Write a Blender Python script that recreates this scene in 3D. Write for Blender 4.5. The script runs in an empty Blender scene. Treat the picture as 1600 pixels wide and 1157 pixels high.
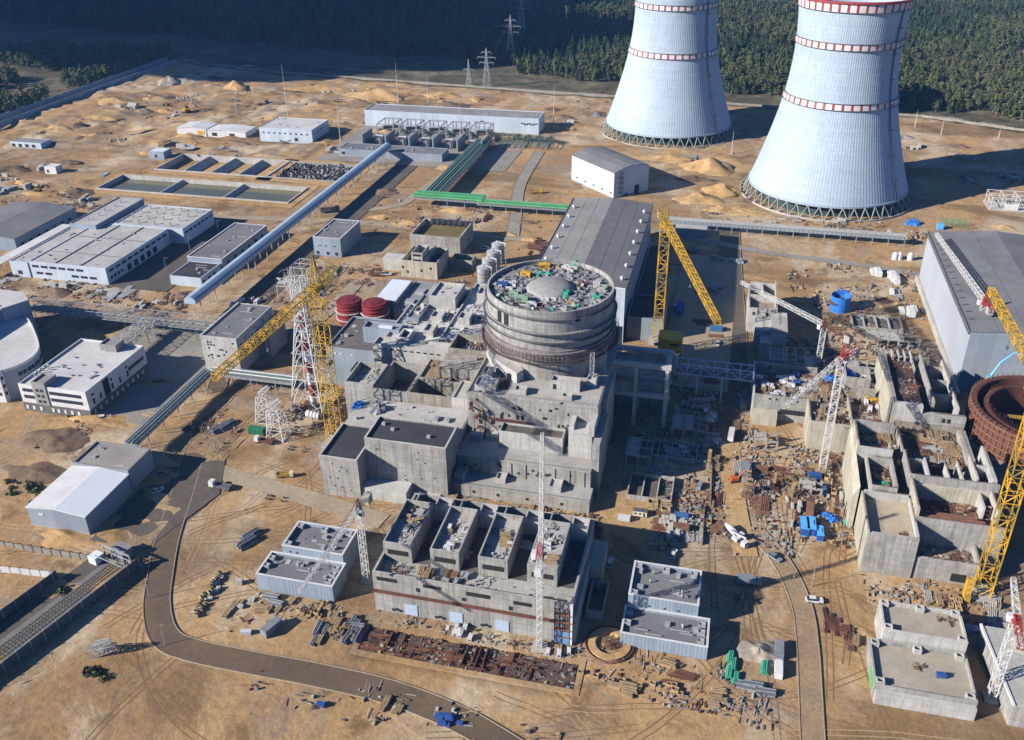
import bpy, math, random
from mathutils import Vector, Matrix, noise
rnd = random.Random(7)
HAZE = 0.000045
S = bpy.context.scene
COL = S.collection
# ------------------------------------------------------------------ camera
CAM_Z = 230.0
FPX = 1427.57
PITCH, YAW, ROLL = math.radians(28.1768), math.radians(-14.1048), math.radians(-0.78713)
FW = Vector((math.sin(YAW)*math.cos(PITCH), math.cos(YAW)*math.cos(PITCH), -math.sin(PITCH)))
R0 = Vector((math.cos(YAW), -math.sin(YAW), 0)); U0 = R0.cross(FW)
RT = R0*math.cos(ROLL)+U0*math.sin(ROLL); UP = U0*math.cos(ROLL)-R0*math.sin(ROLL)
cd = bpy.data.cameras.new('camera'); cam = bpy.data.objects.new('camera', cd); COL.objects.link(cam)
cam.matrix_world = Matrix(((RT.x, UP.x, -FW.x, 0), (RT.y, UP.y, -FW.y, 0), (RT.z, UP.z, -FW.z, CAM_Z), (0, 0, 0, 1)))
cd.sensor_width = 36; cd.lens = FPX*36/1600; cd.shift_y = -45/1600
cd.clip_start = 1; cd.clip_end = 30000
S.camera = cam
# ------------------------------------------------------------------ sky and sun
SUN_EL, SUN_AZ = math.radians(26), math.radians(33)     # shadows run towards +x and a little towards +y
SDIR = Vector((-math.cos(SUN_AZ)*math.cos(SUN_EL), -math.sin(SUN_AZ)*math.cos(SUN_EL), math.sin(SUN_EL)))
W = bpy.data.worlds.new('World'); S.world = W; W.use_nodes = True
nt = W.node_tree; nt.nodes.clear()
sky = nt.nodes.new('ShaderNodeTexSky'); sky.sky_type = 'NISHITA'; sky.sun_disc = False
sky.sun_elevation = SUN_EL; sky.sun_rotation = math.atan2(SDIR.x, SDIR.y)
bg = nt.nodes.new('ShaderNodeBackground'); bg.inputs[1].default_value = 0.075
sky.air_density = 0.75; sky.dust_density = 0.0; sky.ozone_density = 10.0; sky.altitude = 200
wo = nt.nodes.new('ShaderNodeOutputWorld'); nt.links.new(sky.outputs[0], bg.inputs[0]); nt.links.new(bg.outputs[0], wo.inputs[0])
ld = bpy.data.lights.new('sun', 'SUN'); ld.energy = 5.0; ld.angle = math.radians(0.5); ld.color = (1.0, 0.93, 0.83)
sun = bpy.data.objects.new('sun', ld); COL.objects.link(sun); sun.rotation_euler = SDIR.to_track_quat('Z', 'Y').to_euler()
S.view_settings.view_transform = 'Standard'; S.view_settings.look = 'None'; S.view_settings.gamma = 1
S.view_settings.exposure = 1.0
hb = bpy.data.meshes.new('haze'); hx, hy0, hy1, hz0, hz1 = 9200.0, -9200.0, 9200.0, -8.0, 248.0
hb.from_pydata([(x,y,z) for z in (hz0,hz1) for y in (hy0,hy1) for x in (-hx,hx)], [], [(0,2,3,1),(4,5,7,6),(0,1,5,4),(1,3,7,5),(3,2,6,7),(2,0,4,6)])
hm = bpy.data.materials.new('haze'); hm.use_nodes = True; hn = hm.node_tree.nodes; hn.clear()
ho_ = hn.new('ShaderNodeOutputMaterial'); hv = hn.new('ShaderNodeVolumePrincipled'); hv.inputs['Density'].default_value = HAZE; hv.inputs['Color'].default_value = (.22,.50,1,1); hv.inputs['Anisotropy'].default_value = .0
hm.node_tree.links.new(hv.outputs[0], ho_.inputs['Volume']); hb.materials.append(hm)
haze = bpy.data.objects.new('haze', hb); COL.objects.link(haze); haze['kind'] = 'stuff'
S.cycles.max_bounces = 5; S.cycles.diffuse_bounces = 1; S.cycles.volume_bounces = 0
# ------------------------------------------------------------------ site survey: image measurements turned into site coordinates
def at(px, py, z=0.0):
    d = RT*((px-800)/FPX) - UP*((py-533.5)/FPX) + FW
    t = (z-CAM_Z)/d.z
    return Vector((d.x*t, d.y*t, z))
def hz(p, py):                                           # height over p at which the image row py is reached
    lo, hi = 0.0, 260.0
    for _ in range(40):
        m = (lo+hi)/2; v = Vector((p.x, p.y, m-CAM_Z))
        if 533.5-FPX*v.dot(UP)/v.dot(FW) > py: lo = m
        else: hi = m
    return lo
# ------------------------------------------------------------------ materials
def srgb(r, g, b):
    f = lambda c: ((c/255+0.055)/1.055)**2.4 if c > 10 else c/255/12.92
    return (f(r), f(g), f(b), 1)
MC = {}
def mat(name, col, col2=None, sc=0.12, rough=.85, metal=0, streak=0, panel=None, pstr=.5, bump=0.0, fine=0.25, corr=0.0, spec=.3):
    if name in MC: return MC[name]
    m = bpy.data.materials.new(name); MC[name] = m; m.use_nodes = True
    N = m.node_tree.nodes; L = m.node_tree.links; b = N['Principled BSDF']
    b.inputs['Roughness'].default_value = rough; b.inputs['Metallic'].default_value = metal
    b.inputs['Specular IOR Level'].default_value = spec
    col = tuple(col)[:3]; c2 = tuple(col2)[:3] if col2 else tuple(c*.72 for c in col)
    geo = N.new('ShaderNodeNewGeometry')
    def nz(scale, detail, vec=None):
        n = N.new('ShaderNodeTexNoise'); n.inputs['Scale'].default_value = scale; n.inputs['Detail'].default_value = detail
        n.inputs['Roughness'].default_value = .65
        L.new(vec or geo.outputs['Position'], n.inputs['Vector']); return n.outputs[0]
    def ramp(src, a, z):
        r = N.new('ShaderNodeMapRange'); r.inputs[1].default_value = a; r.inputs[2].default_value = z
        L.new(src, r.inputs[0]); return r.outputs[0]
    def mix(f, a, bcol, mode='MIX'):
        x = N.new('ShaderNodeMix'); x.data_type = 'RGBA'; x.blend_type = mode
        if isinstance(f, float): x.inputs[0].default_value = f
        else: L.new(f, x.inputs[0])
        for s, i in ((a, 6), (bcol, 7)):
            if isinstance(s, tuple): x.inputs[i].default_value = (*s[:3], 1)
            else: L.new(s, x.inputs[i])
        return x.outputs[2]
    c = mix(ramp(nz(sc, 5), .35, .65), col, c2)
    if fine: c = mix(fine, c, mix(ramp(nz(sc*9, 3), .3, .7), (.25, .25, .25), (1., 1., 1.)), 'MULTIPLY')
    sx = N.new('ShaderNodeSeparateXYZ'); L.new(geo.outputs['Position'], sx.inputs[0])
    sn = N.new('ShaderNodeSeparateXYZ'); L.new(geo.outputs['True Normal'], sn.inputs[0])
    def math_(op, a, bb):
        x = N.new('ShaderNodeMath'); x.operation = op
        for i, s in enumerate((a, bb)):
            if isinstance(s, (int, float)): x.inputs[i].default_value = s
            else: L.new(s, x.inputs[i])
        return x.outputs[0]
    vert = math_('SUBTRACT', 1.0, math_('ABSOLUTE', sn.outputs[2], 0))
    u = math_('ADD', sx.outputs[0], sx.outputs[1])
    if streak:
        mp = N.new('ShaderNodeMapping'); mp.inputs['Scale'].default_value = (.9, .9, .06); L.new(geo.outputs['Position'], mp.inputs[0])
        f = math_('MULTIPLY', math_('MULTIPLY', ramp(nz(1.0, 4, mp.outputs[0]), .45, .75), vert), float(streak))
        c = mix(f, c, tuple(x*.35 for x in c2))
    if panel:
        cv = N.new('ShaderNodeCombineXYZ'); L.new(u, cv.inputs[0]); L.new(sx.outputs[2], cv.inputs[1])
        br = N.new('ShaderNodeTexBrick'); br.offset = 0
        br.inputs['Scale'].default_value = 1; br.inputs['Brick Width'].default_value = panel[0]; br.inputs['Row Height'].default_value = panel[1]
        br.inputs['Mortar Size'].default_value = panel[2]; br.inputs['Color1'].default_value = (.74, .74, .74, 1); br.inputs['Color2'].default_value = (1, 1, 1, 1)
        br.inputs['Mortar'].default_value = (.45, .45, .45, 1); L.new(cv.outputs[0], br.inputs['Vector'])
        c = mix(math_('MULTIPLY', vert, float(pstr)), c, mix(1.0, c, br.outputs[0], 'MULTIPLY'))
    L.new(c, b.inputs['Base Color'])
    if bump or corr:
        bp = N.new('ShaderNodeBump'); bp.inputs['Strength'].default_value = .8; bp.inputs['Distance'].default_value = bump or .025
        if corr:
            h = math_('MULTIPLY', math_('SINE', math_('MULTIPLY', u, 6.283/corr), 0), vert)
        else: h = nz(sc*6, 6)
        L.new(h, bp.inputs['Height']); L.new(bp.outputs[0], b.inputs['Normal'])
    return m
CONC = mat('concrete', (.385, .372, .345), (.275, .265, .245), .11, streak=.75, panel=(3.6, 2.4, .10), pstr=.5, bump=.06)
CONCW = mat('pale_concrete', (.475, .465, .445), (.365, .355, .335), .13, streak=.55, panel=(6, 3, .10), pstr=.32, bump=.05)
CONCD = mat('raw_concrete', (.36, .33, .28), (.22, .195, .16), .2, streak=.7, panel=(2.7, 1.5, .10), pstr=.4, bump=.1)
SLAB = mat('slab_concrete', (.43, .415, .385), (.31, .295, .27), .09, bump=.04, fine=.35)
YCONC = mat('fresh_concrete', (.46, .43, .35), (.35, .325, .26), .15, streak=.6, panel=(4, 3, .09), pstr=.3)
DECK = mat('dusty_deck', (.36, .30, .22), (.22, .18, .13), .18, bump=.08, fine=.4)
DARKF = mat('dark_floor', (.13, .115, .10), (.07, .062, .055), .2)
PANELW = mat('pale_blue_cladding', (.46, .52, .60), (.40, .455, .53), .05, rough=.5, panel=(6, 40, .12), pstr=.5, fine=.08, corr=1.0)
PANELG = mat('grey_blue_cladding', (.25, .285, .335), (.21, .245, .29), .05, rough=.5, panel=(6, 30, .12), pstr=.5, fine=.08, corr=1.0)
PANELM = mat('mid_blue_cladding', (.26, .31, .37), (.22, .27, .325), .05, rough=.5, panel=(6, 30, .14), pstr=.6, fine=.1, corr=1.2)
WHITE = mat('white_paint', (.58, .58, .585), (.47, .47, .47), .1, rough=.6, fine=.15)
ROOFG = mat('grey_roofing', (.175, .178, .185), (.13, .132, .138), .06, rough=.9, fine=.25)
ROOFM = mat('mid_grey_roofing', (.25, .245, .24), (.19, .185, .18), .06, rough=.9, fine=.3)
ROOFL = mat('pale_roofing', (.43, .42, .40), (.33, .32, .30), .05, rough=.9, fine=.3)
ROOFW = mat('white_roofing', (.52, .515, .505), (.42, .41, .395), .05, rough=.8, fine=.2)
ROOFD = mat('bitumen_roofing', (.05, .052, .06), (.035, .036, .042), .08, rough=.8, fine=.25)
ROOFB = mat('brown_roofing', (.145, .13, .125), (.105, .092, .088), .07, fine=.35)
SHEET = mat('pale_sheet_roofing', (.60, .64, .68), (.55, .58, .62), .04, rough=.45, fine=.06)
OLIVE = mat('olive_membrane', (.16, .13, .045), (.11, .09, .03), .15)
GLASS = mat('dark_glass', (.03, .04, .055), (.02, .028, .04), .4, rough=.15, spec=.6, fine=0)
DARK = mat('dark_opening', (.025, .024, .024), (.015, .015, .015), .5)
STEEL = mat('galvanised_steel', (.42, .44, .45), (.33, .35, .36), .3, rough=.5, metal=.3)
STEELD = mat('dark_steel', (.11, .115, .125), (.08, .085, .09), .3, rough=.55)
STEELW = mat('white_steel', (.58, .58, .57), (.44, .44, .42), .4, rough=.5)
STEELB = mat('blue_grey_steel', (.36, .46, .60), (.29, .38, .50), .3, rough=.5)
YEL = mat('crane_yellow', (.62, .36, .02), (.45, .25, .02), .25, rough=.5, fine=.2)
YELD = mat('weathered_yellow', (.40, .26, .04), (.25, .16, .03), .3, rough=.6)
RED = mat('red_paint', (.34, .045, .045), (.25, .035, .038), .3, rough=.5)
REDB = mat('red_pipework', (.17, .022, .026), (.10, .015, .018), .5, rough=.5)
BLUE = mat('blue_tarpaulin', (.03, .19, .62), (.02, .12, .42), .6, rough=.5, bump=.1)
BLUED = mat('deep_blue_paint', (.03, .09, .33), (.02, .06, .22), .5, rough=.5)
SKYB = mat('sky_blue_paint', (.10, .40, .80), (.08, .33, .68), .5, rough=.4)
GREEN = mat('green_pipe_paint', (.06, .27, .13), (.045, .19, .095), .2, rough=.5)
GREENL = mat('bright_green_paint', (.11, .40, .13), (.08, .30, .10), .2, rough=.5)
GREENP = mat('dull_green_paint', (.10, .17, .13), (.07, .12, .095), .2, rough=.5)
TEAL = mat('teal_netting', (.05, .36, .26), (.03, .22, .17), .9, bump=.1)
RUST = mat('rust', (.14, .055, .035), (.085, .035, .025), .5, rough=.9)
RUSTL = mat('pale_rust', (.23, .115, .075), (.15, .075, .05), .5, rough=.9)
WOOD = mat('raw_timber', (.46, .33, .17), (.33, .22, .11), .6)
WOODD = mat('weathered_timber', (.24, .18, .12), (.15, .11, .075), .6)
PLY = mat('formwork_plywood', (.33, .24, .14), (.20, .14, .085), .6)
PIPEG = mat('grey_plastic', (.22, .24, .27), (.16, .18, .20), .6, rough=.5)
TYRE = mat('rubber', (.022, .022, .023), (.015, .015, .015), 1)
CREAM = mat('cream_paint', (.62, .56, .42), (.50, .45, .33), .5)
ASPH = mat('asphalt', (.125, .105, .085), (.085, .073, .06), .05, fine=.35)
ROADD = mat('dirt_covered_asphalt', (.15, .105, .066), (.10, .073, .05), .05, fine=.35)
ROADC = mat('concrete_road_surface', (.36, .295, .205), (.29, .235, .16), .06, fine=.35)
ROADG = mat('gravel_road_surface', (.30, .275, .24), (.22, .20, .17), .05, fine=.4)
# ------------------------------------------------------------------ mesh builder
class MB:
    def __init__(s): s.v = []; s.f = []; s.m = []
    def add(s, v, f, m=0):
        o = len(s.v); s.v += v; s.f += [tuple(i+o for i in q) for q in f]; s.m += [m]*len(f)
    def box(s, x0, x1, y0, y1, z0, z1, m=0):
        s.add([(x0,y0,z0),(x1,y0,z0),(x1,y1,z0),(x0,y1,z0),(x0,y0,z1),(x1,y0,z1),(x1,y1,z1),(x0,y1,z1)],
              [(3,2,1,0),(4,5,6,7),(0,1,5,4),(1,2,6,5),(2,3,7,6),(3,0,4,7)], m); return s
    def prism(s, pts, z0, z1, m=0):
        n = len(pts)
        a = sum(pts[i][0]*pts[(i+1)%n][1]-pts[(i+1)%n][0]*pts[i][1] for i in range(n))
        if a < 0: pts = pts[::-1]
        zt = z1 if isinstance(z1, (list, tuple)) else [z1]*n
        s.add([(p[0],p[1],z0) for p in pts]+[(p[0],p[1],zt[i]) for i, p in enumerate(pts)],
              [tuple(range(n-1,-1,-1)), tuple(range(n,2*n))]+[(i,(i+1)%n,n+(i+1)%n,n+i) for i in range(n)], m); return s
    def bar(s, p, q, r, m=0, n=4, r2=None):
        p = Vector(p); q = Vector(q); d = q-p
        if d.length < 1e-6: return s
        d.normalize(); a = d.cross(Vector((0,0,1))) if abs(d.z) < .95 else d.cross(Vector((1,0,0)))
        a.normalize(); b = d.cross(a); r2 = r if r2 is None else r2; v = []
        for c, rr in ((p,r),(q,r2)):
            for i in range(n):
                t = 2*math.pi*(i+.5)/n; v.append(tuple(c+(a*math.cos(t)+b*math.sin(t))*rr))
        s.add(v, [(i,i+n,(i+1)%n+n,(i+1)%n) for i in range(n)]+[tuple(range(n)), tuple(range(2*n-1,n-1,-1))], m); return s
    def lathe(s, prof, cx=0, cy=0, n=32, m=0, a0=0, a1=2*math.pi, cap=True):
        full = abs(a1-a0-2*math.pi) < 1e-6; k = n if full else n+1
        v = [(cx+r*math.cos(a0+(a1-a0)*i/n), cy+r*math.sin(a0+(a1-a0)*i/n), z) for r, z in prof for i in range(k)]
        f = [(j*k+i, j*k+(i+1)%k, (j+1)*k+(i+1)%k, (j+1)*k+i) for j in range(len(prof)-1) for i in range(n)]
        if cap and full:
            if prof[-1][0] > 1e-4: f.append(tuple((len(prof)-1)*k+i for i in range(k)))
            if prof[0][0] > 1e-4: f.append(tuple(k-1-i for i in range(k)))
        s.add(v, f, m); return s
    def cyl(s, cx, cy, r, z0, z1, n=16, m=0, r2=None): return s.lathe([(r,z0),(r if r2 is None else r2,z1)], cx, cy, n, m)
    def shell(s, x0, x1, y0, y1, z0, z1, t, m=0):        # four walls butted together, open at the top
        s.box(x0,x1,y0,y0+t,z0,z1,m); s.box(x0,x1,y1-t,y1,z0,z1,m)
        s.box(x0,x0+t,y0+t,y1-t,z0,z1,m); s.box(x1-t,x1,y0+t,y1-t,z0,z1,m); return s
    def lattice(s, p, q, w0, w1, n, r, rb, m=0, m2=None, tri=False):
        p = Vector(p); q = Vector(q); d = (q-p).normalized()
        a = Vector((0,0,1)).cross(d) if abs(d.z) < .95 else Vector((1,0,0)).cross(d).cross(d)*-1
        if abs(d.z) >= .95: a = Vector((1,0,0))-d*d.x
        a.normalize(); b = d.cross(a)
        def ring(t):
            c = p.lerp(q, t); w = (w0+(w1-w0)*t)/2
            if tri: return [c-a*w-b*w*0, c+a*w, c+b*w*1.6 if b.z > 0 else c-b*w*1.6]
            return [c-a*w-b*w, c+a*w-b*w, c+a*w+b*w, c-a*w+b*w]
        R = [ring(i/n) for i in range(n+1)]; k = len(R[0])
        for i in range(n):
            mm = m if (m2 is None or (i//2) % 2 == 0) else m2
            for j in range(k):
                s.bar(R[i][j], R[i+1][j], r, mm)
                e = (j+1) % k
                s.bar(R[i][j], R[i+1][e], rb, mm) if i % 2 == 0 else s.bar(R[i][e], R[i+1][j], rb, mm)
                s.bar(R[i][j], R[i][e], rb, mm)
        for j in range(k): s.bar(R[n][j], R[n][(j+1)%k], rb, m)
        return s
    def blob(s, cx, cy, z0, rx, ry, h, seed=0, n=20, k=7, rough=.25, m=0, point=1.0):
        v = [(cx, cy, z0+h*(1+.1*rough))]; f = []
        for j in range(1, k+1):
            t = j/k
            for i in range(n):
                a = 2*math.pi*i/n
                q = 1+rough*noise.noise(Vector((math.cos(a)*1.6+seed*7.1, math.sin(a)*1.6, t*1.5)))*2
                hh = h*(1-t**point)*(1+rough*noise.noise(Vector((math.cos(a)*3*t+seed*3.3, math.sin(a)*3*t, 5)))*1.2) if j < k else -0.4
                v.append((cx+rx*t*q*math.cos(a), cy+ry*t*q*math.sin(a), z0+hh))
        for i in range(n): f.append((0, 1+i, 1+(i+1)%n))
        for j in range(k-1):
            for i in range(n): f.append((1+j*n+i, 1+(j+1)*n+i, 1+(j+1)*n+(i+1)%n, 1+j*n+(i+1)%n))
        s.add(v, f, m); return s
    def mesh(s, name, mats, off=(0,0,0), smooth=False):
        me = bpy.data.meshes.new(name); ox, oy, oz = off
        me.from_pydata([(x-ox,y-oy,z-oz) for x, y, z in s.v], [], s.f)
        mats = mats if isinstance(mats, (list, tuple)) else [mats]
        for x in mats: me.materials.append(x)
        if len(mats) > 1: me.polygons.foreach_set('material_index', s.m)
        if smooth: me.polygons.foreach_set('use_smooth', [True]*len(me.polygons))
        me.update(); return me
ORG = {}
def link(name, data, parent=None, loc=(0,0,0)):
    o = bpy.data.objects.new(name, data); COL.objects.link(o); o.location = loc
    if parent: o.parent = parent
    return o
def tag(o, label, cat, group=None, kind=None):
    if label: o['label'] = label
    if cat: o['category'] = cat
    if group: o['group'] = group
    if kind or cat: o['kind'] = kind or 'thing'
    return o
def thing(name, label, cat, loc=(0,0,0), group=None, rz=0):
    o = link(name, None, None, loc); o.rotation_euler.z = rz; ORG[o] = tuple(loc) if rz == 0 else (0,0,0); o.empty_display_size = .1
    return tag(o, label, cat, group)
def part(name, mb, mats, parent, smooth=False, label=None):          # vertices of mb are in site coordinates
    org = ORG.get(parent) or (0,0,0)
    o = link(name, mb.mesh(name, mats, org, smooth), parent); ORG[o] = org
    if label: o['label'] = label
    return o
def solo(name, mb, mats, label, cat, org=(0,0,0), group=None, smooth=False):
    return tag(link(name, mb.mesh(name, mats, org, smooth), None, org), label, cat, group)
def struct(name, mb, mats, smooth=False):
    return tag(link(name, mb.mesh(name, mats, (0,0,0), smooth)), None, None, None, 'structure')
def copy_tree(o, parent=None):
    c = o.copy(); COL.objects.link(c)
    if parent: c.parent = parent
    for ch in o.children: copy_tree(ch, c)
    return c
BOXMESH = {}
def win(parent, x, y, z, sx, sy, sz, m=None, name='window'):         # a pane or opening set on a wall, centre x, y, z in site coordinates
    m = m or GLASS; k = (round(sx,2), round(sy,2), round(sz,2), m.name, name)
    if k not in BOXMESH:
        BOXMESH[k] = MB().box(-sx/2,sx/2,-sy/2,sy/2,-sz/2,sz/2).mesh(name, m)
    ox, oy, oz = ORG.get(parent) or (0,0,0)
    return link(name, BOXMESH[k], parent, (x-ox, y-oy, z-oz))
def each(name, items, mats, parent):                                  # one mesh object per bar (p, q, radius, sides) or box
    for it in items:
        mb = MB(); mb.bar(*it[:3], 0, it[3] if len(it) > 3 else 4) if len(it) < 6 else mb.box(*it); part(name, mb, mats, parent)
def bld(name, label, cat, x0, x1, y0, y1, h, wall, roof, par=.8, z0=-2, t=.5, group=None, ridge=0, edge=None):
    g = thing(name, label, cat, ((x0+x1)/2, (y0+y1)/2, 0), group)
    if ridge:
        w = MB(); xm = (x0+x1)/2
        w.add([(x0,y0,z0),(x1,y0,z0),(x1,y0,h),(xm,y0,h+ridge),(x0,y0,h),(x0,y1,z0),(x1,y1,z0),(x1,y1,h),(xm,y1,h+ridge),(x0,y1,h)],
              [(0,1,2,3,4),(9,8,7,6,5),(0,4,9,5),(1,6,7,2)])
        part('wall', w, wall, g)
        r = MB(); e = .4
        for a, b in ((x0-e, xm), (xm, x1+e)):
            za, zb = (h-.1, h+ridge) if a < xm-1 else (h+ridge, h-.1)
            r.add([(a,y0-e,za+.05),(b,y0-e,zb+.05),(b,y1+e,zb+.05),(a,y1+e,za+.05),(a,y0-e,za+.35),(b,y0-e,zb+.35),(b,y1+e,zb+.35),(a,y1+e,za+.35)],
                  [(3,2,1,0),(4,5,6,7),(0,1,5,4),(1,2,6,5),(2,3,7,6),(3,0,4,7)], 0 if a < xm-1 else 1)
        part('roof', r, roof if isinstance(roof, list) else [roof, roof], g)
    else:
        part('wall', MB().shell(x0,x1,y0,y1,z0,h,t), wall, g)
        part('roof', MB().box(x0+t,x1-t,y0+t,y1-t,h-par-.5,h-par), roof, g)
        if edge: part('coping', MB().shell(x0-.12,x1+.12,y0-.12,y1+.12,h,h+.15,t+.3), edge, g)
    return g
# ------------------------------------------------------------------ terrain
SITE = [(-701,130),(-701,1052),(-565,1012),(-200,968),(172,938),(260,898),(440,868),(440,130)]
def inside(x, y, P):
    c = False
    for i in range(len(P)):
        (xa,ya),(xb,yb) = P[i], P[i-1]
        if (ya > y) != (yb > y) and x < (xb-xa)*(y-ya)/(yb-ya)+xa: c = not c
    return c
PITS = [(-468,-366,646,691,4.5),(-366,-297,646,690,3),(-486,-320,592,628,5),(-103,-32,198,208,1.2)]
TROUGH = (at(-40,1052), at(186,880))                                  # the sunken rail corridor at the lower left
def seg_d(x, y, a, b):
    d = b-a; L2 = d.x*d.x+d.y*d.y; t = max(0,min(1,((x-a.x)*d.x+(y-a.y)*d.y)/L2))
    return math.hypot(x-a.x-d.x*t, y-a.y-d.y*t)
def ground_z(x, y):
    n1 = noise.fractal(Vector((x*.03, y*.03, 1)), 1.0, 2.0, 4)
    n2 = noise.noise(Vector((x*.16, y*.16, 3)))
    z = -.2+.13*n1+.06*n2
    rough = 0
    if x < -330 and y > 690: rough = 1
    elif x < -340 and 440 < y < 690: rough = .45
    elif y > 760: rough = .6
    elif -330 < x < -200 and y < 340: rough = .35
    if rough:
        q = noise.ridged_multi_fractal(Vector((x*.018, y*.03, 9)), .9, 2.1, 5, 1.0, 2.0)
        z += rough*(q-1.0)*2.7
    z = max(-3, min(z, 3.6 if rough > .5 else (1.2 if rough else -.03)))
    for a, b, c, d, h in PITS:
        if a-1 < x < b+1 and c-1 < y < d+1: return -h-1
        if a-8 < x < b+8 and c-8 < y < d+8: z = min(z, -.05)
    for x0, x1, y0, y1 in FLAT:
        if x0 < x < x1 and y0 < y < y1: z = min(z, -.05)
    return z
FLAT = [(-440,-240,395,560),(-360,-230,690,860),(-440,-365,745,790)]
ST = 3.0; X0, X1, Y0, Y1 = -702.0, 441.0, 129.0, 1053.0
nx, ny = int((X1-X0)/ST), int((Y1-Y0)/ST)
vs = []
for j in range(ny+1):
    for i in range(nx+1):
        x, y = X0+i*ST, Y0+j*ST; vs.append((x, y, ground_z(x, y)))
fa, fb = [], []
for j in range(ny):
    for i in range(nx):
        q = (j*(nx+1)+i, j*(nx+1)+i+1, (j+1)*(nx+1)+i+1, (j+1)*(nx+1)+i)
        (fa if inside(X0+(i+.5)*ST, Y0+(j+.5)*ST, SITE) else fb).append(q)
def sand_mat(name, a, b, c, d, green=None):
    m = bpy.data.materials.new(name); m.use_nodes = True; N = m.node_tree.nodes; L = m.node_tree.links; bs = N['Principled BSDF']
    bs.inputs['Roughness'].default_value = .95; bs.inputs['Specular IOR Level'].default_value = .1
    g = N.new('ShaderNodeNewGeometry')
    def nz(s, det=5, stretch=None, dist=0):
        n = N.new('ShaderNodeTexNoise'); n.inputs['Scale'].default_value = s; n.inputs['Detail'].default_value = det; n.inputs['Roughness'].default_value = .62
        n.inputs['Distortion'].default_value = dist
        if stretch:
            mp = N.new('ShaderNodeMapping'); mp.inputs['Scale'].default_value = stretch[:3]; mp.inputs['Rotation'].default_value = (0,0,stretch[3])
            L.new(g.outputs['Position'], mp.inputs[0]); L.new(mp.outputs[0], n.inputs['Vector'])
        else: L.new(g.outputs['Position'], n.inputs['Vector'])
        return n.outputs[0]
    def mr(s, lo, hi, a=0., b=1.):
        r = N.new('ShaderNodeMapRange'); r.inputs[1].default_value = lo; r.inputs[2].default_value = hi; r.inputs[3].default_value = a; r.inputs[4].default_value = b
        L.new(s, r.inputs[0]); return r.outputs[0]
    def mix(f, p, q, mode='MIX'):
        x = N.new('ShaderNodeMix'); x.data_type = 'RGBA'; x.blend_type = mode
        if isinstance(f, float): x.inputs[0].default_value = f
        else: L.new(f, x.inputs[0])
        for s, i in ((p,6),(q,7)):
            if isinstance(s, tuple): x.inputs[i].default_value = (*s[:3],1)
            else: L.new(s, x.inputs[i])
        return x.outputs[2]
    col = mix(mr(nz(.011,6), .42, .58), a, b)
    col = mix(mr(nz(.028,6,None,.6), .50, .66), col, c)
    col = mix(mr(nz(.02,6,(1,.55,1,.45),.6), .50, .60, 0, .85), col, d)
    col = mix(mr(nz(.017,7,(.5,1,1,-.2),.7), .53, .62, 0, .8), col, tuple(x*.62 for x in b))
    col = mix(mr(nz(.05,7,None,.8), .56, .66, 0, .7), col, tuple(x*.48 for x in b))
    col = mix(.55, col, mix(mr(nz(.35,5), .3, .7), (.55,.55,.55), (1.12,1.12,1.12)), 'MULTIPLY')
    col = mix(.5, col, mix(mr(nz(1.3,3), .3, .7), (.6,.6,.6), (1.1,1.1,1.1)), 'MULTIPLY')
    L.new(col, bs.inputs['Base Color'])
    bp = N.new('ShaderNodeBump'); bp.inputs['Strength'].default_value = .6; bp.inputs['Distance'].default_value = .45
    ad = N.new('ShaderNodeMath'); ad.operation = 'ADD'; L.new(nz(.35,6), ad.inputs[0]); L.new(mr(nz(.05,5,None,1.0), .35, .65, 0, .8), ad.inputs[1])
    L.new(ad.outputs[0], bp.inputs['Height']); L.new(bp.outputs[0], bs.inputs['Normal'])
    return m
SAND = sand_mat('sand', (.42,.27,.132), (.315,.20,.10), (.275,.215,.16), (.47,.375,.26))
PILE = sand_mat('piled_sand', (.47,.30,.14), (.40,.25,.115), (.46,.32,.165), (.44,.29,.14))
PILEG = sand_mat('piled_gravel', (.38,.33,.27), (.31,.265,.21), (.40,.35,.28), (.33,.29,.24))
EARTH = sand_mat('dark_earth', (.19,.13,.09), (.13,.09,.065), (.24,.17,.115), (.17,.12,.08))
GRASS = sand_mat('rough_grass', (.115,.10,.06), (.08,.074,.046), (.19,.16,.11), (.15,.13,.085))
def submesh(name, faces, m):
    used = sorted({i for q in faces for i in q}); mp = {k:i for i,k in enumerate(used)}
    me = bpy.data.meshes.new(name); me.from_pydata([vs[k] for k in used], [], [tuple(mp[i] for i in q) for q in faces]); me.materials.append(m)
    me.polygons.foreach_set('use_smooth', [True]*len(faces)); me.update()
    return tag(link(name, me), None, None, None, 'structure')
submesh('sandy_ground', fa, SAND); submesh('grass_ground', fb, GRASS)
o = MB(); B_ = 9000
for q in ((-B_,X0,-B_,B_),(X0+nx*ST,B_,-B_,B_),(X0,X0+nx*ST,-B_,Y0),(X0,X0+nx*ST,Y0+ny*ST,B_)):
    o.add([(q[0],q[2],-.42),(q[1],q[2],-.42),(q[1],q[3],-.42),(q[0],q[3],-.42)], [(0,1,2,3)])
struct('ground', o, GRASS)
sg = MB(); sg.add([(-701,-300,-.25),(900,-300,-.25),(900,Y0,-.25),(-701,Y0,-.25)], [(0,1,2,3)]); struct('sandy_ground', sg, SAND)
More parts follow.
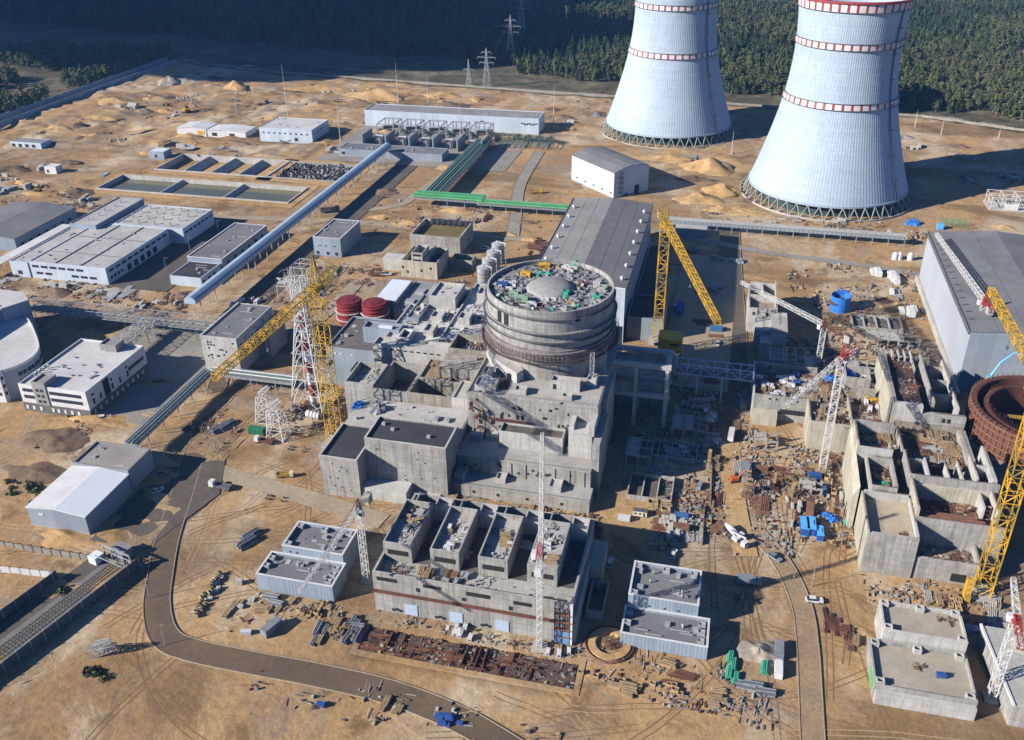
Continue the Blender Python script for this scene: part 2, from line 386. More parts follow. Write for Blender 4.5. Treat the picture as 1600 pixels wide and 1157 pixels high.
# ------------------------------------------------------------------ roads, pavements and a painted gallery shadow, laid as thin sheets
ZL = [.02]
def ribbon(name, pts, w, m, z=None, kerb=None):
    pts = [Vector((p[0],p[1],0)) for p in pts]; ZL[0] += .006; z = z or ZL[0]
    P = []
    for i in range(len(pts)-1):                                       # Catmull-Rom smoothing
        a = pts[max(i-1,0)]; b = pts[i]; c = pts[i+1]; d = pts[min(i+2,len(pts)-1)]
        for k in range(6):
            t = k/6; P.append(.5*((2*b)+(c-a)*t+(2*a-5*b+4*c-d)*t*t+(3*b-a-3*c+d)*t**3))
    P.append(pts[-1]); v = []; Lf = []; Rt = []
    for i, p in enumerate(P):
        d = (P[min(i+1,len(P)-1)]-P[max(i-1,0)]).normalized(); n = Vector((-d.y,d.x,0)); e = w/2
        Lf.append(p+n*e); Rt.append(p-n*e)
    mb = MB(); k = len(P)
    mb.add([(q.x,q.y,z) for q in Lf]+[(q.x,q.y,z) for q in Rt], [(i+k,i+1+k,i+1,i) for i in range(k-1)])
    struct(name, mb, m)
    if kerb:
        kb = MB()
        for line in (Lf, Rt):
            for i in range(k-1): kb.bar((line[i].x,line[i].y,z+.02), (line[i+1].x,line[i+1].y,z+.02), .22)
        struct('kerb', kb, kerb)
def sheet(name, pts, m):
    ZL[0] += .006; a = sum(pts[i][0]*pts[(i+1)%len(pts)][1]-pts[(i+1)%len(pts)][0]*pts[i][1] for i in range(len(pts)))
    if a < 0: pts = pts[::-1]
    mb = MB(); mb.add([(p[0],p[1],ZL[0]) for p in pts], [tuple(range(len(pts)))]); struct(name, mb, m)
A = lambda *q: [at(x, y) for x, y in q]
ribbon('asphalt_road', A((345,585),(322,660),(300,720),(285,770),(262,840),(250,900),(245,950),(258,995),(300,1016),(400,1037),(500,1056),(610,1082),(720,1125),(820,1185)), 9, ROADD, kerb=ROADC)
ribbon('asphalt_road', A((300,585),(250,640),(222,690),(235,720),(290,752)), 12, ROADC)
ribbon('site_road', A((-20,292),(160,322),(330,338),(560,348),(800,372),(850,378)), 8, ROADC)
ribbon('site_road', A((856,216),(835,250),(812,290),(806,330),(800,372)), 9, ROADG, kerb=ROADC)
ribbon('site_road', A((738,240),(690,275),(655,300),(625,320),(560,330)), 7, ROADC)
ribbon('site_road', A((335,735),(430,763),(520,790),(600,815)), 9, ROADC)
ribbon('site_road', A((560,440),(520,480),(470,520)), 9, ROADC)
ribbon('asphalt_road', A((1140,350),(1142,420),(1146,500),(1150,590),(1150,640)), 13, ASPH, kerb=ROADC)
ribbon('pipe_trench', A((1128,590),(1136,660),(1142,730),(1150,800),(1166,870)), 9, PILE)
ribbon('worked_earth', A((1118,560),(1126,640),(1132,690)), 16, EARTH)
ribbon('worked_earth', A((700,560+300),(760,880),(830,900)), 5, EARTH)
ribbon('concrete_road', A((1180,830),(1222,880),(1252,945),(1262,1010),(1266,1080),(1270,1160)), 7, mat('graded_dirt',(.36,.255,.15),(.27,.19,.115),.09,fine=.5), kerb=ROADC)
ribbon('concrete_road', A((1020,360),(1200,395),(1330,412),(1440,430)), 7, ROADG)
ribbon('perimeter_road', [(-706,560),(-706,1060)], 7, ROADG)
ribbon('perimeter_road', [(-700,1066),(-565,1024),(-200,981),(172,951),(262,911),(460,880)], 12, ROADG)
ribbon('site_road', A((280,118),(380,135),(470,150),(580,163)), 6, ROADC)
ribbon('site_road', A((0,250),(90,236),(160,215),(250,200),(330,186),(430,170)), 5, PILE)
sheet('concrete_pavement', [(-318,301),(-246,301),(-246,402),(-318,402)], ROADG)
sheet('concrete_pavement', [(-362,432),(-322,432),(-322,548),(-362,548)], ASPH)
sheet('asphalt_and_shade_sheet', [(-274,405),(-255,405),(-255,700),(-274,700)], ASPH)  # dark strip painting in the shadow the blue gallery casts
sheet('concrete_pavement', [(-347,700),(-180,700),(-180,826),(-347,826)], ROADG)
sheet('concrete_pavement', [(-25,388),(9,388),(9,556),(-25,556)], ROADC)
sheet('asphalt_and_shade_sheet', [(-224,225),(-200,225),(-190,262),(-200,285),(-224,272)], ASPH)
sheet('cooling_tower_apron', [(-52,800),(-30,800),(-30,760),(-52,762)], ROADG)
# ------------------------------------------------------------------ wheel tracks pressed into the sand
tr_ = random.Random(41); TRK = mat('pressed_sand', (.27,.165,.08), (.20,.125,.062), .3, fine=.5); TRK2 = mat('pale_pressed_sand', (.43,.305,.17), (.36,.25,.135), .3, fine=.4)
TM = {TRK.name: MB(), TRK2.name: MB()}
def tracks(x, y, a, L_, turn, m, w=2.0, wd=.38):
    P = []; p = Vector((x,y,0)); n_ = int(L_/3)
    for i in range(n_): P.append(p.copy()); p = p+Vector((math.cos(a),math.sin(a),0))*3; a += turn+tr_.gauss(0,.03)
    mb = TM[m.name]; ZL[0] += .0004
    for s_ in (-w/2, w/2):
        k = len(mb.v); v = []
        for i, q in enumerate(P):
            d = (P[min(i+1,n_-1)]-P[max(i-1,0)]).normalized(); nn = Vector((-d.y,d.x,0)); v += [(p_.x,p_.y,ground_z(p_.x,p_.y)+.05+(ZL[0]%.01)) for p_ in (q+nn*(s_+wd/2), q+nn*(s_-wd/2))]
        mb.add(v, [(2*i,2*i+1,2*i+3,2*i+2) for i in range(n_-1)])
for (x0,x1,y0,y1,n_,aa) in ((-200,-150,180,300,16,1.2),(-210,-130,215,300,16,.1),(-60,40,175,215,10,0),(10,58,215,330,26,1.5),(-30,30,225,275,12,.05),(-320,-220,180,230,12,.4),(-280,-150,560,640,14,.1),(-160,40,575,640,16,.05),(-120,60,650,760,14,.3),(-620,-480,520,690,18,.2),(-640,-200,640,660,8,0),(-350,-100,500,600,14,.1),(40,110,450,570,12,.2),(-250,-205,345,500,10,1.4),(130,300,640,860,10,.2),(-470,-300,395,425,8,.05),(-640,-360,700,960,26,.5)):
    for i in range(n_): tracks(tr_.uniform(x0,x1), tr_.uniform(y0,y1), aa+tr_.gauss(0,.35)+tr_.choice((0,0,3.14)), tr_.uniform(30,110), tr_.gauss(0,.02), TRK if tr_.random() < .7 else TRK2)
struct('wheel_tracks', TM[TRK.name], TRK); struct('wheel_tracks', TM[TRK2.name], TRK2)
# ------------------------------------------------------------------ clouds out of view, added to shade the far forest
cb = MB(); cr = random.Random(3)
cx0, cy0 = -900, 1430; H_ = 520; sh = H_/math.tan(SUN_EL)
CX, CY = cx0-sh*math.cos(SUN_AZ), cy0-sh*math.sin(SUN_AZ)
for i in range(46):
    u, v = cr.uniform(-1,1), cr.uniform(-1,1)
    x, y = CX+u*640, CY+v*330+u*-70
    r = cr.uniform(90,180)*(1-.3*abs(u))
    for s_ in (1,):
        cb.lathe([(max(.01,r*math.cos(t)*cr.uniform(.92,1.08)), H_+r*.5*math.sin(t)) for t in (-1.3,-.8,-.3,.2,.7,1.2,1.5)], x, y, 14, cap=True)
CLOUD = mat('cloud_white', (.8,.8,.82), (.75,.75,.78), .01, rough=1, fine=0)
struct('unseen_shade_cloud', cb, CLOUD, True)
# ------------------------------------------------------------------ forest
LEAF = {}
def leaf(name, a, b, sc=.6):
    LEAF[name] = mat(name, a, b, sc, rough=.8, fine=.5); return LEAF[name]
LV = [leaf('spruce_needles', (0.055, 0.085, 0.034), (0.03, 0.05, 0.022)), leaf('pine_needles', (0.085, 0.115, 0.045), (0.048, 0.072, 0.03)),
      leaf('birch_leaves', (0.15, 0.155, 0.05), (0.085, 0.1, 0.035)), leaf('aspen_leaves', (0.12, 0.135, 0.055), (0.065, 0.085, 0.032))]
BARK = mat('bark', (.17,.13,.10), (.10,.075,.06), 1.5)
BARKW = mat('birch_bark', (.42,.39,.34), (.25,.22,.19), 1.5)
def crown_mesh(kind, seed):
    r = random.Random(seed); c = MB(); H = 1.0
    if kind == 0:
        for i in range(190):
            t = r.random()**.75; z = .10+.90*t; R = .20*(1-t)**.85+.012; a = r.uniform(0,6.283); q = R*r.uniform(.35,1.05)
            s = .035+.05*(1-t); leafq(c, r, q*math.cos(a), q*math.sin(a), z, s, -.4)
    else:
        zlo, zhi, R = {1:(.34,1.0,.17), 2:(.20,1.0,.21), 3:(.16,.96,.25)}[kind]
        cl = [(r.uniform(-.6,.6)*R, r.uniform(-.6,.6)*R, r.uniform(zlo+.08,zhi-.08)) for _ in range(8)]
        for i in range(210):
            k = cl[i % 8]; d = Vector((r.gauss(0,1),r.gauss(0,1),r.gauss(0,1))).normalized()*(R*.52)*r.uniform(.55,1.1)
            tz = (k[2]-zlo)/(zhi-zlo); sh_ = 1.15-.7*max(0,tz-.35)
            leafq(c, r, k[0]*sh_+d.x*sh_, k[1]*sh_+d.y*sh_, k[2]+d.z*1.1, r.uniform(.035,.065), 0)
    return c
def leafq(c, r, x, y, z, s, droop):
    n = Vector((x*4+r.gauss(0,.5), y*4+r.gauss(0,.5), .7+r.gauss(0,.5)+droop)).normalized()
    a = n.cross(Vector((r.gauss(0,1),r.gauss(0,1),r.gauss(0,1)))).normalized(); b = n.cross(a)
    p = Vector((x,y,z)); k = r.uniform(.6,1.1)
    c.add([tuple(p-a*s), tuple(p-b*s*k+n*s*.2), tuple(p+a*s), tuple(p+b*s*k-n*s*.2)], [(0,1,2,3)])
TREES = []
KIND = ['spruce_tree','pine_tree','birch_tree','aspen_tree']
for k in range(4):
    for s_ in range(2):
        tr = MB(); tr.bar((0,0,-.02), (0.01,0,.5), .014, 0, 5, .010); tr.bar((0.01,0,.5), (0,0.005,.96), .010, 0, 5, .003)
        rr = random.Random(k*5+s_)
        for i in range(6):
            a = rr.uniform(0,6.28); z = rr.uniform(.45,.85); tr.bar((0,0,z), (.12*math.cos(a)*(1.15-z)*1.6, .12*math.sin(a)*(1.15-z)*1.6, z+.05), .005, 0, 3, .002)
        TREES.append((crown_mesh(k, 11+k*3+s_).mesh('crown', LV[k]), tr.mesh('trunk', BARKW if k >= 2 else BARK)))
def edge_y(x): return 1012-.21*(x-157)+(45 if x < -260 else 0)
def tree_pos(r, n):
    out = []
    while len(out) < n:
        if r.random() < .10: x, y = r.uniform(-1150,-718), r.uniform(770,1100)
        else: x, y = r.uniform(-1900,900), 0; y = edge_y(x)-38+25*noise.noise(Vector((x*.02,0,5)))+1500*r.random()**1.35
        if y > 2600: continue
        if x < -690 and y < 1100 and noise.noise(Vector((x*.012,y*.012,2))) < -.15-.0: continue
        # only what this bend of the forest could show
        v = Vector((x,y,-CAM_Z+12)); d = v.dot(FW)
        if d < 10: continue
        if abs(FPX*v.dot(RT)/d) > 1300 or 533.5-FPX*v.dot(UP)/d < -60: continue
        k = noise.noise(Vector((x*.006,y*.006,7)))+r.uniform(-.45,.45)
        kind = 0 if k < -.10 else 1 if k < .18 else 2 if k < .40 else 3
        if x < -700 and y < 1105: kind = r.choice((2,3,3,2,1))
        out.append((d, x, y, kind, r.random()))
    return out
tp = sorted(tree_pos(random.Random(21), 29000))
# the edge of the wood, tree by tree
SIDE = lambda x: 'on the far left beyond the perimeter wall' if x < -640 else 'behind the pylons' if x < -230 else 'behind the left cooling tower' if x < 0 else 'behind the right cooling tower' if x < 150 else 'at the far right edge of the site'
KL = ['dark conical spruce', 'tall bare-stemmed pine', 'yellow-green birch', 'broad olive-green aspen']
for i, (d, x, y, kind, q) in enumerate(tp[:280]):
    h = 9.5+8.5*q; cm, tm = TREES[kind*2+(i % 2)]
    t = thing(KIND[kind], KL[kind]+' in the front row '+SIDE(x), 'tree', (x,y,-.45), KL[kind]+'s in the front row '+SIDE(x), q*40)
    t.scale = (h*1.05,h*1.05,h)
    link('trunk', tm, t); link('crown', cm, t)
# the rest of the wood reads as one mass
def forest_mass(pts):
    names = []; coll = []
    pm = bpy.data.meshes.new('forest'); pm.from_pydata([(x,y,-.45) for d,x,y,k,q in pts], [], [])
    ak = pm.attributes.new('kind','INT','POINT'); ak.data.foreach_set('value', [k*2+(i%2) for i,(d,x,y,k,q) in enumerate(pts)])
    ah = pm.attributes.new('tall','FLOAT','POINT'); ah.data.foreach_set('value', [9+9*q for d,x,y,k,q in pts])
    ar = pm.attributes.new('turn','FLOAT','POINT'); ar.data.foreach_set('value', [q*40 for d,x,y,k,q in pts])
    fo = tag(link('forest', pm), None, None, None, 'stuff')
    ng = bpy.data.node_groups.new('forest_trees','GeometryNodeTree')
    ng.interface.new_socket('Geometry', in_out='INPUT', socket_type='NodeSocketGeometry'); ng.interface.new_socket('Geometry', in_out='OUTPUT', socket_type='NodeSocketGeometry')
    N = ng.nodes; L = ng.links; gi = N.new('NodeGroupInput'); go = N.new('NodeGroupOutput')
    jg = N.new('GeometryNodeJoinGeometry')
    def attr(nm, ty):
        a = N.new('GeometryNodeInputNamedAttribute'); a.data_type = ty; a.inputs['Name'].default_value = nm; return a.outputs['Attribute']
    kindo = attr('kind','INT'); tall = attr('tall','FLOAT'); turn = attr('turn','FLOAT')
    cz = N.new('ShaderNodeCombineXYZ'); L.new(turn, cz.inputs[2])
    for k in range(8):
        src = MB(); o_ = bpy.data.objects.new('tree_shape', None)
        cm, tm = TREES[k]
        me = bpy.data.meshes.new('forest_tree')
        vv = [tuple(v.co) for v in cm.vertices]+[tuple(v.co) for v in tm.vertices]; off = len(cm.vertices)
        me.from_pydata(vv, [], [tuple(p.vertices) for p in cm.polygons]+[tuple(i+off for i in p.vertices) for p in tm.polygons])
        me.materials.append(cm.materials[0]); me.materials.append(tm.materials[0])
        me.polygons.foreach_set('material_index', [0]*len(cm.polygons)+[1]*len(tm.polygons)); me.update()
        so = bpy.data.objects.new('forest_tree', me)                  # unlinked: only instanced through the mass
        oi = N.new('GeometryNodeObjectInfo'); oi.inputs['Object'].default_value = so
        cmpn = N.new('FunctionNodeCompare'); cmpn.data_type = 'INT'; cmpn.operation = 'EQUAL'
        ins = [s for s in cmpn.inputs if s.type == 'INT']; L.new(kindo, ins[0]); ins[1].default_value = k
        ip = N.new('GeometryNodeInstanceOnPoints'); L.new(gi.outputs[0], ip.inputs['Points']); L.new(oi.outputs['Geometry'], ip.inputs['Instance'])
        L.new(cmpn.outputs[0], ip.inputs['Selection']); L.new(cz.outputs[0], ip.inputs['Rotation']); L.new(tall, ip.inputs['Scale']); L.new(ip.outputs[0], jg.inputs[0])
    L.new(jg.outputs[0], go.inputs[0])
    md = fo.modifiers.new('trees','NODES'); md.node_group = ng
forest_mass(tp[280:])
# ------------------------------------------------------------------ cooling towers
def cooling_tower(cx, cy, label):
    g = thing('cooling_tower', label, 'cooling tower', (cx,cy,0), 'striped cooling towers')
    def R(z):
        w = 110.0; return 35.3*math.sqrt(1+((z-w)/(80.0 if z < w else 95.0))**2)
    N_ = 300; zs = [9,12,16,22,30,40,50,60,66,72,78,84,90,96,102,108,111,114,117,120,125,130,133.5,137,140]
    v = []; f = []
    for z in zs:
        for i in range(N_):
            a = 2*math.pi*i/N_; r = R(z)+(.055 if i % 2 else -.045); v.append((cx+r*math.cos(a), cy+r*math.sin(a), z))
    for j in range(len(zs)-1):
        for i in range(N_): f.append((j*N_+i, j*N_+(i+1)%N_, (j+1)*N_+(i+1)%N_, (j+1)*N_+i))
    mb = MB(); mb.add(v, f)
    mb.lathe([(R(z)-.9,z) for z in zs[::-1]], cx, cy, 96, cap=False)
    mb.lathe([(R(9)+.5,8),(R(9)+.6,9.4),(R(9)-1.2,9.4),(R(9)-1.2,8),(R(9)+.5,8)], cx, cy, 120, cap=False)
    part('shell', mb, mat('tower_shell_paint', (.355,.425,.51), (.305,.37,.455), .03, rough=.75, fine=.1, streak=.4, panel=(400,3,.16), pstr=.3), g)
    for z, h in ((71.6,3.9),(110.4,3.9),(134.6,5.0)):
        b = MB(); K = 40; 
        for i in range(K):
            for (t0, t1, m) in ((0,.7,0),(.7,1,1)):
                a0 = 2*math.pi*(i+t0)/K; a1 = 2*math.pi*(i+t1)/K
                b.lathe([(R(z)+.5,z),(R(z+h)+.5,z+h)], cx, cy, 3, m, a0, a1)
        for zz in (z-.35, z+h):
            b.lathe([(R(zz)+.2,zz),(R(zz)+1.1,zz),(R(zz)+1.1,zz+.35),(R(zz)+.2,zz+.35)], cx, cy, 120, 2, cap=False)
        part('warning_band', b, [WHITE, RED, STEELD], g)
    part('rim', MB().lathe([(R(140)-1,140),(R(140)+1.5,140),(R(140)+1.5,141.2),(R(140)-1,141.2),(R(140)-1,140)], cx, cy, 120, cap=False), RED, g)
    K = 46; rt, rb_ = R(8)+.1, R(0)+.6; leg = []; ft = MB()
    for i in range(K):
        a = 2*math.pi*i/K
        for s_ in (-.5,.5):
            c = a+s_*2*math.pi/K
            leg.append(((cx+rb_*math.cos(a),cy+rb_*math.sin(a),-.5),(cx+rt*math.cos(c),cy+rt*math.sin(c),8.3),.45,6))
        ft.box(cx+rb_*math.cos(a)-.9,cx+rb_*math.cos(a)+.9,cy+rb_*math.sin(a)-.9,cy+rb_*math.sin(a)+.9,-1,.7)
    each('column', leg, mat('grey_green_concrete',(.25,.28,.25),(.19,.215,.19),.4), g); part('footings', ft, SLAB, g)
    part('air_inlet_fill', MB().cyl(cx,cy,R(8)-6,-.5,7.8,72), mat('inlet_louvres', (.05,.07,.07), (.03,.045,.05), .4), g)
    part('basin_wall', MB().lathe([(R(0)+2.6,-1),(R(0)+2.6,.9),(R(0)+2.0,.9),(R(0)+2.0,-1)], cx, cy, 96, cap=False), SLAB, g)
    la = MB(); a = math.radians(-38)
    for j in range(30):
        z0, z1 = 10+j*4.2, 10+(j+1)*4.2
        for s_ in (-.012,.012):
            la.bar((cx+(R(z0)+.7)*math.cos(a+s_),cy+(R(z0)+.7)*math.sin(a+s_),z0),(cx+(R(z1)+.7)*math.cos(a+s_),cy+(R(z1)+.7)*math.sin(a+s_),z1),.28)
        if j % 4 == 3: la.lathe([(R(z0)+.3,z0),(R(z0)+2.2,z0),(R(z0)+2.2,z0+1.1),(R(z0)+2,z0+1.1)], cx, cy, 4, 0, a-.035, a+.035)
    part('access_ladder', la, STEELD, g)
    return g
cooling_tower(-62, 852, 'left pale blue cooling tower, farther of the two, cut off by the picture top')
cooling_tower(70, 698, 'right pale blue cooling tower, nearer of the two, with red rim in view')
# ------------------------------------------------------------------ far row
g = bld('switchgear_hall','long pale hall with flat grey roof behind the transformer bays','building',-346,-176,812,838,15,PANELW,ROOFM,par=.6)
for i in range(8): win(g,-215+i*5-20 if i<3 else -200+i*3,811.9,9+(i%2),4,.2,.8,DARK)
g = bld('transformer_control_building','long low building with dark roof in front of the transformer bays','building',-331,-238,714,733,6.5,PANELG,ROOFG,par=.4)
win(g,-327,713.9,3,3,.2,2.2,DARK,'door')
for k in range(6):
    x = -322+k*22
    f = thing('fire_wall','grey partition wall between transformer bays, number '+('one two three four five six'.split()[k])+' from the left','wall',(x,757,0),'fire walls of the transformer bays')
    part('wall', MB().box(x-.5,x+.5,745,769,-1,10.5), PANELG, f); f['label'] = ['leftmost','second from the left','third from the left','third from the right','second from the right','rightmost'][k]+' of the grey fire walls between transformer bays'
for k in range(5):
    x = -311+k*22; W5 = ['leftmost','second','middle','fourth','rightmost'][k]
    for k_ in range(3):
        po = thing('steel_mast','slim grey steel mast in the '+W5+' transformer bay','mast',(x-6+k_*6,799-k_*3,0),'slim steel masts of the transformer yard'); part('pole', MB().lattice((x-6+k_*6,799-k_*3,-.5),(x-6+k_*6,799-k_*3,12+k_),.9,.5,7,.16,.09), STEEL, po); part('cross_arm', MB().box(x-8+k_*6,x-4+k_*6,798.7-k_*3,799.3-k_*3,11+k_,11.4+k_), STEEL, po)
    t = thing('power_transformer',W5+' grey transformer standing between the fire walls','transformer',(x,758,0),'power transformers')
    part('tank', MB().box(x-3,x+3,753,763,.6,5), PIPEG, t); part('conservator', MB().bar((x-3.5,759,6.6),(x+3.5,759,6.6),1,0,10).bar((x-2,759,5),(x-2,759,6),.2).bar((x+2,759,5),(x+2,759,6),.2), STEEL, t)
    r = MB(); [r.box(x+3.2,x+4.6,753.5+i*1.2,754.1+i*1.2,1,4.6) for i in range(8)]; part('radiator', r, STEELD, t)
    b = MB(); [b.bar((x-2+i*2,756,5),(x-2+i*2,755,8),.3,0,6,.12) for i in range(3)]; part('bushings', b, RUST, t)
    ga = thing('busbar_gantry',W5+' steel gantry behind the transformers','gantry',(x,785,0),'busbar gantries')
    q = MB()
    for dx in (-8,8):
        for yy in (774,796): q.lattice((x+dx,yy,-.5),(x+dx,yy,13),1.2,.8,7,.14,.08)
        q.lattice((x+dx,774,12.6),(x+dx,796,12.6),.8,.8,8,.12,.07)
    for yy in (774,796): q.lattice((x-8,yy,12.8),(x+8,yy,12.8),.9,.9,8,.12,.07)
    part('frame', q, STEEL, ga)
    d = MB(); d.bar((x-2,772,10.5),(x+5,806,3.5),1.5,0,10); d.bar((x-6,772,8),(x-3,800,4),.9,0,8); part('inclined_duct', d, GREENP, ga)
    d = MB(); [d.bar((x-7+i*3.5,762+j*3,1),(x-7+i*3.5,762+j*3,6.5+(i+j)%3),.16,0,5) for i in range(5) for j in range(3)]; [d.bar((x-7,762+j*3,6),(x+7,762+j*3,6),.14) for j in range(3)]; part('insulator_rack', d, STEEL, ga)
g = bld('administration_block','small white-roofed building with rows of small windows near the back left','building',-424,-372,749,786,11,PANELW,ROOFW,par=.4)
for i in range(9): win(g,-420+i*5.4,748.9,6.5,1.6,.2,1.3)
for i in range(6): win(g,-371.9,753+i*5,7,.2,1.6,1.3)
win(g,-388,748.9,1.5,3,.2,3,DARK,'door')
a_ = at(283,206); b_ = at(326,209)
g = bld('storage_shelter','low white canvas shelter with yellow end panel in the churned back field','shelter',a_.x,a_.x+30,a_.y-6,a_.y+16,5,WHITE,WHITE,ridge=1.5)
win(g,a_.x+25,a_.y-6.1,2,7,.2,3.6,YEL,'end_panel')
g = bld('storage_shelter','longer white shelter right of the yellow panel in the back field','shelter',a_.x+33,a_.x+72,a_.y-8,a_.y+12,5,WHITE,WHITE,ridge=1.2)
for dx in (40,58): win(g,a_.x+dx,a_.y-8.1,1.8,5,.2,3,DARK,'doorway')
p = at(20,228); g = bld('open_store','low grey-roofed shed beside the left perimeter road','shed',p.x,p.x+32,p.y-2,p.y+12,4.5,PANELW,ROOFM,par=.3)
for i in range(4): win(g,p.x+3+i*7,p.y-2.1,1.5,3.5,.2,2.6,DARK,'doorway')
p = at(233,247); g = bld('pump_cabin','small blue cabin at the corner of the upper basin','cabin',p.x,p.x+15,p.y,p.y+12,6,PANELM,SHEET,par=.2)
win(g,p.x+7,p.y-.1,2,2,.2,2.6,DARK,'door')
p = at(71,271); g = bld('pump_cabin','small white cabin standing alone in the left field','cabin',p.x,p.x+11,p.y,p.y+8,6,WHITE,WHITE,par=.2)
win(g,p.x+3,p.y-.1,2,1.6,.2,2.4,DARK,'door')
# white hall standing at an angle in front of the left cooling tower
p0 = Vector((-123.3,692.1)); p1 = Vector((-84.3,653.6)); u = (p1-p0).normalized(); n = Vector((-u.y,u.x)); Ln = (p1-p0).length; Wd = 33
q = lambda s,t: (p0.x+u.x*s+n.x*t, p0.y+u.y*s+n.y*t)
g = thing('workshop_hall','white hall with curved grey roof standing askew in front of the cooling towers','building',(p0.x,p0.y,0))
w = MB(); prof = [(0,19.0),(.25,21.4),(.5,22.2),(.75,21.6),(1,19.8)]
pts = [(0,-1)]+prof+[(1,-1)]
def profv(s): return [(*q(s,t*Wd),z) for t,z in pts]
va = profv(0); vb = profv(Ln); k = len(pts)
w.add(va+vb, [tuple(range(k-1,-1,-1)), tuple(range(k,2*k)), (0,1,k+1,k), (k-2,k-1,2*k-1,2*k-2)]); part('wall', w, PANELW, g)
r = MB(); rv = [(*q(s,t*Wd),z+dz) for s in (-.4,Ln+.4) for dz in (.1,.5) for t,z in prof]
rf = [(i,i+5,i+6,i+1) if False else (5+i,15+i,16+i,6+i) for i in range(4)]+[(i,i+5,i+6,i+1) for i in range(4)]+[(10+i,11+i,16+i,15+i) for i in range(4)]+[(0,10,15,5),(4,9,19,14)]
r.add(rv, rf); part('roof', r, ROOFG, g)
for i in range(5): 
    c = q(8+i*11,-.08); win(g,c[0],c[1],3.4,1.8,.9,.8,DARK)
st = MB()
for i in range(4):
    c = q(Ln+.8,3+0*i); d = q(Ln+.8,8); st.bar((*c,3+i*4),(*d,3+i*4),.25); st.bar((*c,3+i*4),(*d,7+i*4),.2)
for tt in (3,8): c = q(Ln+1.2,tt); st.bar((*c,-.5),(*c,19),.2)
part('fire_stair', st, STEELD, g)
c = q(Ln+.05,22); win(g,c[0],c[1],3.2,3,3,6.4,DARK,'gate')
# ------------------------------------------------------------------ settling basins
def basin(name, label, x0, x1, y0, y1, dep, n, wall, floor, water=None, wl=0):
    g = thing(name, label, 'basin', ((x0+x1)/2,(y0+y1)/2,0))
    part('floor', MB().box(x0,x1,y0,y1,-dep-.5,-dep), floor, g)
    w = MB().shell(x0-1,x1+1,y0-1,y1+1,-dep-.5,.9,1.0); part('wall', w, wall, g)
    part('apron', MB().shell(x0-7.5,x1+7.5,y0-7.5,y1+7.5,-.6,.08,6.5), PILE, g)
    for i in range(1,n):
        x = x0+(x1-x0)*i/n; d = MB(); d.prism([(x-6,y0),(x+6,y0),(x+6,y1),(x-6,y1)],-dep,[-dep+.1]*4)
        e = MB(); e.add([(x-6,y0,-dep),(x+6,y0,-dep),(x+6,y1,-dep),(x-6,y1,-dep),(x-.6,y0,.2),(x+.6,y0,.2),(x+.6,y1,.2),(x-.6,y1,.2)],
                        [(4,5,6,7),(0,1,5,4),(1,2,6,5),(2,3,7,6),(3,0,4,7)]); part('dividing_wall', e, SLAB, g)
    if water: part('water', MB().box(x0,x1,y0,y1,-dep,wl), water, g)
    return g
WAT = mat('murky_water', (.115,.105,.045), (.085,.085,.042), .03, rough=.12, fine=.05, spec=.5)
basin('settling_basin','long water-filled settling basin with three murky green cells',-484,-321,593,627,5,3,CONCW,DECK,WAT,-2.6)
basin('dry_basin','empty concrete basin row beyond the water-filled settling basin',-467,-367,647,690,4.5,4,CONCW,PILE)
g = basin('rubble_basin','basin heaped with dark broken blocks right of the empty basins',-365,-298,647,689,3,1,CONC,DARKF)
rb = MB(); rr = random.Random(4)
for i in range(900):
    x, y = rr.uniform(-364,-299), rr.uniform(648,688); s = rr.uniform(.6,1.7); z = -3+rr.uniform(0,3.2)
    d = [Vector((rr.gauss(0,1),rr.gauss(0,1),rr.gauss(0,1))).normalized() for _ in range(3)]
    rb.bar(Vector((x,y,z))-d[0]*s, Vector((x,y,z))+d[0]*s, s*.45, 0 if rr.random()<.6 else 1, 4)
o = tag(link('rubble', rb.mesh('rubble',[mat('dark_rubble',(.07,.068,.068),(.04,.04,.042),.8),CONC])), None, None, None, 'stuff')
# ------------------------------------------------------------------ left industrial group
def rowwin(g, face, c, us, z, wu, h, m=None, name='window'):
    for u_ in us:
        if face in 'fb': win(g,u_,c,z,wu,.2,h,m,name)
        else: win(g,c,u_,z,.2,wu,h,m,name)
g = bld('workshop_block','wide pale workshop with long panelled flat roof and window strips, left','building',-416,-362,434,502,11,PANELW,ROOFL,par=.5)
rowwin(g,'f',433.9,[-412+i*6.3 for i in range(6)],8,4.6,1.5); rowwin(g,'f',433.9,[-410+i*6.3 for i in (0,1,4,5,6)],3.6,4.6,1.5)
rowwin(g,'r',-361.9,[439+i*6.4 for i in range(10)],8,4.4,1.5); rowwin(g,'r',-361.9,[438,441.5,445,448.5],3.6,2,1.7); rowwin(g,'r',-361.9,[456+i*7 for i in range(5)],3,4,4,DARK,'gate')
rs = MB()
for i in (1,2): rs.bar((-416+i*18,435,10.75),(-416+i*18,501,10.75),.3)
rs.bar((-415,452,10.72),(-363,452,10.72),.25); rs.bar((-415,478,10.72),(-363,478,10.72),.25); part('roof_seams', rs, ROOFG, g)
g = bld('workshop_block','lower pale lean-to along the left side of the wide workshop','building',-430,-417,433.5,500,10,PANELW,ROOFL,par=.5); win(g,-424,433.4,3,3,.2,2.4,DARK,'door')
g = bld('workshop_block','upper workshop wing with many roof vents behind the wide workshop','building',-404,-352,503.2,542,11,PANELW,ROOFL,par=.6)
rowwin(g,'r',-351.9,[507+i*5.2 for i in range(7)],7.5,3.6,1.4)
for i in range(16): v = MB(); x, y = -400+12*(i%4)+(i//4)*1.2, 508+9*(i//4); v.bar((x,y,10),(x,y,12.6),.45,0,6); v.bar((x,y,12.6),(x,y,13),.8,0,6); part('roof_vent', v, STEEL, g)
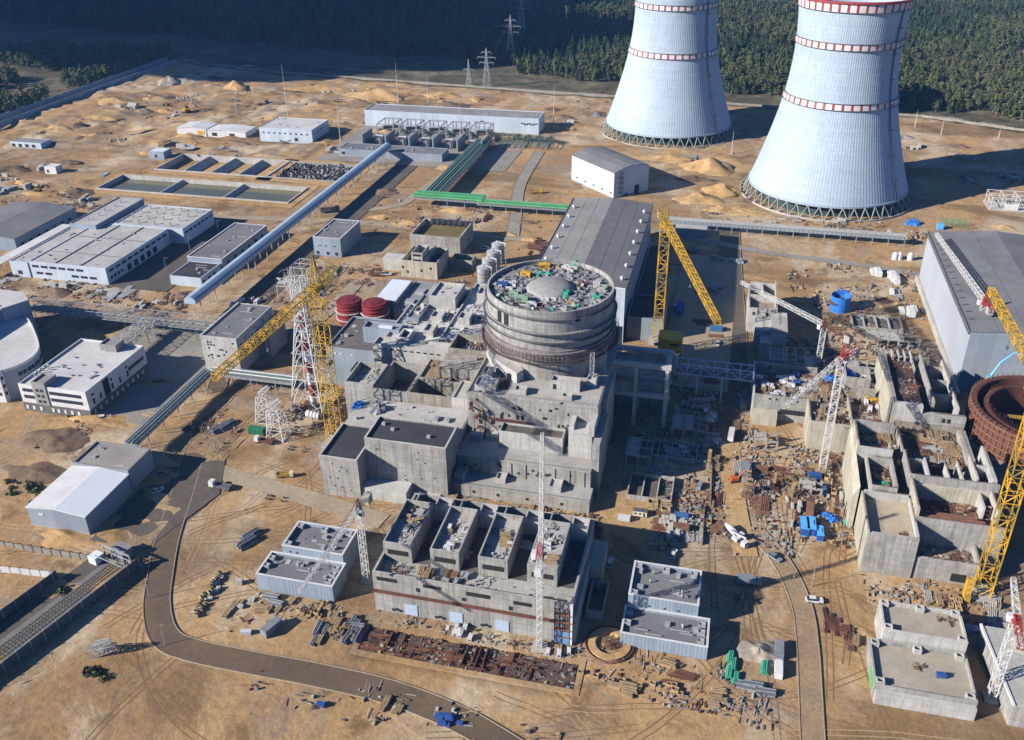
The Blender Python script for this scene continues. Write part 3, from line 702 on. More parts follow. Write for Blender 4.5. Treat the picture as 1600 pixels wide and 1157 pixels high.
g = bld('boiler_house','taller grey-walled workshop wing with pale roof at the back of the group','building',-429,-409,491,546,13.5,PANELM,ROOFL,par=.6)
each('roof_vent', [((-421+2*(i%2),500+9*i,13),(-421+2*(i%2),500+9*i,15.5),.4,6) for i in range(5)], STEEL, g)
p = at(0,372); g = bld('storage_hall','grey hall with dark ridge roof cut off by the left picture edge','building',-507,-455,468,530,9,PANELM,[ROOFG,ROOFG],ridge=2)
rowwin(g,'r',-454.9,[474+i*8 for i in range(7)],3,3,2,DARK,'doorway')
c = thing('canopy','long white canopy on thin posts in front of the left hall','canopy',(-452,445,0))
cp = [at(0,368,6),at(58,343,6)]
x_ = cp[0].x; part('roof', MB().box(-447,-439,425,505,6,6.4), WHITE, c)
each('post', [((xx,426+i*9.7,-1),(xx,426+i*9.7,6),.18) for i in range(9) for xx in (-446.5,-439.5)], STEELW, c)
g = bld('service_building','long low dark-roofed building between the workshops and the blue gallery','building',-325,-304,443,466,6,PANELW,ROOFD,par=.35); rowwin(g,'r',-303.9,[446,452,458],2.6,2.2,1.8,DARK,'doorway')
g = bld('service_building','taller rear half of the long dark-roofed building beside the blue gallery','building',-327,-303,466.6,527,8.5,PANELM,ROOFG,par=.35,edge=WHITE); rowwin(g,'r',-302.9,[474+i*9 for i in range(6)],4,2.4,2,DARK,'doorway')
g = bld('compressor_house','grey-blue windowless block right of the blue gallery','building',-258.5,-239.5,504.5,538,12.6,PANELM,ROOFG,par=.5,edge=WHITE)
rowwin(g,'f',504.4,[-254,-250,-244],7,1.8,.5,DARK); rowwin(g,'f',504.4,[-256,-249,-243],2,1.8,2,DARK,'door')
# office block
g = bld('office_building','white three-storey office with dark base and roof boxes, left','building',-313,-277,300,346,14.5,WHITE,ROOFW,par=.9)
part('base_storey', MB().shell(-313.15,-276.85,299.85,346.15,-1,4.6,.4), mat('dark_base_render',(.13,.125,.125),(.10,.097,.097),.1), g)
for z in (8,11.6): rowwin(g,'f',299.85,[-310.5,-308.6,-306.7]+[-296+i*1.9 for i in range(9)],z,1.4,1.7)
rowwin(g,'f',299.75,[-311,-307.4,-303.5,-297,-294,-290.4,-286.8,-283.2],2.2,1.3,1.9,WHITE,'window_surround')
for z in (6.7,8.2,11): rowwin(g,'r',-276.85,[304,309,318,324,330][::1 if z<9 else 2],z,1.2,1.2)
rowwin(g,'r',-276.85,[332+i*1.8 for i in range(7)],9,1.2,1.8); rowwin(g,'r',-276.75,[303+i*4.2 for i in range(10)],2.2,1.2,1.9,WHITE,'window_surround')
part('stair_tower', MB().shell(-305,-298,299.5,308,4.7,16.8,.4).box(-304.6,-298.4,299.9,307.6,15.6,16), mat('grey_render',(.27,.265,.26),(.22,.215,.21),.1), g)
for z in (6.5,9.5,12.5): rowwin(g,'f',299.4,[-302.8,-300.4],z,1.3,1.4)
part('roof_house', MB().shell(-296,-287,338,345,13.8,17.4,.4).box(-295.6,-287.4,338.4,344.6,16.2,16.6), mat('grey_render',(.27,.265,.26)), g)
part('stair_glazing', MB().box(-276.95,-276.7,312,316,5,13.5), DARK, g)
v = MB()
for i in range(4): v.bar((-311+.3*i,309+2.6*i,13.6),(-311+.3*i,309+2.6*i,15.6),.35,0,6); v.bar((-311+.3*i,309+2.6*i,15.6),(-309.6+.3*i,309+2.6*i,15.8),.35,0,6)
rr = random.Random(9)
for i in range(16): x, y = rr.uniform(-308,-281), rr.uniform(312,340); v.box(x,x+rr.uniform(.6,1.8),y,y+.8,13.55,14.3)
part('roof_units', v, STEEL, g)
# rounded administration building at the left edge
g = thing('round_building','curved pale blue building with terraces at the left picture edge','building',(-350,330,0))
w = MB()
arc = [(-326,306.5),(-322.8,311),(-321.4,316),(-321.2,321),(-322.4,326),(-325,330.6),(-328.6,334.8),(-332.8,339),(-337,343),(-341.4,347.2),(-346,351.4),(-351,355.4),(-356,359)]
w.prism(arc+[(-372,359),(-372,306.5)], -1, 15.2); part('wall', w, PANELM, g)
pw = MB()
for p_, q_ in zip(arc, arc[1:]):
    d = Vector((q_[0]-p_[0],q_[1]-p_[1],0)).normalized(); n_ = Vector((-d.y,d.x,0))*.45
    pw.prism([(p_[0]+n_.x*-.2,p_[1]+n_.y*-.2),(q_[0]+n_.x*-.2,q_[1]+n_.y*-.2),(q_[0]+n_.x,q_[1]+n_.y),(p_[0]+n_.x,p_[1]+n_.y)],15.21,16.6)
part('parapet', pw, WHITE, g)
part('deck', MB().prism([(x-.5,y) for x,y in arc]+[(-371.5,358.5),(-371.5,307)], 15.22, 15.4), ROOFW, g)
ub = [(-398,352),(-372,350),(-362.5,351.5),(-355.8,364),(-366,372),(-398,372)]
part('upper_block', MB().prism(ub, 15.45, 23), PANELM, g); part('upper_roof', MB().prism(ub, 23.02, 23.5), ROOFW, g); part('rear_wall', MB().prism([(-398,359.2),(-356.5,359.2),(-355.8,364),(-366,372),(-398,372)],-1,15.4), PANELM, g)
part('unseen_shade_wing', MB().box(-402,-374,300,349,-1,29), PANELM, g)  # block out of view, added to throw shade across the deck
part('front_wing', MB().box(-372,-326.3,303.5,306.4,-1,16.8), WHITE, g)
for z in (3.6,7.6,11.8):
    for p_, q_ in list(zip(arc, arc[1:]))[1:]:
        a = math.atan2(q_[1]-p_[1],q_[0]-p_[0])
        for t in (.27,.73):
            o = win(g, p_[0]+(q_[0]-p_[0])*t, p_[1]+(q_[1]-p_[1])*t, z, 1.9, .3, 1.9); o.rotation_euler.z = a
    rowwin(g,'f',303.4,[-352+i*2.9 for i in range(9)],z+1,2.0,1.7)
    rowwin(g,'r',-326.2,[304.9],z+1,1.2,1.7)
# concrete tower building right of the truss bridge
g = bld('panel_tower','raw concrete block pitted with small openings behind the yellow jib','building',-247.5,-229,353,391,20,CONCW,ROOFG,par=.4)
rr = random.Random(12)
for i in range(22): win(g,-246+rr.uniform(0,15),352.95,rr.uniform(3,18),.8,.2,.9,DARK,'opening')
for i in range(26): win(g,-228.95,rr.uniform(355,389),rr.uniform(3,18),.2,.8,.9,DARK,'opening')
part('roof_edge_beam', MB().box(-248.6,-247.6,353,391,-1,20.4), CONCW, g)
part('annex', MB().box(-228.9,-222,372,390,-1,15), CONC, g)
# metal warehouse in the lower left
g = bld('metal_warehouse','white and pale blue ridge-roofed metal warehouse in the lower left','building',-252,-226,228,255.4,8.6,PANELG,[WHITE,SHEET],ridge=1.3)
win(g,-246,227.9,6.4,2,.2,.8,WHITE); part('plinth', MB().shell(-252.2,-225.8,227.8,255.6,-1,.5,.6), SLAB, g)
g = bld('warehouse_annex','dusty flat-roofed annex behind the metal warehouse','building',-252,-226,256.0,272,10.2,PANELG,mat('dusty_roofing',(.30,.275,.25),(.23,.21,.19),.08),par=.5,edge=ROOFM)
# paired grey blocks
def twin(label, x0, x1, y0, ym, y1, hl, hh, xr, shade):
    g = thing('pump_house', label, 'building', ((x0+x1)/2,(y0+y1)/2,0))
    part('lower_wall', MB().shell(x0,x1,y0,ym,-1,hl,.5), PANELM, g); part('lower_roof', MB().box(x0+.5,x1-.5,y0+.5,ym-.5,hl-1.6,hl-1.1), shade, g)
    xa, xb = x0+xr[0], x1-xr[1]
    part('upper_wall', MB().shell(xa,xb,ym+.05,y1,-1,hh,.5), PANELM, g); part('upper_roof', MB().box(xa+.5,xb-.5,ym+.55,y1-.5,hh-1.8,hh-1.3), shade, g)
    part('coping', MB().shell(x0-.1,x1+.1,y0-.1,ym+.1,hl,hl+.15,.7), WHITE, g); part('coping', MB().shell(xa-.1,xb+.1,ym-.05,y1+.1,hh,hh+.15,.7), WHITE, g)
    for (x, y, z) in ((xa+1.6,y1-2,hh-1.3),(xa+(xb-xa)*.48,y1-2,hh-1.3),(xb-2.6,y1-2,hh-1.3),(xa+1.6,ym+2,hh-1.3),(x0+1.6,ym-3,hl-1.1),(x0+1.5,(y0+ym)/2-1,hl-1.1),(x1-2.5,ym-3,hl-1.1),(x1-2.5,(y0+ym)/2,hl-1.1),(x1-2.5,y0+2.5,hl-1.1)):
        part('vent_box', MB().shell(x-1,x+1.3,y-.9,y+.9,z,z+1.4,.25).box(x-.75,x+1.05,y-.65,y+.65,z+.9,z+1.05), STEEL, g)
    rr = random.Random(int(x0*7)); [win(g,rr.uniform(xa+2,xb-2),ym-.0,hl+1.2,.7,.25,.5,DARK,'opening') for _ in range(4)]
    return g
twin('grey-blue stepped block with dark roofs left of the row of roof wells',-148.5,-119.5,215.8,228,242,7,10.5,(4.5,.9),ROOFG)
twin('grey-blue stepped block with grey roofs right of the row of roof wells',-20,8,218.8,231.5,248.5,5.6,10.5,(.8,4),ROOFG)
# ------------------------------------------------------------------ small plant on the flat roofs
def roofjunk(g, x0, x1, y0, y1, z, n, seed=1, m=None):
    r = random.Random(seed*13+int(x0)); 
    for i in range(n):
        x, y = r.uniform(x0+1,x1-2), r.uniform(y0+1,y1-2); k = r.random(); q = MB()
        if k < .35: sx, sy, h = r.uniform(.8,2), r.uniform(.8,1.6), r.uniform(.6,1.4); q.box(x,x+sx,y,y+sy,z,z+h); q.box(x-.1,x+sx+.1,y-.1,y+sy+.1,z+h,z+h+.12); part('roof_unit', q, m or STEEL, g)
        elif k < .6: q.bar((x,y,z),(x,y,z+1.1),.22,0,8); q.bar((x,y,z+1.1),(x,y,z+1.5),.42,0,8,.2); part('roof_vent', q, STEEL, g)
        elif k < .8: l = r.uniform(3,8); q.bar((x,y,z+.4),(x+(l if x+l<x1 else -l if x-l>x0 else 1),y,z+.4),.18,0,6); part('roof_pipe', q, STEEL, g)
        else: q.box(x,x+r.uniform(1.2,3.5),y,y+r.uniform(1,3),z,z+.05); part('roof_patch', q, ROOFG if k < .9 else ROOFL, g)
T_ = {o['label']: o for o in COL.objects if o.get('label')}
for key, a in (('wide pale workshop',(-415,-363,436,500,10.1,26)),('lower pale lean-to',(-429,-418,436,498,9.1,10)),('long low dark-roofed building',(-324,-305,444,465,5.3,8)),('taller rear half',(-326,-304,468,525,7.8,14)),('grey-blue windowless',(-258,-240,506,536,11.7,10)),('dusty flat-roofed annex',(-251,-227,257,271,9.3,6)),('raw concrete block pitted',(-247,-230,354,389,19.2,10)),('grey-blue stepped block with dark',(-143,-121,229,241,9.3,12)),('grey-blue stepped block with dark',(-148,-121,217,227,6,10)),('grey-blue stepped block with grey',(-18,2,233,247,9.3,10)),('grey-blue stepped block with grey',(-19,6,220,230,4.6,10)),('small white-roofed building',(-423,-374,751,784,10.2,10)),('long low building with dark roof',(-330,-240,716,731,5.7,16)),('long pale hall with flat',(-345,-178,814,836,14,18))):
    g = next(o for l, o in T_.items() if l.startswith(key)); roofjunk(g, *a)
# ------------------------------------------------------------------ turbine halls
def turbine_hall(label, x0, x1, y0, y1, h, rise, roofs, wall, front):
    g = thing('turbine_hall', label, 'building', ((x0+x1)/2,(y0+y1)/2,0), 'turbine halls')
    xm = (x0+x1)/2; w = MB()
    w.add([(x0,y0,-1),(x1,y0,-1),(x1,y0,h),(xm,y0,h+rise),(x0,y0,h),(x0,y1,-1),(x1,y1,-1),(x1,y1,h),(xm,y1,h+rise),(x0,y1,h)], [(9,8,7,6,5),(0,4,9,5),(1,6,7,2)])
    part('wall', w, wall, g); part('gable', MB().add([(x0,y0,-1),(x1,y0,-1),(x1,y0,h),(xm,y0,h+rise),(x0,y0,h)],[(0,1,2,3,4)]) or w, front, g) if False else None
    e = MB(); e.add([(x0,y0,-1),(x1,y0,-1),(x1,y0,h),(xm,y0,h+rise),(x0,y0,h),(x0,y0+.3,-1),(x1,y0+.3,-1),(x1,y0+.3,h),(xm,y0+.3,h+rise),(x0,y0+.3,h)], [(0,1,2,3,4),(9,8,7,6,5)]); part('gable', e, front, g)
    r = MB()
    for a, b, za, zb, m in ((x0-.5,xm,h,h+rise,0),(xm,x1+.5,h+rise,h,1)):
        r.add([(a,y0-.4,za+.05),(b,y0-.4,zb+.05),(b,y1+.4,zb+.05),(a,y1+.4,za+.05),(a,y0-.4,za+.5),(b,y0-.4,zb+.5),(b,y1+.4,zb+.5),(a,y1+.4,za+.5)],
              [(3,2,1,0),(4,5,6,7),(0,1,5,4),(1,2,6,5),(2,3,7,6),(3,0,4,7)], m)
    part('roof', r, roofs, g)
    s_ = MB()
    for t in (.17,.33,.67,.83):
        x = x0+(x1-x0)*t; z = h+rise*(1-abs(x-xm)/(xm-x0))+.5; s_.bar((x,y0,z),(x,y1,z),.12)
    part('roof_seams', s_, STEELD, g)
    ed = MB(); ed.box(x0-.8,x0-.51,y0,y1,h-1.5,h+.9); ed.box(x1+.51,x1+.8,y0,y1,h-1.5,h+.9); part('eaves', ed, STEELD, g)
    return g
g = turbine_hall('long dark grey turbine hall behind the domed reactor building',-97,-47,428,557,31.5,2.2,[ROOFM,mat('dark_roofing',(.16,.16,.168),(.12,.12,.126),.06)],PANELG,WHITE)
for x, z in ((-94,31.9),(-50,31.9)):
    for i in range(7):
        v = MB(); y = 436+i*17; v.bar((x,y,z),(x,y,z+1.6),.5,0,8); v.bar((x,y,z+1.6),(x,y,z+2.5),1.1,0,8,.7); part('roof_ventilator', v, WHITE, g)
part('end_wall_plate', MB().box(-56,-47,427.3,427.95,-1,31), PANELW, g)
lad = MB(); lad.lattice((-58,427,0),(-58,427,31),1,1,16,.12,.08); part('ladder', lad, RUSTL, g)
bld('hall_annex','low dark-roofed annex in the shade beside the long turbine hall','building',-46,-27,433,462,13,PANELG,ROOFD,par=.5)
bld('hall_annex','narrow shaded annex running along the back of the turbine hall','building',-46,-34,463,545,9,PANELG,ROOFD,par=.5)
g = turbine_hall('wide grey turbine hall cut off by the right picture edge',115,186,414,542,31.5,3.2,[ROOFG,mat('dark_roofing',(.12,.12,.125))],mat('smooth_blue_cladding',(.34,.37,.42),(.29,.32,.37),.03,rough=.5,fine=.08),PANELG)
v = MB(); [v.bar((115,426+i*8,31.8),(118,426+i*8,33.2),.25) for i in range(13)]; part('snow_guards', v, STEELD, g)
part('plinth', MB().box(113.6,114.9,405,545,-1,3.5), SLAB, g)
# ------------------------------------------------------------------ first reactor building
g = thing('reactor_building','round-topped concrete reactor building with terraced base in the centre','building',(-71,352,0))
CX, CY, DZ = -71.0, 352.0, 32.0
part('terrace', MB().box(-98,-41,283.6,293.0,-1,5.2), CONC, g)
w = MB().box(-98,-42.2,293.05,309.9,-1,12.6)
for i in range(9): w.box(-93+i*6,-92.6+i*6,292.7,293.04,5.25,12.2)
w.box(-98,-42.3,292.8,293.04,12.2,12.9); part('terrace', w, CONC, g)
part('penthouse', MB().shell(-82,-55.5,302.6,309.85,12.65,20.4,.4).box(-81.6,-55.9,303,309.4,18.8,19.2), CONCW, g); part('penthouse_roof', MB().box(-81.5,-56,303.1,309.3,19.25,19.4), DARKF, g)
part('main_block', MB().box(-97.5,-42.5,309.95,384,-1,DZ).box(-97.7,-97,309.7,384,DZ,DZ+1.1).box(-97,-58,309.7,310.4,DZ,DZ+.9), CONC, g)
part('deck', MB().box(-96.9,-43,310.5,383,DZ+.02,DZ+.2), SLAB, g)
cw = MB().box(-53,-43.5,302,309.9,12.65,25).box(-44.6,-42.4,300,309.9,25.05,29.5).box(-53,-51,303,309.9,25.05,27.5); part('corner_tower', cw, CONCW, g)
part('side_buttress', MB().box(-42.4,-39.5,296,320,-1,24).box(-42.4,-40.4,320.1,345,-1,30), CONC, g)
st = MB()
for (xa, xb, za, zb) in ((-96,-90,31,26),(-90,-94,26,22),(-93,-87,22,17),(-90,-95,17,13),(-50,-46,24,20),(-46,-50,20,16.5),(-50,-46,16.5,13)):
    st.bar((xa,308.6,za),(xb,308.6,zb),.16); st.bar((xa,307.4,za),(xb,307.4,zb),.16); st.bar((xa,308.6,za+1),(xb,308.6,zb+1),.08); st.bar((xa,307.4,za+1),(xb,307.4,zb+1),.08)
    st.box(min(xa,xb)-.2,min(xa,xb)+1.6,307.2,309.8,min(za,zb)-.1,min(za,zb)+.1); st.bar((xb,307.3,zb),(xb,307.3,zb-4),.12)
st.box(-88,-70,308.3,309.9,21.4,21.6); [st.bar((-88+i*1.5,308.4,21.5),(-88+i*1.5,308.4,22.6),.07) for i in range(13)]; st.bar((-88,308.4,22.6),(-70,308.4,22.6),.07)
part('outside_stairs', st, RUST, g)
for x, z in ((-96,27),(-88,24),(-76,23.2),(-74,23.2),(-92,19)): win(g,x,309.85,z,1.2,.25,2.2,DARK,'door')
for x in (-88,-78,-66,-52): win(g,x,283.55,2.6,1.1,.2,1.2,DARK,'opening')
win(g,-60,293.0,8.5,1.6,.3,1.1,DARK,'opening')
c = MB(); n_ = 96
part('lower_cylinder', MB().lathe([(25.6,DZ),(25.6,44)], CX, CY, n_, cap=False), CONC, g, True)
part('scaffold_ledge', MB().lathe([(25.5,43),(28.8,43.4),(29,46.6),(28.2,46.8),(28.2,47.6),(27,47.6)], CX, CY, n_, cap=False), mat('rusty_wall',(.25,.225,.215),(.15,.13,.125),.35,streak=.5,bump=.08), g)
sc = MB()
for i in range(110):
    a = 2*math.pi*i/110
    for r in (29.1,30.2): sc.bar((CX+r*math.cos(a),CY+r*math.sin(a),41.5+(r>30)*.5),(CX+r*math.cos(a),CY+r*math.sin(a),46.8),.07)
for z in (42.6,44.4,46.2):
    for r in (29.1,30.2): sc.lathe([(r,z),(r+.12,z),(r+.12,z+.14),(r,z+.14)], CX, CY, 72, cap=False)
sc.lathe([(29,42.2),(30.3,42.2)], CX, CY, 72, cap=False); part('scaffolding', sc, mat('weathered_scaffold',(.13,.085,.08),(.09,.06,.06),.6), g)
part('upper_cylinder', MB().lathe([(27,47.6),(27,51.2),(27.9,51.3),(27.9,51.9),(27.2,52),(27.2,55.2),(28.3,55.3),(28.3,55.8),(27.4,55.9),(27.4,65.4),(26.6,65.4),(26.6,63.6)], CX, CY, n_, cap=False), mat('stained_cylinder_concrete',(.41,.40,.385),(.25,.24,.23),.16,streak=.9,panel=(5,1.6,.1),pstr=.55,bump=.08), g, False)
led = MB()
for z, r in ((51.5,28.8),(55.5,29.2),(61.8,28.3)):
    led.lathe([(27.2,z),(r,z),(r,z+.15),(27.2,z+.15)], CX, CY, 72, cap=False)
    for i in range(84):
        a = 2*math.pi*i/84; led.bar((CX+r*math.cos(a),CY+r*math.sin(a),z),(CX+r*math.cos(a),CY+r*math.sin(a),z+1.2),.06)
    led.lathe([(r,z+1.2),(r+.08,z+1.2),(r+.08,z+1.3),(r,z+1.3)], CX, CY, 72, cap=False)
part('walkways', led, STEELD, g)
part('top_slab', MB().cyl(CX,CY,26.7,62.9,63.6,n_), ROOFM, g)
part('dome', MB().lathe([(10.4*math.cos(t),63.6+3.5*math.sin(t)) for t in [i*math.pi/2/10 for i in range(11)]], CX, CY-1, 48), mat('dome_concrete',(.33,.325,.315),(.25,.245,.235),.3,bump=.15,fine=.4), g, True)
for a in (-2.25,-2.1): 
    o = win(g,CX+27.5*math.cos(a),CY+27.5*math.sin(a),59,.5,2.2,5.5,DARK,'hatch'); o.rotation_euler.z = a
for a in (-.95,): o = win(g,CX+27.5*math.cos(a),CY+27.5*math.sin(a),61.5,.5,2,2.2,DARK,'hatch'); o.rotation_euler.z = a
part('entrance_annex', MB().prism([(-97,340),(-90,329),(-79,322),(-77,326),(-86,333)],DZ+.2,[39,38.5,37,37,38.5]), CONCW, g); win(g,-83,324.2,34,1.3,1.6,2.4,DARK,'door')
part('entrance_annex', MB().shell(-64,-52,320.5,325,DZ+.2,36.6,.3).box(-63.7,-52.3,320.8,324.7,35.4,35.6), CONCW, g); win(g,-62.6,320.45,33.6,1.3,.2,2.4,DARK,'door')
lt = MB(); lt.lattice((-48.5,330,DZ),(-48.5,330,46),1.6,1.6,8,.14,.08); part('hoist_mast', lt, STEEL, g)
pipe = MB(); [pipe.bar((-44-i*.8,338,DZ),(-44-i*.8,338,44),.2,0,6) for i in range(3)]; part('downpipes', pipe, STEEL, g)
# ------------------------------------------------------------------ auxiliary blocks left of the reactor
g = thing('auxiliary_building','two plain concrete blocks with black roofs joined in front of the reactor','building',(-125,285,0))
part('wall', MB().shell(-148.4,-132.05,272,296.4,-1,18.8,.45), CONC, g, label='lower left block wall'); part('roof', MB().box(-147.9,-132.5,272.5,295.9,17.6,18.0), ROOFD, g)
part('wall', MB().shell(-132,-98,280.5,297.4,-1,24,.45), CONC, g, label='higher right block wall'); part('roof', MB().box(-131.5,-98.5,281,296.9,22.8,23.2), ROOFD, g)
part('coping', MB().shell(-132.15,-97.85,280.35,297.55,24,24.2,.75), CONCW, g); part('coping', MB().shell(-148.55,-132.2,271.85,296.5,18.8,19,.75), CONCW, g)
part('podium', MB().box(-149,-98.5,297.6,320,-1,17).box(-131.9,-113,273,280.4,-1,5.2).box(-120,-101,279,280.4,-1,1.4), CONCW, g)
part('podium_deck', MB().box(-148.6,-99,298,319.6,17.02,17.2), ROOFL, g)
v = MB(); [v.box(x,x+1.5,y,y+1,23.2,24.4) for x, y in ((-129,292),(-124,289),(-108,287))]; v.bar((-133.5,293,18),(-133.5,293,22),.4,0,8); v.box(-134.6,-132.4,292,294,22,22.5)
for x in (-112,-107): v.box(x,x+1.6,308,311,17.2,18.4)
part('roof_units', v, STEEL, g)
bk = MB(); rr = random.Random(5)
g = thing('terrace_building','stepped pale concrete building of open-topped cells left of the reactor','building',(-125,360,0))
def cell(x0,x1,y0,y1,z1,zf,wm=CONC,fm=SLAB,t=.7,z0=-1):
    part('wall', MB().shell(x0,x1,y0,y1,z0,z1,t), wm, g); part('floor', MB().box(x0+t,x1-t,y0+t,y1-t,zf-.5,zf), fm, g)
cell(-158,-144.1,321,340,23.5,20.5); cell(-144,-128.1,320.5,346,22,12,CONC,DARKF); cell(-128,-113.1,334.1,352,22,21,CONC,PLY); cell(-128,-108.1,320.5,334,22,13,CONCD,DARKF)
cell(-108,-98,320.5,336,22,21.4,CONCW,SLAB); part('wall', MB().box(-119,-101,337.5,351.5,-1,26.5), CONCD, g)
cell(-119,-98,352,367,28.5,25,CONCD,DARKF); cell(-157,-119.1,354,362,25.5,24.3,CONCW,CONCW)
for i in range(9): win(g,-151+i*3.3,353.9,23.2,1.5,.3,.6,DARK,'opening')
cell(-156,-128.1,362.1,404,23,21.9,CONCW,ROOFW); cell(-128,-98,367.1,432,25,24,CONCW,ROOFW); cell(-152,-145.1,386,414,24.2,23.4,PANELG,ROOFM,z0=20); cell(-145,-131,403,421,29,27.8,CONCW,CONCW); cell(-148,-142.5,362.2,372,25.5,24,WHITE,ROOFD,z0=20)
part('wall', MB().box(-152,-131.1,414.1,432,-1,22), CONC, g)
g = thing('control_hall','low brown-roofed grey hall beside the red tanks','building',(-170,380,0))
part('wall', MB().shell(-185.5,-157.1,362,396.5,-1,16.2,.5), PANELG, g); part('roof', MB().box(-185,-157.6,362.5,396,14.9,15.3), ROOFB, g)
part('upper_block', MB().shell(-169.5,-150.5,371.8,379,15.35,24,.5), PANELM, g); part('upper_roof', MB().box(-169,-151,372.3,378.5,22.3,22.7), ROOFM, g); part('roof_unit', MB().box(-162,-155,374,376,22.7,24), SHEET, g)
part('front_annex', MB().shell(-184,-170,354,361.9,-1,9.5,.4).box(-183.6,-170.4,354.4,361.5,8,8.4), PANELG, g)
for x in (-181,-178,-172): win(g,x,361.9,13,.9,.2,.9,WHITE,'lamp')
bld('shed_hall','pale blue-roofed shed with dark gutter beside the white terraces','building',-187,-174,428.5,457,10.8,PANELG,SHEET,par=.05)
g = bld('shed_hall','grey lower shed with roof boxes between pale shed and white terraces','building',-173.9,-160,424,462,8.6,PANELG,ROOFM,par=.3)
part('roof_units', MB().box(-170,-165,432,436,8.2,9.6).box(-168,-163,444,450,8.2,10), STEEL, g)
for i, (x, y) in enumerate(((-198,420),(-183,420))):
    t = thing('coil_tank','dark red tank wound with pipes, '+('left' if i == 0 else 'right')+' of the two by the brown roof','tank',(x,y,0),'dark red coil tanks')
    part('shell', MB().cyl(x,y,6.6,-1,12.5,28).lathe([(6.6,12.5),(6.9,12.8),(3,14),(0.01,14.2)], x, y, 28), REDB, t)
    pb = MB()
    for z in (2,4,6,8,10,12): pb.lathe([(6.7,z),(7.2,z),(7.2,z+.5),(6.7,z+.5)], x, y, 28, cap=False)
    for r in (2,4,5.6): pb.lathe([(r,13.6),(r+.5,13.6),(r+.5,14.1-.12*r),(r,14.1-.12*r)], x, y, 24, cap=False)
    for a in range(8): pb.bar((x+1*math.cos(a*.785),y+1*math.sin(a*.785),14.2),(x+6.6*math.cos(a*.785),y+6.6*math.sin(a*.785),13),.22)
    part('pipe_coils', pb, RED, t)
    ri = MB(); 
    for z in (3.4,7.6): ri.lathe([(7.3,z),(8.2,z),(8.2,z+.15),(7.3,z+.15)], x, y, 24, cap=False)
    part('walkways', ri, STEELW, t)
for i in range(4):
    x, y = -137.5-.3*i, 480+i*12.5
    t = thing('silo',['nearest','second nearest','third nearest','farthest'][i]+' of the four galvanised silos beside the dome','silo',(x,y,0),'galvanised silos')
    part('body', MB().cyl(x,y,3.9,-1,12.5,24).lathe([(4.1,12.5),(4.1,12.8),(1,14),(.9,14.6)], x, y, 24), STEEL, t)
    s_ = MB(); [s_.lathe([(3.95,z),(4.1,z),(4.1,z+.2),(3.95,z+.2)], x, y, 24, cap=False) for z in (2,4.5,7,9.5)]; part('hoops', s_, STEELD, t)
    p_ = MB().bar((x-1,y,14.4),(x+5.2,y-1,13.6),.35,0,6).bar((x+5.2,y-1,13.8),(x+5.2,y-1,-.5),.35,0,6); part('filling_pipe', p_, WHITE, t)
# unfinished concrete buildings behind
g = bld('unfinished_building','beige unfinished building with slotted stair tower beyond the white terraces','building',-191,-168,484,508,11,YCONC,DARKF,par=4)
part('stair_tower', MB().shell(-184,-177,484.05,498,7,16.5,.4), CONCW, g); win(g,-180.5,483.95,15,5,.25,1.3,DARK,'opening'); win(g,-180.5,483.95,11.8,5,.25,1,DARK,'opening')
for x, z in ((-190,6.5),(-178,5),(-187,3.6),(-172,7)): win(g,x,483.95,z,1.1,.2,1.6,DARK,'opening')
part('inner_wall', MB().box(-176.8,-175.8,485,507,6,13), CONC, g); part('tarpaulin', MB().blob(-171.5,496,7.2,2.5,5,.8,3), BLUED, g)
part('parapet', MB().box(-206,-191.1,492,500,-1,8), CONCW, g)
g = bld('unfinished_tank_house','open-topped concrete hall floored with olive membrane','building',-199,-165,523,554,12,CONC,OLIVE,par=3.2,t=1)
bt = MB(); [bt.prism([(-194+i*4,552.9),(-193+i*4,552.9),(-193.5+i*4,550)],8.9,13.6) for i in range(8)]; part('buttresses', bt, CONCW, g)
part('loading_dock', MB().shell(-166,-152,505,515,-1,5,.5), CONC, g)
# ------------------------------------------------------------------ row of roof wells in front
g = thing('well_block','long concrete block with four open roof wells in front of the reactor','building',(-70,238,0))
part('wall', MB().shell(-104,-35.5,216,260,-1,17,.8), CONC, g)
part('floor', MB().box(-103.2,-36.3,216.8,259.2,13.8,14.2), SLAB, g)
part('dark_well', MB().box(-103,-36.4,240,250,14.22,14.26), DECK, g)
for i in range(4):
    x0 = -103.3+i*16.9; x1 = x0+10.2
    zt = 22.2
    part('well_wall', MB().shell(x0,x1,225.5,249.5,14.25,zt,.5), CONC, g); part('well_floor', MB().box(x0+.5,x1-.5,226,249,zt-2.6 if i < 3 else zt-.5,zt-2.2 if i < 3 else zt-.1), SLAB, g)
    win(g,x0+5.1,225.4,18.3,7.2,.3,1.9,DARK,'opening')
    part('shaft', MB().shell(x1+.05,x1+6,249.6,256,14.25,20,.4).box(x1+.45,x1+5.6,250,255.6,17.5,17.9), CONCW, g)
    part('roof_hatch', MB().box(x0+3,x0+8.5,252,258,14.22,14.4), mat('olive_felt',(.24,.17,.07),(.17,.12,.05),.3) if i < 2 else YCONC, g)
    part('cross_wall', MB().box(x0-.6+2.4,x0+2.2,249.6,259.1,14.25,18.5), CONC, g)
    part('pit_floor', MB().box(x1+.1,min(x1+6.6,-36.4),226,249.4,14.22,14.27), DARKF, g)
part('ledge_beam', MB().box(-104.4,-34.6,215.2,215.9,8.6,9.5), RUST, g)
for x, z, ww, hh in ((-99,14.5,7,1.5),(-83,14.5,6,1.3),(-67,14.3,8,1.6),(-52,13.8,6,1.4),(-88,12.2,1.2,1.5),(-72,11.5,1.2,1.3),(-56,11,1.2,1.6)): win(g,x,215.95,z,ww,.3,hh,DARK,'opening')
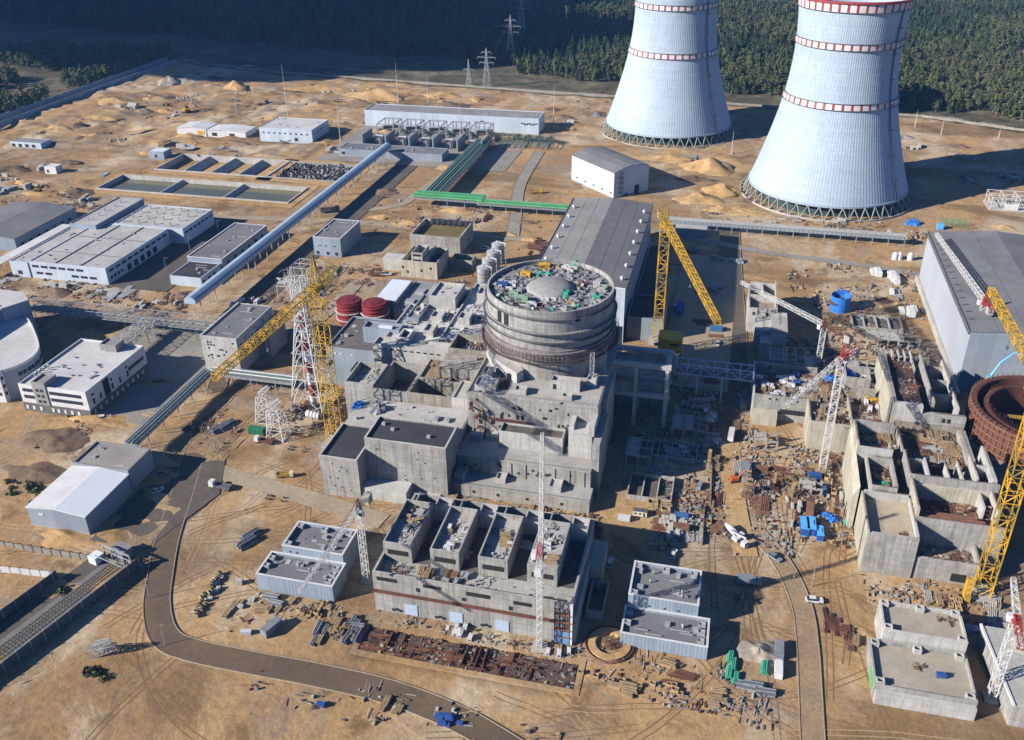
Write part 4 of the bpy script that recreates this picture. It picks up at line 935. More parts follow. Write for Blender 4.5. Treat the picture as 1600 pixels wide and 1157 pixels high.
for x in (-91,-75,-59,): win(g,x,215.9,2.6,4.6,.3,4.6,mat('pale_blue_door',(.38,.46,.56),(.34,.42,.52),.1),'door')
rr = random.Random(2)
for x in (-97.5,-82,-66):
    for k in range(3): win(g,x+k*1.3,215.9,1.3+.4*(k%2),1,.3,.9,DARK,'opening')
st = MB()
for k in range(5):
    for x in (-41,-39.4,-37.8,-36.2): st.bar((x,215,0),(x,215,15.5),.14)
    st.box(-41.2,-36,214.4,215.6,k*3.2+.1,k*3.2+.3)
part('stair_scaffold', st, RUSTL, g); part('scaffold_sheeting', MB().box(-41,-36.2,214.9,215.1,.2,5.6), mat('blue_mesh',(.16,.30,.50),(.12,.22,.38),.6), g); part('corner_post', MB().box(-35.9,-35.2,215,215.9,-1,17.4), WHITE, g)
part('side_ramp', MB().box(-35.4,-30,244,258,-1,9), YCONC, g); part('side_deck', MB().box(-35.4,-34.2,216,243,-1,12), CONC, g)
part('dock', MB().shell(-33,-27,228,243,-1,4,.5), CONC, g)
# the narrow rubble strip between block and reactor
part('yard_wall', MB().box(-112,-30,262,262.6,-1,1.6), CONCW, g)
# rusty foundation strip, lower middle
g = thing('foundation_pit','long sunken strip of rusty shuttering and dark muddy cells, bottom middle','foundation',(-68,203,0))
MUD = mat('rusty_mud',(.135,.095,.08),(.075,.05,.042),.35,bump=.25,fine=.5)
part('floor', MB().box(-103,-32,198,208,-2.5,-.7), MUD, g)
rr = random.Random(18)
for i in range(34):
    x, y = rr.uniform(-102,-40), rr.choice((198.5,207,203,200.5,205)); l = rr.uniform(3,9); h = rr.uniform(-.5,.5)
    if rr.random() < .68: part('partition', MB().box(x,min(x+l,-32.5),y,y+.35,-.7,h+.2), RUST if rr.random() < .7 else MUD, g)
    else: part('partition', MB().box(x,x+.4,max(198.2,y-4),min(207.8,y+3),-.7,h+.2), RUST, g)
for i in range(9):
    x, y = -98+i*7.6+rr.uniform(-2,2), rr.uniform(200,206); part('mud_bank', MB().blob(x,y,-1.0,rr.uniform(2,3.5),rr.uniform(1.5,2.5),rr.uniform(.5,1.1),i*2.2,16,5,.5), MUD, g)
fm = MB()
for i in range(420):
    x, y = rr.uniform(-102,-33), rr.choice((198.4,207.6,203,rr.uniform(198.5,207.5))); fm.bar((x,y,-1.1),(x+rr.gauss(0,.25),y+rr.gauss(0,.25),-1+rr.uniform(.5,1.9)),.07)
for i in range(150):
    x, y = rr.uniform(-102,-35), rr.uniform(198.5,207.5); a_ = rr.choice((0,1.57))+rr.gauss(0,.3); l = rr.uniform(1,4); fm.bar((x,y,-.85),(x+l*math.cos(a_),y+l*math.sin(a_),-.7),.1)
part('starter_bars', fm, RUSTL, g)['kind'] = 'stuff'; part('apron', MB().shell(-105.5,-29.5,195.6,210.4,-.5,.03,2), SAND, g)
# ------------------------------------------------------------------ portal frame and steel bridge in the shade right of the reactor
c0, c1 = at(1036,668), at(983,645)
H1 = 30
g = thing('portal_frame','tall shaded concrete frame standing right of the reactor building','structure',(c0.x,c0.y,0))
fr = MB()
for x in (c0.x, c0.x-13.5, c0.x-25):
    for y in (c0.y, c0.y+14): fr.box(x-.8,x+.8,y-.8,y+.8,-1,H1)
for z in (15,H1):
    for y in (c0.y,c0.y+14): fr.box(c0.x-26,c0.x+1.6,y-1.0,y+1.0,z,z+2)
    for x in (c0.x,c0.x-25): fr.box(x-1,x+1,c0.y+1.05,c0.y+12.95,z+.02,z+1.9)
part('frame', fr, CONCW, g); part('platform', MB().box(c0.x-26,c0.x-2,c0.y+1.1,c0.y+12.9,H1-1.4,H1-.6), CONCD, g); part('low_deck', MB().box(c0.x-24,c0.x-3,c0.y+15.2,c0.y+50,-1,9), CONCD, g); part('infill_wall', MB().box(c0.x-24,c0.x-14.7,c0.y-.4,c0.y+.4,17.1,22), CONC, g)
ca, cb_ = at(1054,583,14), at(1176,606,14)
g = thing('truss_bridge','blue-grey steel truss footbridge in the deep shade right of the reactor','bridge',(ca.x,ca.y,0))
q = MB(); L_ = cb_.x-ca.x
for y in (ca.y,ca.y+6):
    for z in (14,19): q.bar((ca.x,y,z),(ca.x+L_,y,z),.3)
    for i in range(7): q.bar((ca.x+L_*i/6,y,14),(ca.x+L_*i/6,y,19),.28)
    for i in range(6): q.bar((ca.x+L_*i/6,y,14 if i%2 else 19),(ca.x+L_*(i+1)/6,y,19 if i%2 else 14),.18)
for i in range(7):
    for z in (14,19): q.bar((ca.x+L_*i/6,ca.y,z),(ca.x+L_*i/6,ca.y+6,z),.2)
part('truss', q, STEELB, g); part('walkway', MB().box(ca.x,ca.x+L_,ca.y+1,ca.y+5,14.1,14.3), STEELD, g)
q = MB(); [q.bar((ca.x+L_*t,ca.y+dy,-1),(ca.x+L_*t,ca.y+dy,14),.35) for t in (.3,.62) for dy in (0,6)]; part('legs', q, STEELB, g)
# ------------------------------------------------------------------ second reactor under construction
RX, RY = 134.0, 357.0
g = thing('reactor_shell','rust red double ring of the unfinished second reactor at the right edge','building',(RX,RY,0))
part('base', MB().cyl(RX,RY,29,-1,13,64), CONCD, g)
part('outer_ring', MB().lathe([(27,13),(27.3,27),(25.4,27),(25.4,13)], RX, RY, 80, cap=False), RUST, g); part('inner_ring', MB().lathe([(22.5,13),(22.5,25.5),(20.6,25.5),(20.6,13)], RX, RY, 80, cap=False), RUST, g)
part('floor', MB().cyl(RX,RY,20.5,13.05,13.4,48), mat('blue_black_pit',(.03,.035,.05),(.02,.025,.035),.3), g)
rg = MB()
for z in (15,18,21,24,26.5): rg.lathe([(27.3,z),(28.1,z),(28.1,z+.4),(27.3,z+.4)], RX, RY, 80, cap=False)
for i in range(70):
    a = 2*math.pi*i/70; rg.bar((RX+27.9*math.cos(a),RY+27.9*math.sin(a),13),(RX+27.9*math.cos(a),RY+27.9*math.sin(a),28.4),.16)
part('shuttering_ribs', rg, RUSTL, g)
rg = MB()
for r in (26.3,21.6):
    for i in range(int(r*6)):
        a = 2*math.pi*i/int(r*6); rg.bar((RX+r*math.cos(a),RY+r*math.sin(a),25),(RX+r*math.cos(a),RY+r*math.sin(a),28+.5*(i%3)),.07)
part('starter_bars', rg, RUST, g)['kind'] = 'stuff'; part('inner_platform', MB().box(RX-14,RX+6,RY+2,RY+4,20,20.6), YELD, g)
FR = random.Random(55)
def fringe(g, b):                                                     # bent starter bars left standing along a wall top
    if b[5] < 9 or FR.random() < .25: return
    f = MB(); n = int(max(b[1]-b[0],b[3]-b[2])*1.6)
    t0 = FR.uniform(0,.4)
    for i in range(n):
        t = t0+(1-t0)*i/n; x = b[0]+(b[1]-b[0])*(t if b[1]-b[0] > b[3]-b[2] else .5); y = b[2]+(b[3]-b[2])*(t if b[1]-b[0] <= b[3]-b[2] else .5)
        f.bar((x,y,b[5]-.1),(x+FR.gauss(0,.12),y+FR.gauss(0,.12),b[5]+FR.uniform(.5,1.3)),.06)
    if n: part('starter_bars', f, RUST, g)['kind'] = 'stuff'
def wallset(name, label, boxes, floors, extra=None):
    x = sum(b[0] for b in boxes)/len(boxes); y = sum(b[2] for b in boxes)/len(boxes)
    g = thing(name, label, 'building', (x,y,0))
    for b in boxes: part('wall', MB().box(*b[:6]), b[6] if len(b) > 6 else CONC, g); fringe(g, b)
    for f in floors: part('floor', MB().box(f[0],f[1],f[2],f[3],f[4]-.6,f[4]), f[5], g)
    return g
# front right stepped block
g = wallset('stepped_block','beige concrete block with broad plain front wall at the right',
    [(60,76.4,273.2,274.2,-1,17.7,CONC),(59.2,59.95,273.2,297,-1,18.2,YCONC),(75.6,76.4,274.25,296,9,18.4,CONCW),(76.45,98,274,275,-1,9.2,CONC),(97,98,275.05,283.4,-1,10.2,CONC),
     (76.45,106,283.5,284.5,-1,19.2,CONC),(60,75.5,296,296.9,14,19,CONCW)],
    [(60,75.5,274.25,296,15.6,mat('dusty_slab',(.44,.37,.27),(.36,.30,.21),.2)),(76.45,97,275,283.4,7.4,DECK)])
win(g,92,273.9,2.6,5,.3,3.4,DARK,'opening'); part('roof_patch', MB().box(70.5,73.6,276,278.2,15.62,15.75), RUST, g)
# pit with rusty floor behind the broad wall
g = wallset('open_pit_block','open rusty pit with pale back wall behind the broad right front wall',
    [(76.45,77.3,284.55,303,12,22.5,YCONC),(77.35,106,302,303,12,20.5,YCONC),(76,107,303.05,304.4,12,23.6,CONC),(104,104.8,291,302,12,21.5,CONCW),(100,100.8,293,302,12,20.5,CONCW)],
    [(77.35,106,284.55,302,14,RUST)])
for i in range(0,3): part('floor_beam', MB().box(78,102-2*i,285.2+i*1.9,286.1+i*1.9,17.4,18.1), RUSTL, g)
# dark partition cells
g = wallset('partition_block','dark cells with thin concrete partitions between pit and rubble deck',
    [(76,76.8,304.45,321,10,23,CONC),(83,83.7,306,318,10,22.5,CONCW),(90,90.7,306,315,10,22.5,CONCW),(95,95.7,306,319,10,22,CONCW),(99.5,100.2,306,321,10,24,CONCW),(104.5,106,304.45,327,10,25,CONCW),(77,83,318.1,318.8,10,21,CONC),(101,104.4,314,315,10,24,CONCW)],
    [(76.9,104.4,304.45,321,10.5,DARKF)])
g = wallset('rubble_cell','open concrete cell filled with green and brown rubble at the right',
    [(61.8,62.6,297,316.5,-1,21,YCONC),(62.65,71.5,297,297.8,14,21,CONC),(71,71.8,297.85,316.5,14,21,CONC),(62.65,70.9,315.8,316.5,14,21,CONC)],[(62.65,70.9,297.85,315.7,17,DECK)])
g = wallset('shutter_cell','concrete cell stacked with dark shuttering above the rubble cell',
    [(58.6,59.5,317.2,338,-1,24,YCONC),(59.55,71.6,317.2,318,16,24.4,CONCW),(59.55,75,337.2,338,16,24,CONC),(71,71.8,318.05,325,16,23,CONC)],[(59.55,75.5,318.05,337.1,18,DECK)])
part('buttress', MB().prism([(56.5,297),(58.5,297),(58.5,338),(57.6,338)],-1,[15,20,22,20]), YCONC, g)
# rubble deck
g = wallset('rubble_deck','wide deck strewn with rusty reinforcement in front of the long wall',[(75.6,76.4,321.1,338,10,22,CONC),(100,103,321.1,345,8,20,CONC)],[(71.9,100,321.1,347,17,DECK)])
g = wallset('long_wall_block','long raised hall shell with dark slab roof and thick pale left wall',
    [(73.6,76,347,396,-1,28,YCONC),(76.05,86,347,349.4,20,28,CONCW),(76.05,103,347.2,349.6,14,19.8,CONCD),(86.05,103,347,349.4,20,24.5,CONC),(90.5,91.2,352,394,18,28,CONC),(100.2,101,352,394,14,26,CONCW),(91.3,100.1,364,364.7,16,25,CONC),(91.3,100.1,376,376.7,16,25,CONC),(91.3,100.1,388,388.7,16,25,CONC)],
    [(76.05,86.6,349.5,392,26,mat('rust_brown_slab',(.10,.06,.048),(.07,.042,.034),.3)),(86.7,103,349.7,396,16.5,DECK)])
for i in range(4): part('rib', MB().box(78.5+i*2.6,79+i*2.6,388,395,26.1,28.5), CONCW, g)
for x in (94.5,96.5): win(g,x,346.9,22.4,1.1,.3,1.8,DARK,'opening')
# left low yards
g = wallset('low_yard_block','low concrete yard with two-tone front wall below the white cranes',
    [(19.6,20.4,369,399,-1,12.6,CONCW),(20.45,44,368.2,369,-1,12.6,CONC),(20.45,49,398.2,399,-1,12.6,CONC),(43.2,44,349.8,368.15,-1,13.6,YCONC),(44.05,61,349,349.8,-1,13.6,YCONC),(60.2,61,349.85,372,-1,14.5,YCONC)],
    [(20.45,73.5,369.05,398.1,10.2,DECK),(44.05,60.1,349.85,369,10.8,DECK),(61.05,73.5,340,369,12,DECK)])
for x in (27,30,39): win(g,x,368.1,11,.9,.25,.8,DARK,'opening')
win(g,37.5,368.1,5,11,.25,2.4,DARK,'opening'); part('dark_wall', MB().box(62,72,374,375,10.3,18), CONCD, g); part('dark_frame', MB().shell(60,71,385,396,10.3,17,.6), CONC, g)
part('low_base', MB().box(19.9,31,363,368.1,-1,5.5), YCONC, g)
# unfinished tower row in the yard
g = wallset('unfinished_tower','unfinished concrete tower row with empty roof frames beside the white crane jib',
    [(16,31,455,456,-1,14,CONCW),(16,16.8,456.05,489,-1,13,CONCW),(30.2,31,456.05,492,-1,15,CONCW),(16.85,30.1,472,472.8,8,14,CONCW),(16.85,30.1,488,489,-1,14.5,CONCW),(23,23.7,472.85,488,8,14,CONCW),
     (20,28,438,454.9,-1,10,CONCW),(28.05,36,432,454.9,-1,13,CONCW),(23,29,428,437.9,-1,8,CONCW)],[(16.85,30.1,456.05,488,10,DECK),(28.05,36,432,450,13.2,SLAB)])
for x in (19,26): win(g,x,454.9,11,1.2,.25,1.8,DARK,'opening')
bl = bld('blue_clad_box','blue-clad box with parapet in the shade below the unfinished tower','building',27,34,404,416,12,PANELM,ROOFM,par=.6)
g = thing('lattice_platform','shaded steel frame platform in front of the blue-clad box','structure',(38,412,0))
q = MB()
for x in (35,39.5,44):
    for y in (402,410,418): q.bar((x,y,-1),(x,y,12),.22)
    for z in (6,12): q.bar((x,402,z),(x,418,z),.2)
for y in (402,410,418):
    for z in (6,12): q.bar((35,y,z),(44,y,z),.2)
part('frame', q, STEEL, g)
# lower right pair of pale boxes
def pale_box(label, x0, x1, y0, y1, h, extra):
    g = thing('pump_house', label, 'building', ((x0+x1)/2,(y0+y1)/2,0))
    part('wall', MB().shell(x0,x1,y0,y1,-1,h,.6), CONCW if extra else CONC, g); part('roof', MB().box(x0+.6,x1-.6,y0+.6,y1-.6,h-1.9,h-1.4), mat('dusty_roof_slab',(.37,.335,.275),(.29,.255,.20),.15), g)
    for u, w_ in ((.06,.92),(.5,.92),(.93,.92),(.06,.1),(.94,.1)):
        x, y = x0+(x1-x0)*u, y0+(y1-y0)*w_; part('vent_box', MB().shell(x-1.2,x+1.2,y-1,y+1,h-1.4,h+.5,.3), CONCW, g)
    return g
pale_box('pale concrete box with dusty roof, upper of the pair at lower right',62,87,235,248.5,10,True)
g = pale_box('pale concrete box with dusty roof, lower of the pair at lower right',58,87,215,234.4,6,False)
part('ledge', MB().box(58.3,86.7,213.2,214.95,-1,4.6), CONCW, g); part('green_sheeting', MB().box(57.85,57.98,217,224,1,4.6), GREENL, g)
g = thing('slab_block','flat unfinished slab block with white edge at the lower right corner','building',(105,235,0))
part('wall', MB().prism([(93,246),(96,214),(122,214),(122,246)],-1,8), CONC, g); part('roof', MB().prism([(93.6,245.5),(96.5,214.5),(121.5,214.5),(121.5,245.5)],8.02,8.3), SLAB, g); part('edge', MB().bar((93,246,8.3),(96,214,8.3),.5), WHITE, g)

tb = next(o for o in COL.objects if o.name.startswith('terrace_building'))
for i, a in enumerate(((-155,-129,363,403,21.9,22),(-127,-99,368,431,24,34),(-144,-132,404,420,27.8,5),(-151,-133,415,431,22,8),(-151,-146,387,413,23.4,5),(-148,-100,299,319,17.2,10),(-118,-102,338.5,350,26.5,5))): roofjunk(tb if a[4] != 17.2 else next(o for o in COL.objects if o.name.startswith('auxiliary_building')), *a, seed=i+3, m=[STEEL,WHITE,CONCW][i%3])
roofjunk(next(o for o in COL.objects if o.name.startswith('control_hall')),-184,-171,364,394,15.3,8,9)
for x0, x1, y0, y1, h in ((-138,-133,372,380,25.5),(-124,-118,384,391,28),(-112,-104,392,398,27),(-150,-146,393,399,24.5),(-122,-112,412,420,28.5),(-108,-101,376,384,26.5),(-140,-134,389,396,24.5)):
    part('annex', MB().shell(x0,x1,y0,y1,20,h,.35).box(x0+.35,x1-.35,y0+.35,y1-.35,20,h-1), CONCW, tb)

# small openings, ledges and lean-tos that break up the reactor's terraces and blocks
rb_ = next(o for o in COL.objects if o.name.startswith('reactor_building')); rr = random.Random(71)
for i in range(26): win(rb_,rr.uniform(-96,-54),309.87,rr.uniform(14,30.5),rr.choice((.7,1.1,1.6)),.22,rr.choice((.7,1.2,2)),DARK,'opening')
for i in range(14): win(rb_,rr.uniform(-95,-46),292.98,rr.uniform(6,11.5),.9,.25,.8,DARK,'opening')
for x0,x1,y0,y1,z,h in ((-95,-90,304,309.8,12.6,16),(-89,-84,306,309.8,12.6,15),(-54,-50.5,304,308,12.6,15.5),(-97,-93,286,292.6,5.2,8),(-80,-76,288,292.6,5.2,7.4),(-58,-53,287,292.6,5.2,7.8),(-95,-86,313,320,32.2,35),(-78,-73,313,317,32.2,34.6),(-58,-54,313,316,32.2,34.2),(-50,-46,326,332,32.2,35.5),(-94,-90,322,327,32.2,36)):
    part('lean_to', MB().shell(x0,x1,y0,y1,z,h,.3).box(x0+.3,x1-.3,y0+.3,y1-.3,h-1,h-.7), CONCW, rb_)
rl = MB()
for x in range(-97,-43,2): rl.bar((x,293.3,12.6),(x,293.3,13.7),.05); rl.bar((x,310.2,33),(x,310.2,34),.05); rl.bar((x,283.9,5.2),(x,283.9,6.2),.05)
for y, z in ((293.3,13.7),(310.2,34),(283.9,6.2)): rl.bar((-97.5,y,z),(-43,y,z),.05)
part('railings', rl, STEELD, rb_)
ab_ = next(o for o in COL.objects if o.name.startswith('auxiliary_building'))
for i in range(9): win(ab_,rr.uniform(-146,-134),271.95,rr.uniform(3,16),.5,.2,.5,DARK,'opening')
for i in range(12): win(ab_,rr.uniform(-129,-100),280.45,rr.uniform(6,21),.5,.2,.5,DARK,'opening')
# half-built frames standing in the shade and in the yard right of the reactor
def frame(label, x0, y0, nx_, ny_, dx, dy, h, fl):
    g = thing('concrete_skeleton', label, 'structure', (x0,y0,0)); 
    for i in range(nx_):
        for j in range(ny_): part('column', MB().box(x0+i*dx-.4,x0+i*dx+.4,y0+j*dy-.4,y0+j*dy+.4,-1,h+(1.2 if (i+j)%2 else 0)), CONC, g)
    for j in range(ny_): part('beam', MB().box(x0+.45,x0+(nx_-1)*dx-.45,y0+j*dy-.3,y0+j*dy+.3,h-.9,h-.1), CONC, g)
    if fl: part('slab', MB().box(x0-.6,x0+(nx_-1)*dx*fl,y0-.6,y0+(ny_-1)*dy+.6,h,h+.3), SLAB, g)
    fr_ = MB()
    for i in range(nx_):
        for j in range(ny_):
            for k in range(4): fr_.bar((x0+i*dx-.3+.2*k,y0+j*dy,h),(x0+i*dx-.3+.2*k,y0+j*dy,h+2.3),.05)
    part('starter_bars', fr_, RUST, g)['kind'] = 'stuff'
frame('low half-built concrete frame in the deep shade below the truss bridge', -14, 345, 4, 3, 5, 5, 5, .6)
frame('half-built concrete frame in the shade beside the reactor corner', -31, 318, 3, 3, 5, 6, 6.5, .5)
frame('half-built concrete frame at the foot of the low yard wall', 22, 344, 3, 2, 4.5, 5, 4.5, .5)
frame('long half-built concrete frame on the pale yard left of the right turbine hall', 78, 452, 6, 2, 5, 7, 5, .7)
frame('half-built concrete frame on the sandy yard behind the long wall', 60, 415, 5, 3, 5, 5, 4.5, .55)
frame('tall half-built concrete frame between the unfinished tower and the long wall', 44, 408, 3, 3, 4.5, 5, 8, .6)
frame('small half-built frame in the cluttered yard by the stepped block', 40, 315, 3, 2, 4, 4, 3.5, .7)
def footing(label, x0, x1, y0, y1, h, n_):
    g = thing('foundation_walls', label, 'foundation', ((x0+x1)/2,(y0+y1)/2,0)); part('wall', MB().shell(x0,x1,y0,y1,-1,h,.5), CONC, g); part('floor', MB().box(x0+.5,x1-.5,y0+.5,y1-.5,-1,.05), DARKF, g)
    for i in range(1,n_): x = x0+(x1-x0)*i/n_; part('partition', MB().box(x-.25,x+.25,y0+.5,y1-.5,.05,h*.8), CONC, g)
footing('low rectangular foundation walls in the shade right of the reactor terraces', -28, -10, 296, 312, 2, 3)
footing('low foundation walls crossing the shaded yard below the truss bridge', -24, -2, 326, 338, 2.2, 4)
footing('low foundation walls in the yard in front of the right turbine hall', 82, 106, 420, 440, 2.4, 3)
footing('low foundation walls on the pale yard near the blue open tank', 72, 98, 470, 486, 1.8, 4)
# ------------------------------------------------------------------ galleries and pipe bridges
g = thing('enclosed_gallery','long pale blue enclosed conveyor gallery on legs crossing the left of the site','gallery',(-287,411,0))
TUBE = mat('silver_blue_sheeting',(.33,.42,.50),(.28,.365,.445),.06,rough=.4,fine=.1)
prof = [(-290.5,9),(-283.5,9),(-283.4,11.2),(-284.4,12.6),(-286.2,13.4),(-287.8,13.4),(-289.6,12.6),(-290.6,11.2)]; k = len(prof)
gb = MB(); gb.add([(x,404,z) for x,z in prof]+[(x,716,z) for x,z in prof], [tuple(range(k)), tuple(range(2*k-1,k-1,-1))]+[(i,i+k,(i+1)%k+k,(i+1)%k) for i in range(k)]); part('body', gb, TUBE, g)
for i in range(53):
    jb = MB()
    for (xa,za),(xb,zb) in zip(prof[1:],prof[2:]): jb.bar((xa,404+i*6,za+.02),(xb,404+i*6,zb+.02),.09)
    part('joint_band', jb, PANELM, g)
part('ridge', MB().box(-284.0,-283.2,403.9,716,11.5,11.9), PANELG, g)
each('leg', [((x,410+i*16,-1),(x,410+i*16,9),.3) for i in range(20) for x in (-289.5,-284.5)], STEEL, g)
def truss_gallery(label, x0, x1, y0, y1, z, along, deck):
    g = thing('truss_gallery', label, 'gallery', (x0,y0,0)); q = MB(); L_ = (x1-x0) if along == 'x' else (y1-y0); n = int(L_/4)
    P = (lambda s,t,h: (x0+s,y0+t*(y1-y0),h)) if along == 'x' else (lambda s,t,h: (x0+t*(x1-x0),y0+s,h))
    for i in range(n+1):
        s = L_*i/n
        for t in (0,1):
            q.bar(P(s,t,z),P(s,t,z+4),.13)
            if i < n:
                q.bar(P(s,t,z+4),P(s+L_/n,t,z+4),.15); q.bar(P(s,t,z),P(s+L_/n,t,z),.18); q.bar(P(s,t,z if i%2 else z+4),P(s+L_/n,t,z+4 if i%2 else z),.1)
        q.bar(P(s,0,z+4),P(s,1,z+4),.13); q.bar(P(s,0,z),P(s,1,z),.15)
        if i < n: q.bar(P(s,i%2,z+4),P(s+L_/n,1-i%2,z+4),.1); q.bar(P(s,0,z+2),P(s+L_/n,0,z+2),.09)
    part('truss', q, STEEL, g)
    d = MB()
    a, b = P(0,.08,z+.1), P(L_,.92,z+.35); d.box(min(a[0],b[0]),max(a[0],b[0]),min(a[1],b[1]),max(a[1],b[1]),a[2],b[2]); part('deck', d, deck, g)
    k = max(2,int(L_/14)); each('leg', [(P(L_*(i+.5)/k,t,-1),P(L_*(i+.5)/k,t,z),.2) for i in range(k) for t in (0,1)], STEELD, g); return g
truss_gallery('open galvanised truss gallery running from the round building to the pitted block',-378,-249,381,390,6.5,'x',ROADG)
truss_gallery('short truss gallery branching towards the white office building',-302,-294,347,380.5,6.5,'y',ROADG)
def pipe_bridge(label, pts, z, w, m, m2, npipe=4, base=STEEL):
    g = thing('pipe_bridge', label, 'pipe bridge', (pts[0][0],pts[0][1],0)); pi = MB(); fr = MB(); lg = []
    for (a, b) in zip(pts, pts[1:]):
        a = Vector((*a,0)); b = Vector((*b,0)); d = (b-a); L_ = d.length; d.normalize(); n = Vector((-d.y,d.x,0)); e = d*(w/2)
        for k in range(npipe):
            o_ = n*((k+.5)/npipe-.5)*w; r = w/npipe*(.20+.10*(k%2)); pi.bar(a-e+o_+Vector((0,0,z+1+r)), b+e+o_+Vector((0,0,z+1+r)), r, k % 2, 8)
        for t in (-.5,.5):
            o_ = n*t*w
            for h in (0,1.0): fr.bar(a-e+o_+Vector((0,0,z+h)), b+e+o_+Vector((0,0,z+h)), .16)
            for i in range(int(L_/3)): s = a+d*(i*3)+o_; fr.bar(s+Vector((0,0,z)), s+Vector((0,0,z+1.9)), .08)
            fr.bar(a-e+o_+Vector((0,0,z+1.9)), b+e+o_+Vector((0,0,z+1.9)), .08)
        k = max(2,int(L_/11))
        for i in range(k):
            c = a+d*(L_*(i+.5)/k)
            for t in (-.42,.42): lg.append((c+n*t*w+Vector((0,0,-1)), c+n*t*w+Vector((0,0,z)), .22))
            fr.bar(c-n*w*.5+Vector((0,0,z-.2)), c+n*w*.5+Vector((0,0,z-.2)), .22)
        q = [a-e-n*w/2, b+e-n*w/2, b+e+n*w/2, a-e+n*w/2]; fr.prism([(v.x,v.y) for v in q], z+.3, z+.45)
    part('pipes', pi, [m, m2], g); part('frame', fr, base, g); each('leg', lg, base, g); return g
pipe_bridge('wide green pipe bridge leading down from the transformer yard',[(-214,755),(-214,628)],6,15,GREEN,GREENP,6)
pipe_bridge('bright green pipe bridge running crosswise to the dark turbine hall',[(-220,612),(-180,612)],6,13,GREENL,GREEN,4)
pipe_bridge('narrow bright green pipe bridge ending at the dark turbine hall',[(-172,608),(-104,608)],5.5,9,GREENL,GREEN,3)
pipe_bridge('dull green pipe bridge on posts beside the white office building',[(-239,279),(-239,338)],7,6,GREENP,STEEL,4)
pipe_bridge('dull green pipe bridge turning towards the white lattice tower',[(-235,341),(-196,341)],7,6,GREENP,STEEL,4)
g = thing('pipe_gallery','long grey gallery on trestles between the two turbine halls','gallery',(-42,603,0))
part('body', MB().box(-40,114,598,603,4.5,7), PANELG, g); part('roof', MB().box(-40.3,114.3,597.6,603.4,7.02,7.3), ROOFL, g)
lg = MB(); 
for i in range(16):
    for y in (598.3,602.7): lg.bar((-36+i*10,y,-1),(-36+i*10,y,4.5),.25)
for i in range(52): lg.bar((-40+i*3,597.9,4.6),(-40+i*3,597.9,6.9),.14)
part('trestles', lg, STEEL, g)
bld('valve_house','low grey block at the end of the long grey gallery','building',-40,-12,588,597,5,PANELG,ROOFL,par=.3)
# scattered pipe-rack steelwork in the transformer yard corner
g = thing('pipe_rack','tangle of dull green pipe racks at the corner of the transformer yard','pipe rack',(-190,770,0)); q = MB(); rr = random.Random(31)
for i in range(12):
    for j in range(4):
        x, y = -212+i*5, 762+j*9; q.bar((x,y,-.5),(x,y,5+2*(i%2)),.18)
        if i < 11: q.bar((x,y,5),(x+5,y,5),.25,0,5)
    q.bar((-212+i*5,762,5.3),(-212+i*5,790,5.3),.25,0,5)
part('frame', q, GREENP, g); q = MB()
for i in range(4): q.lattice((-196+i*10,800,0),(-188+i*10,782,7),2.6,2.6,5,.3,.2)
part('inclined_ducts', q, GREENP, g)
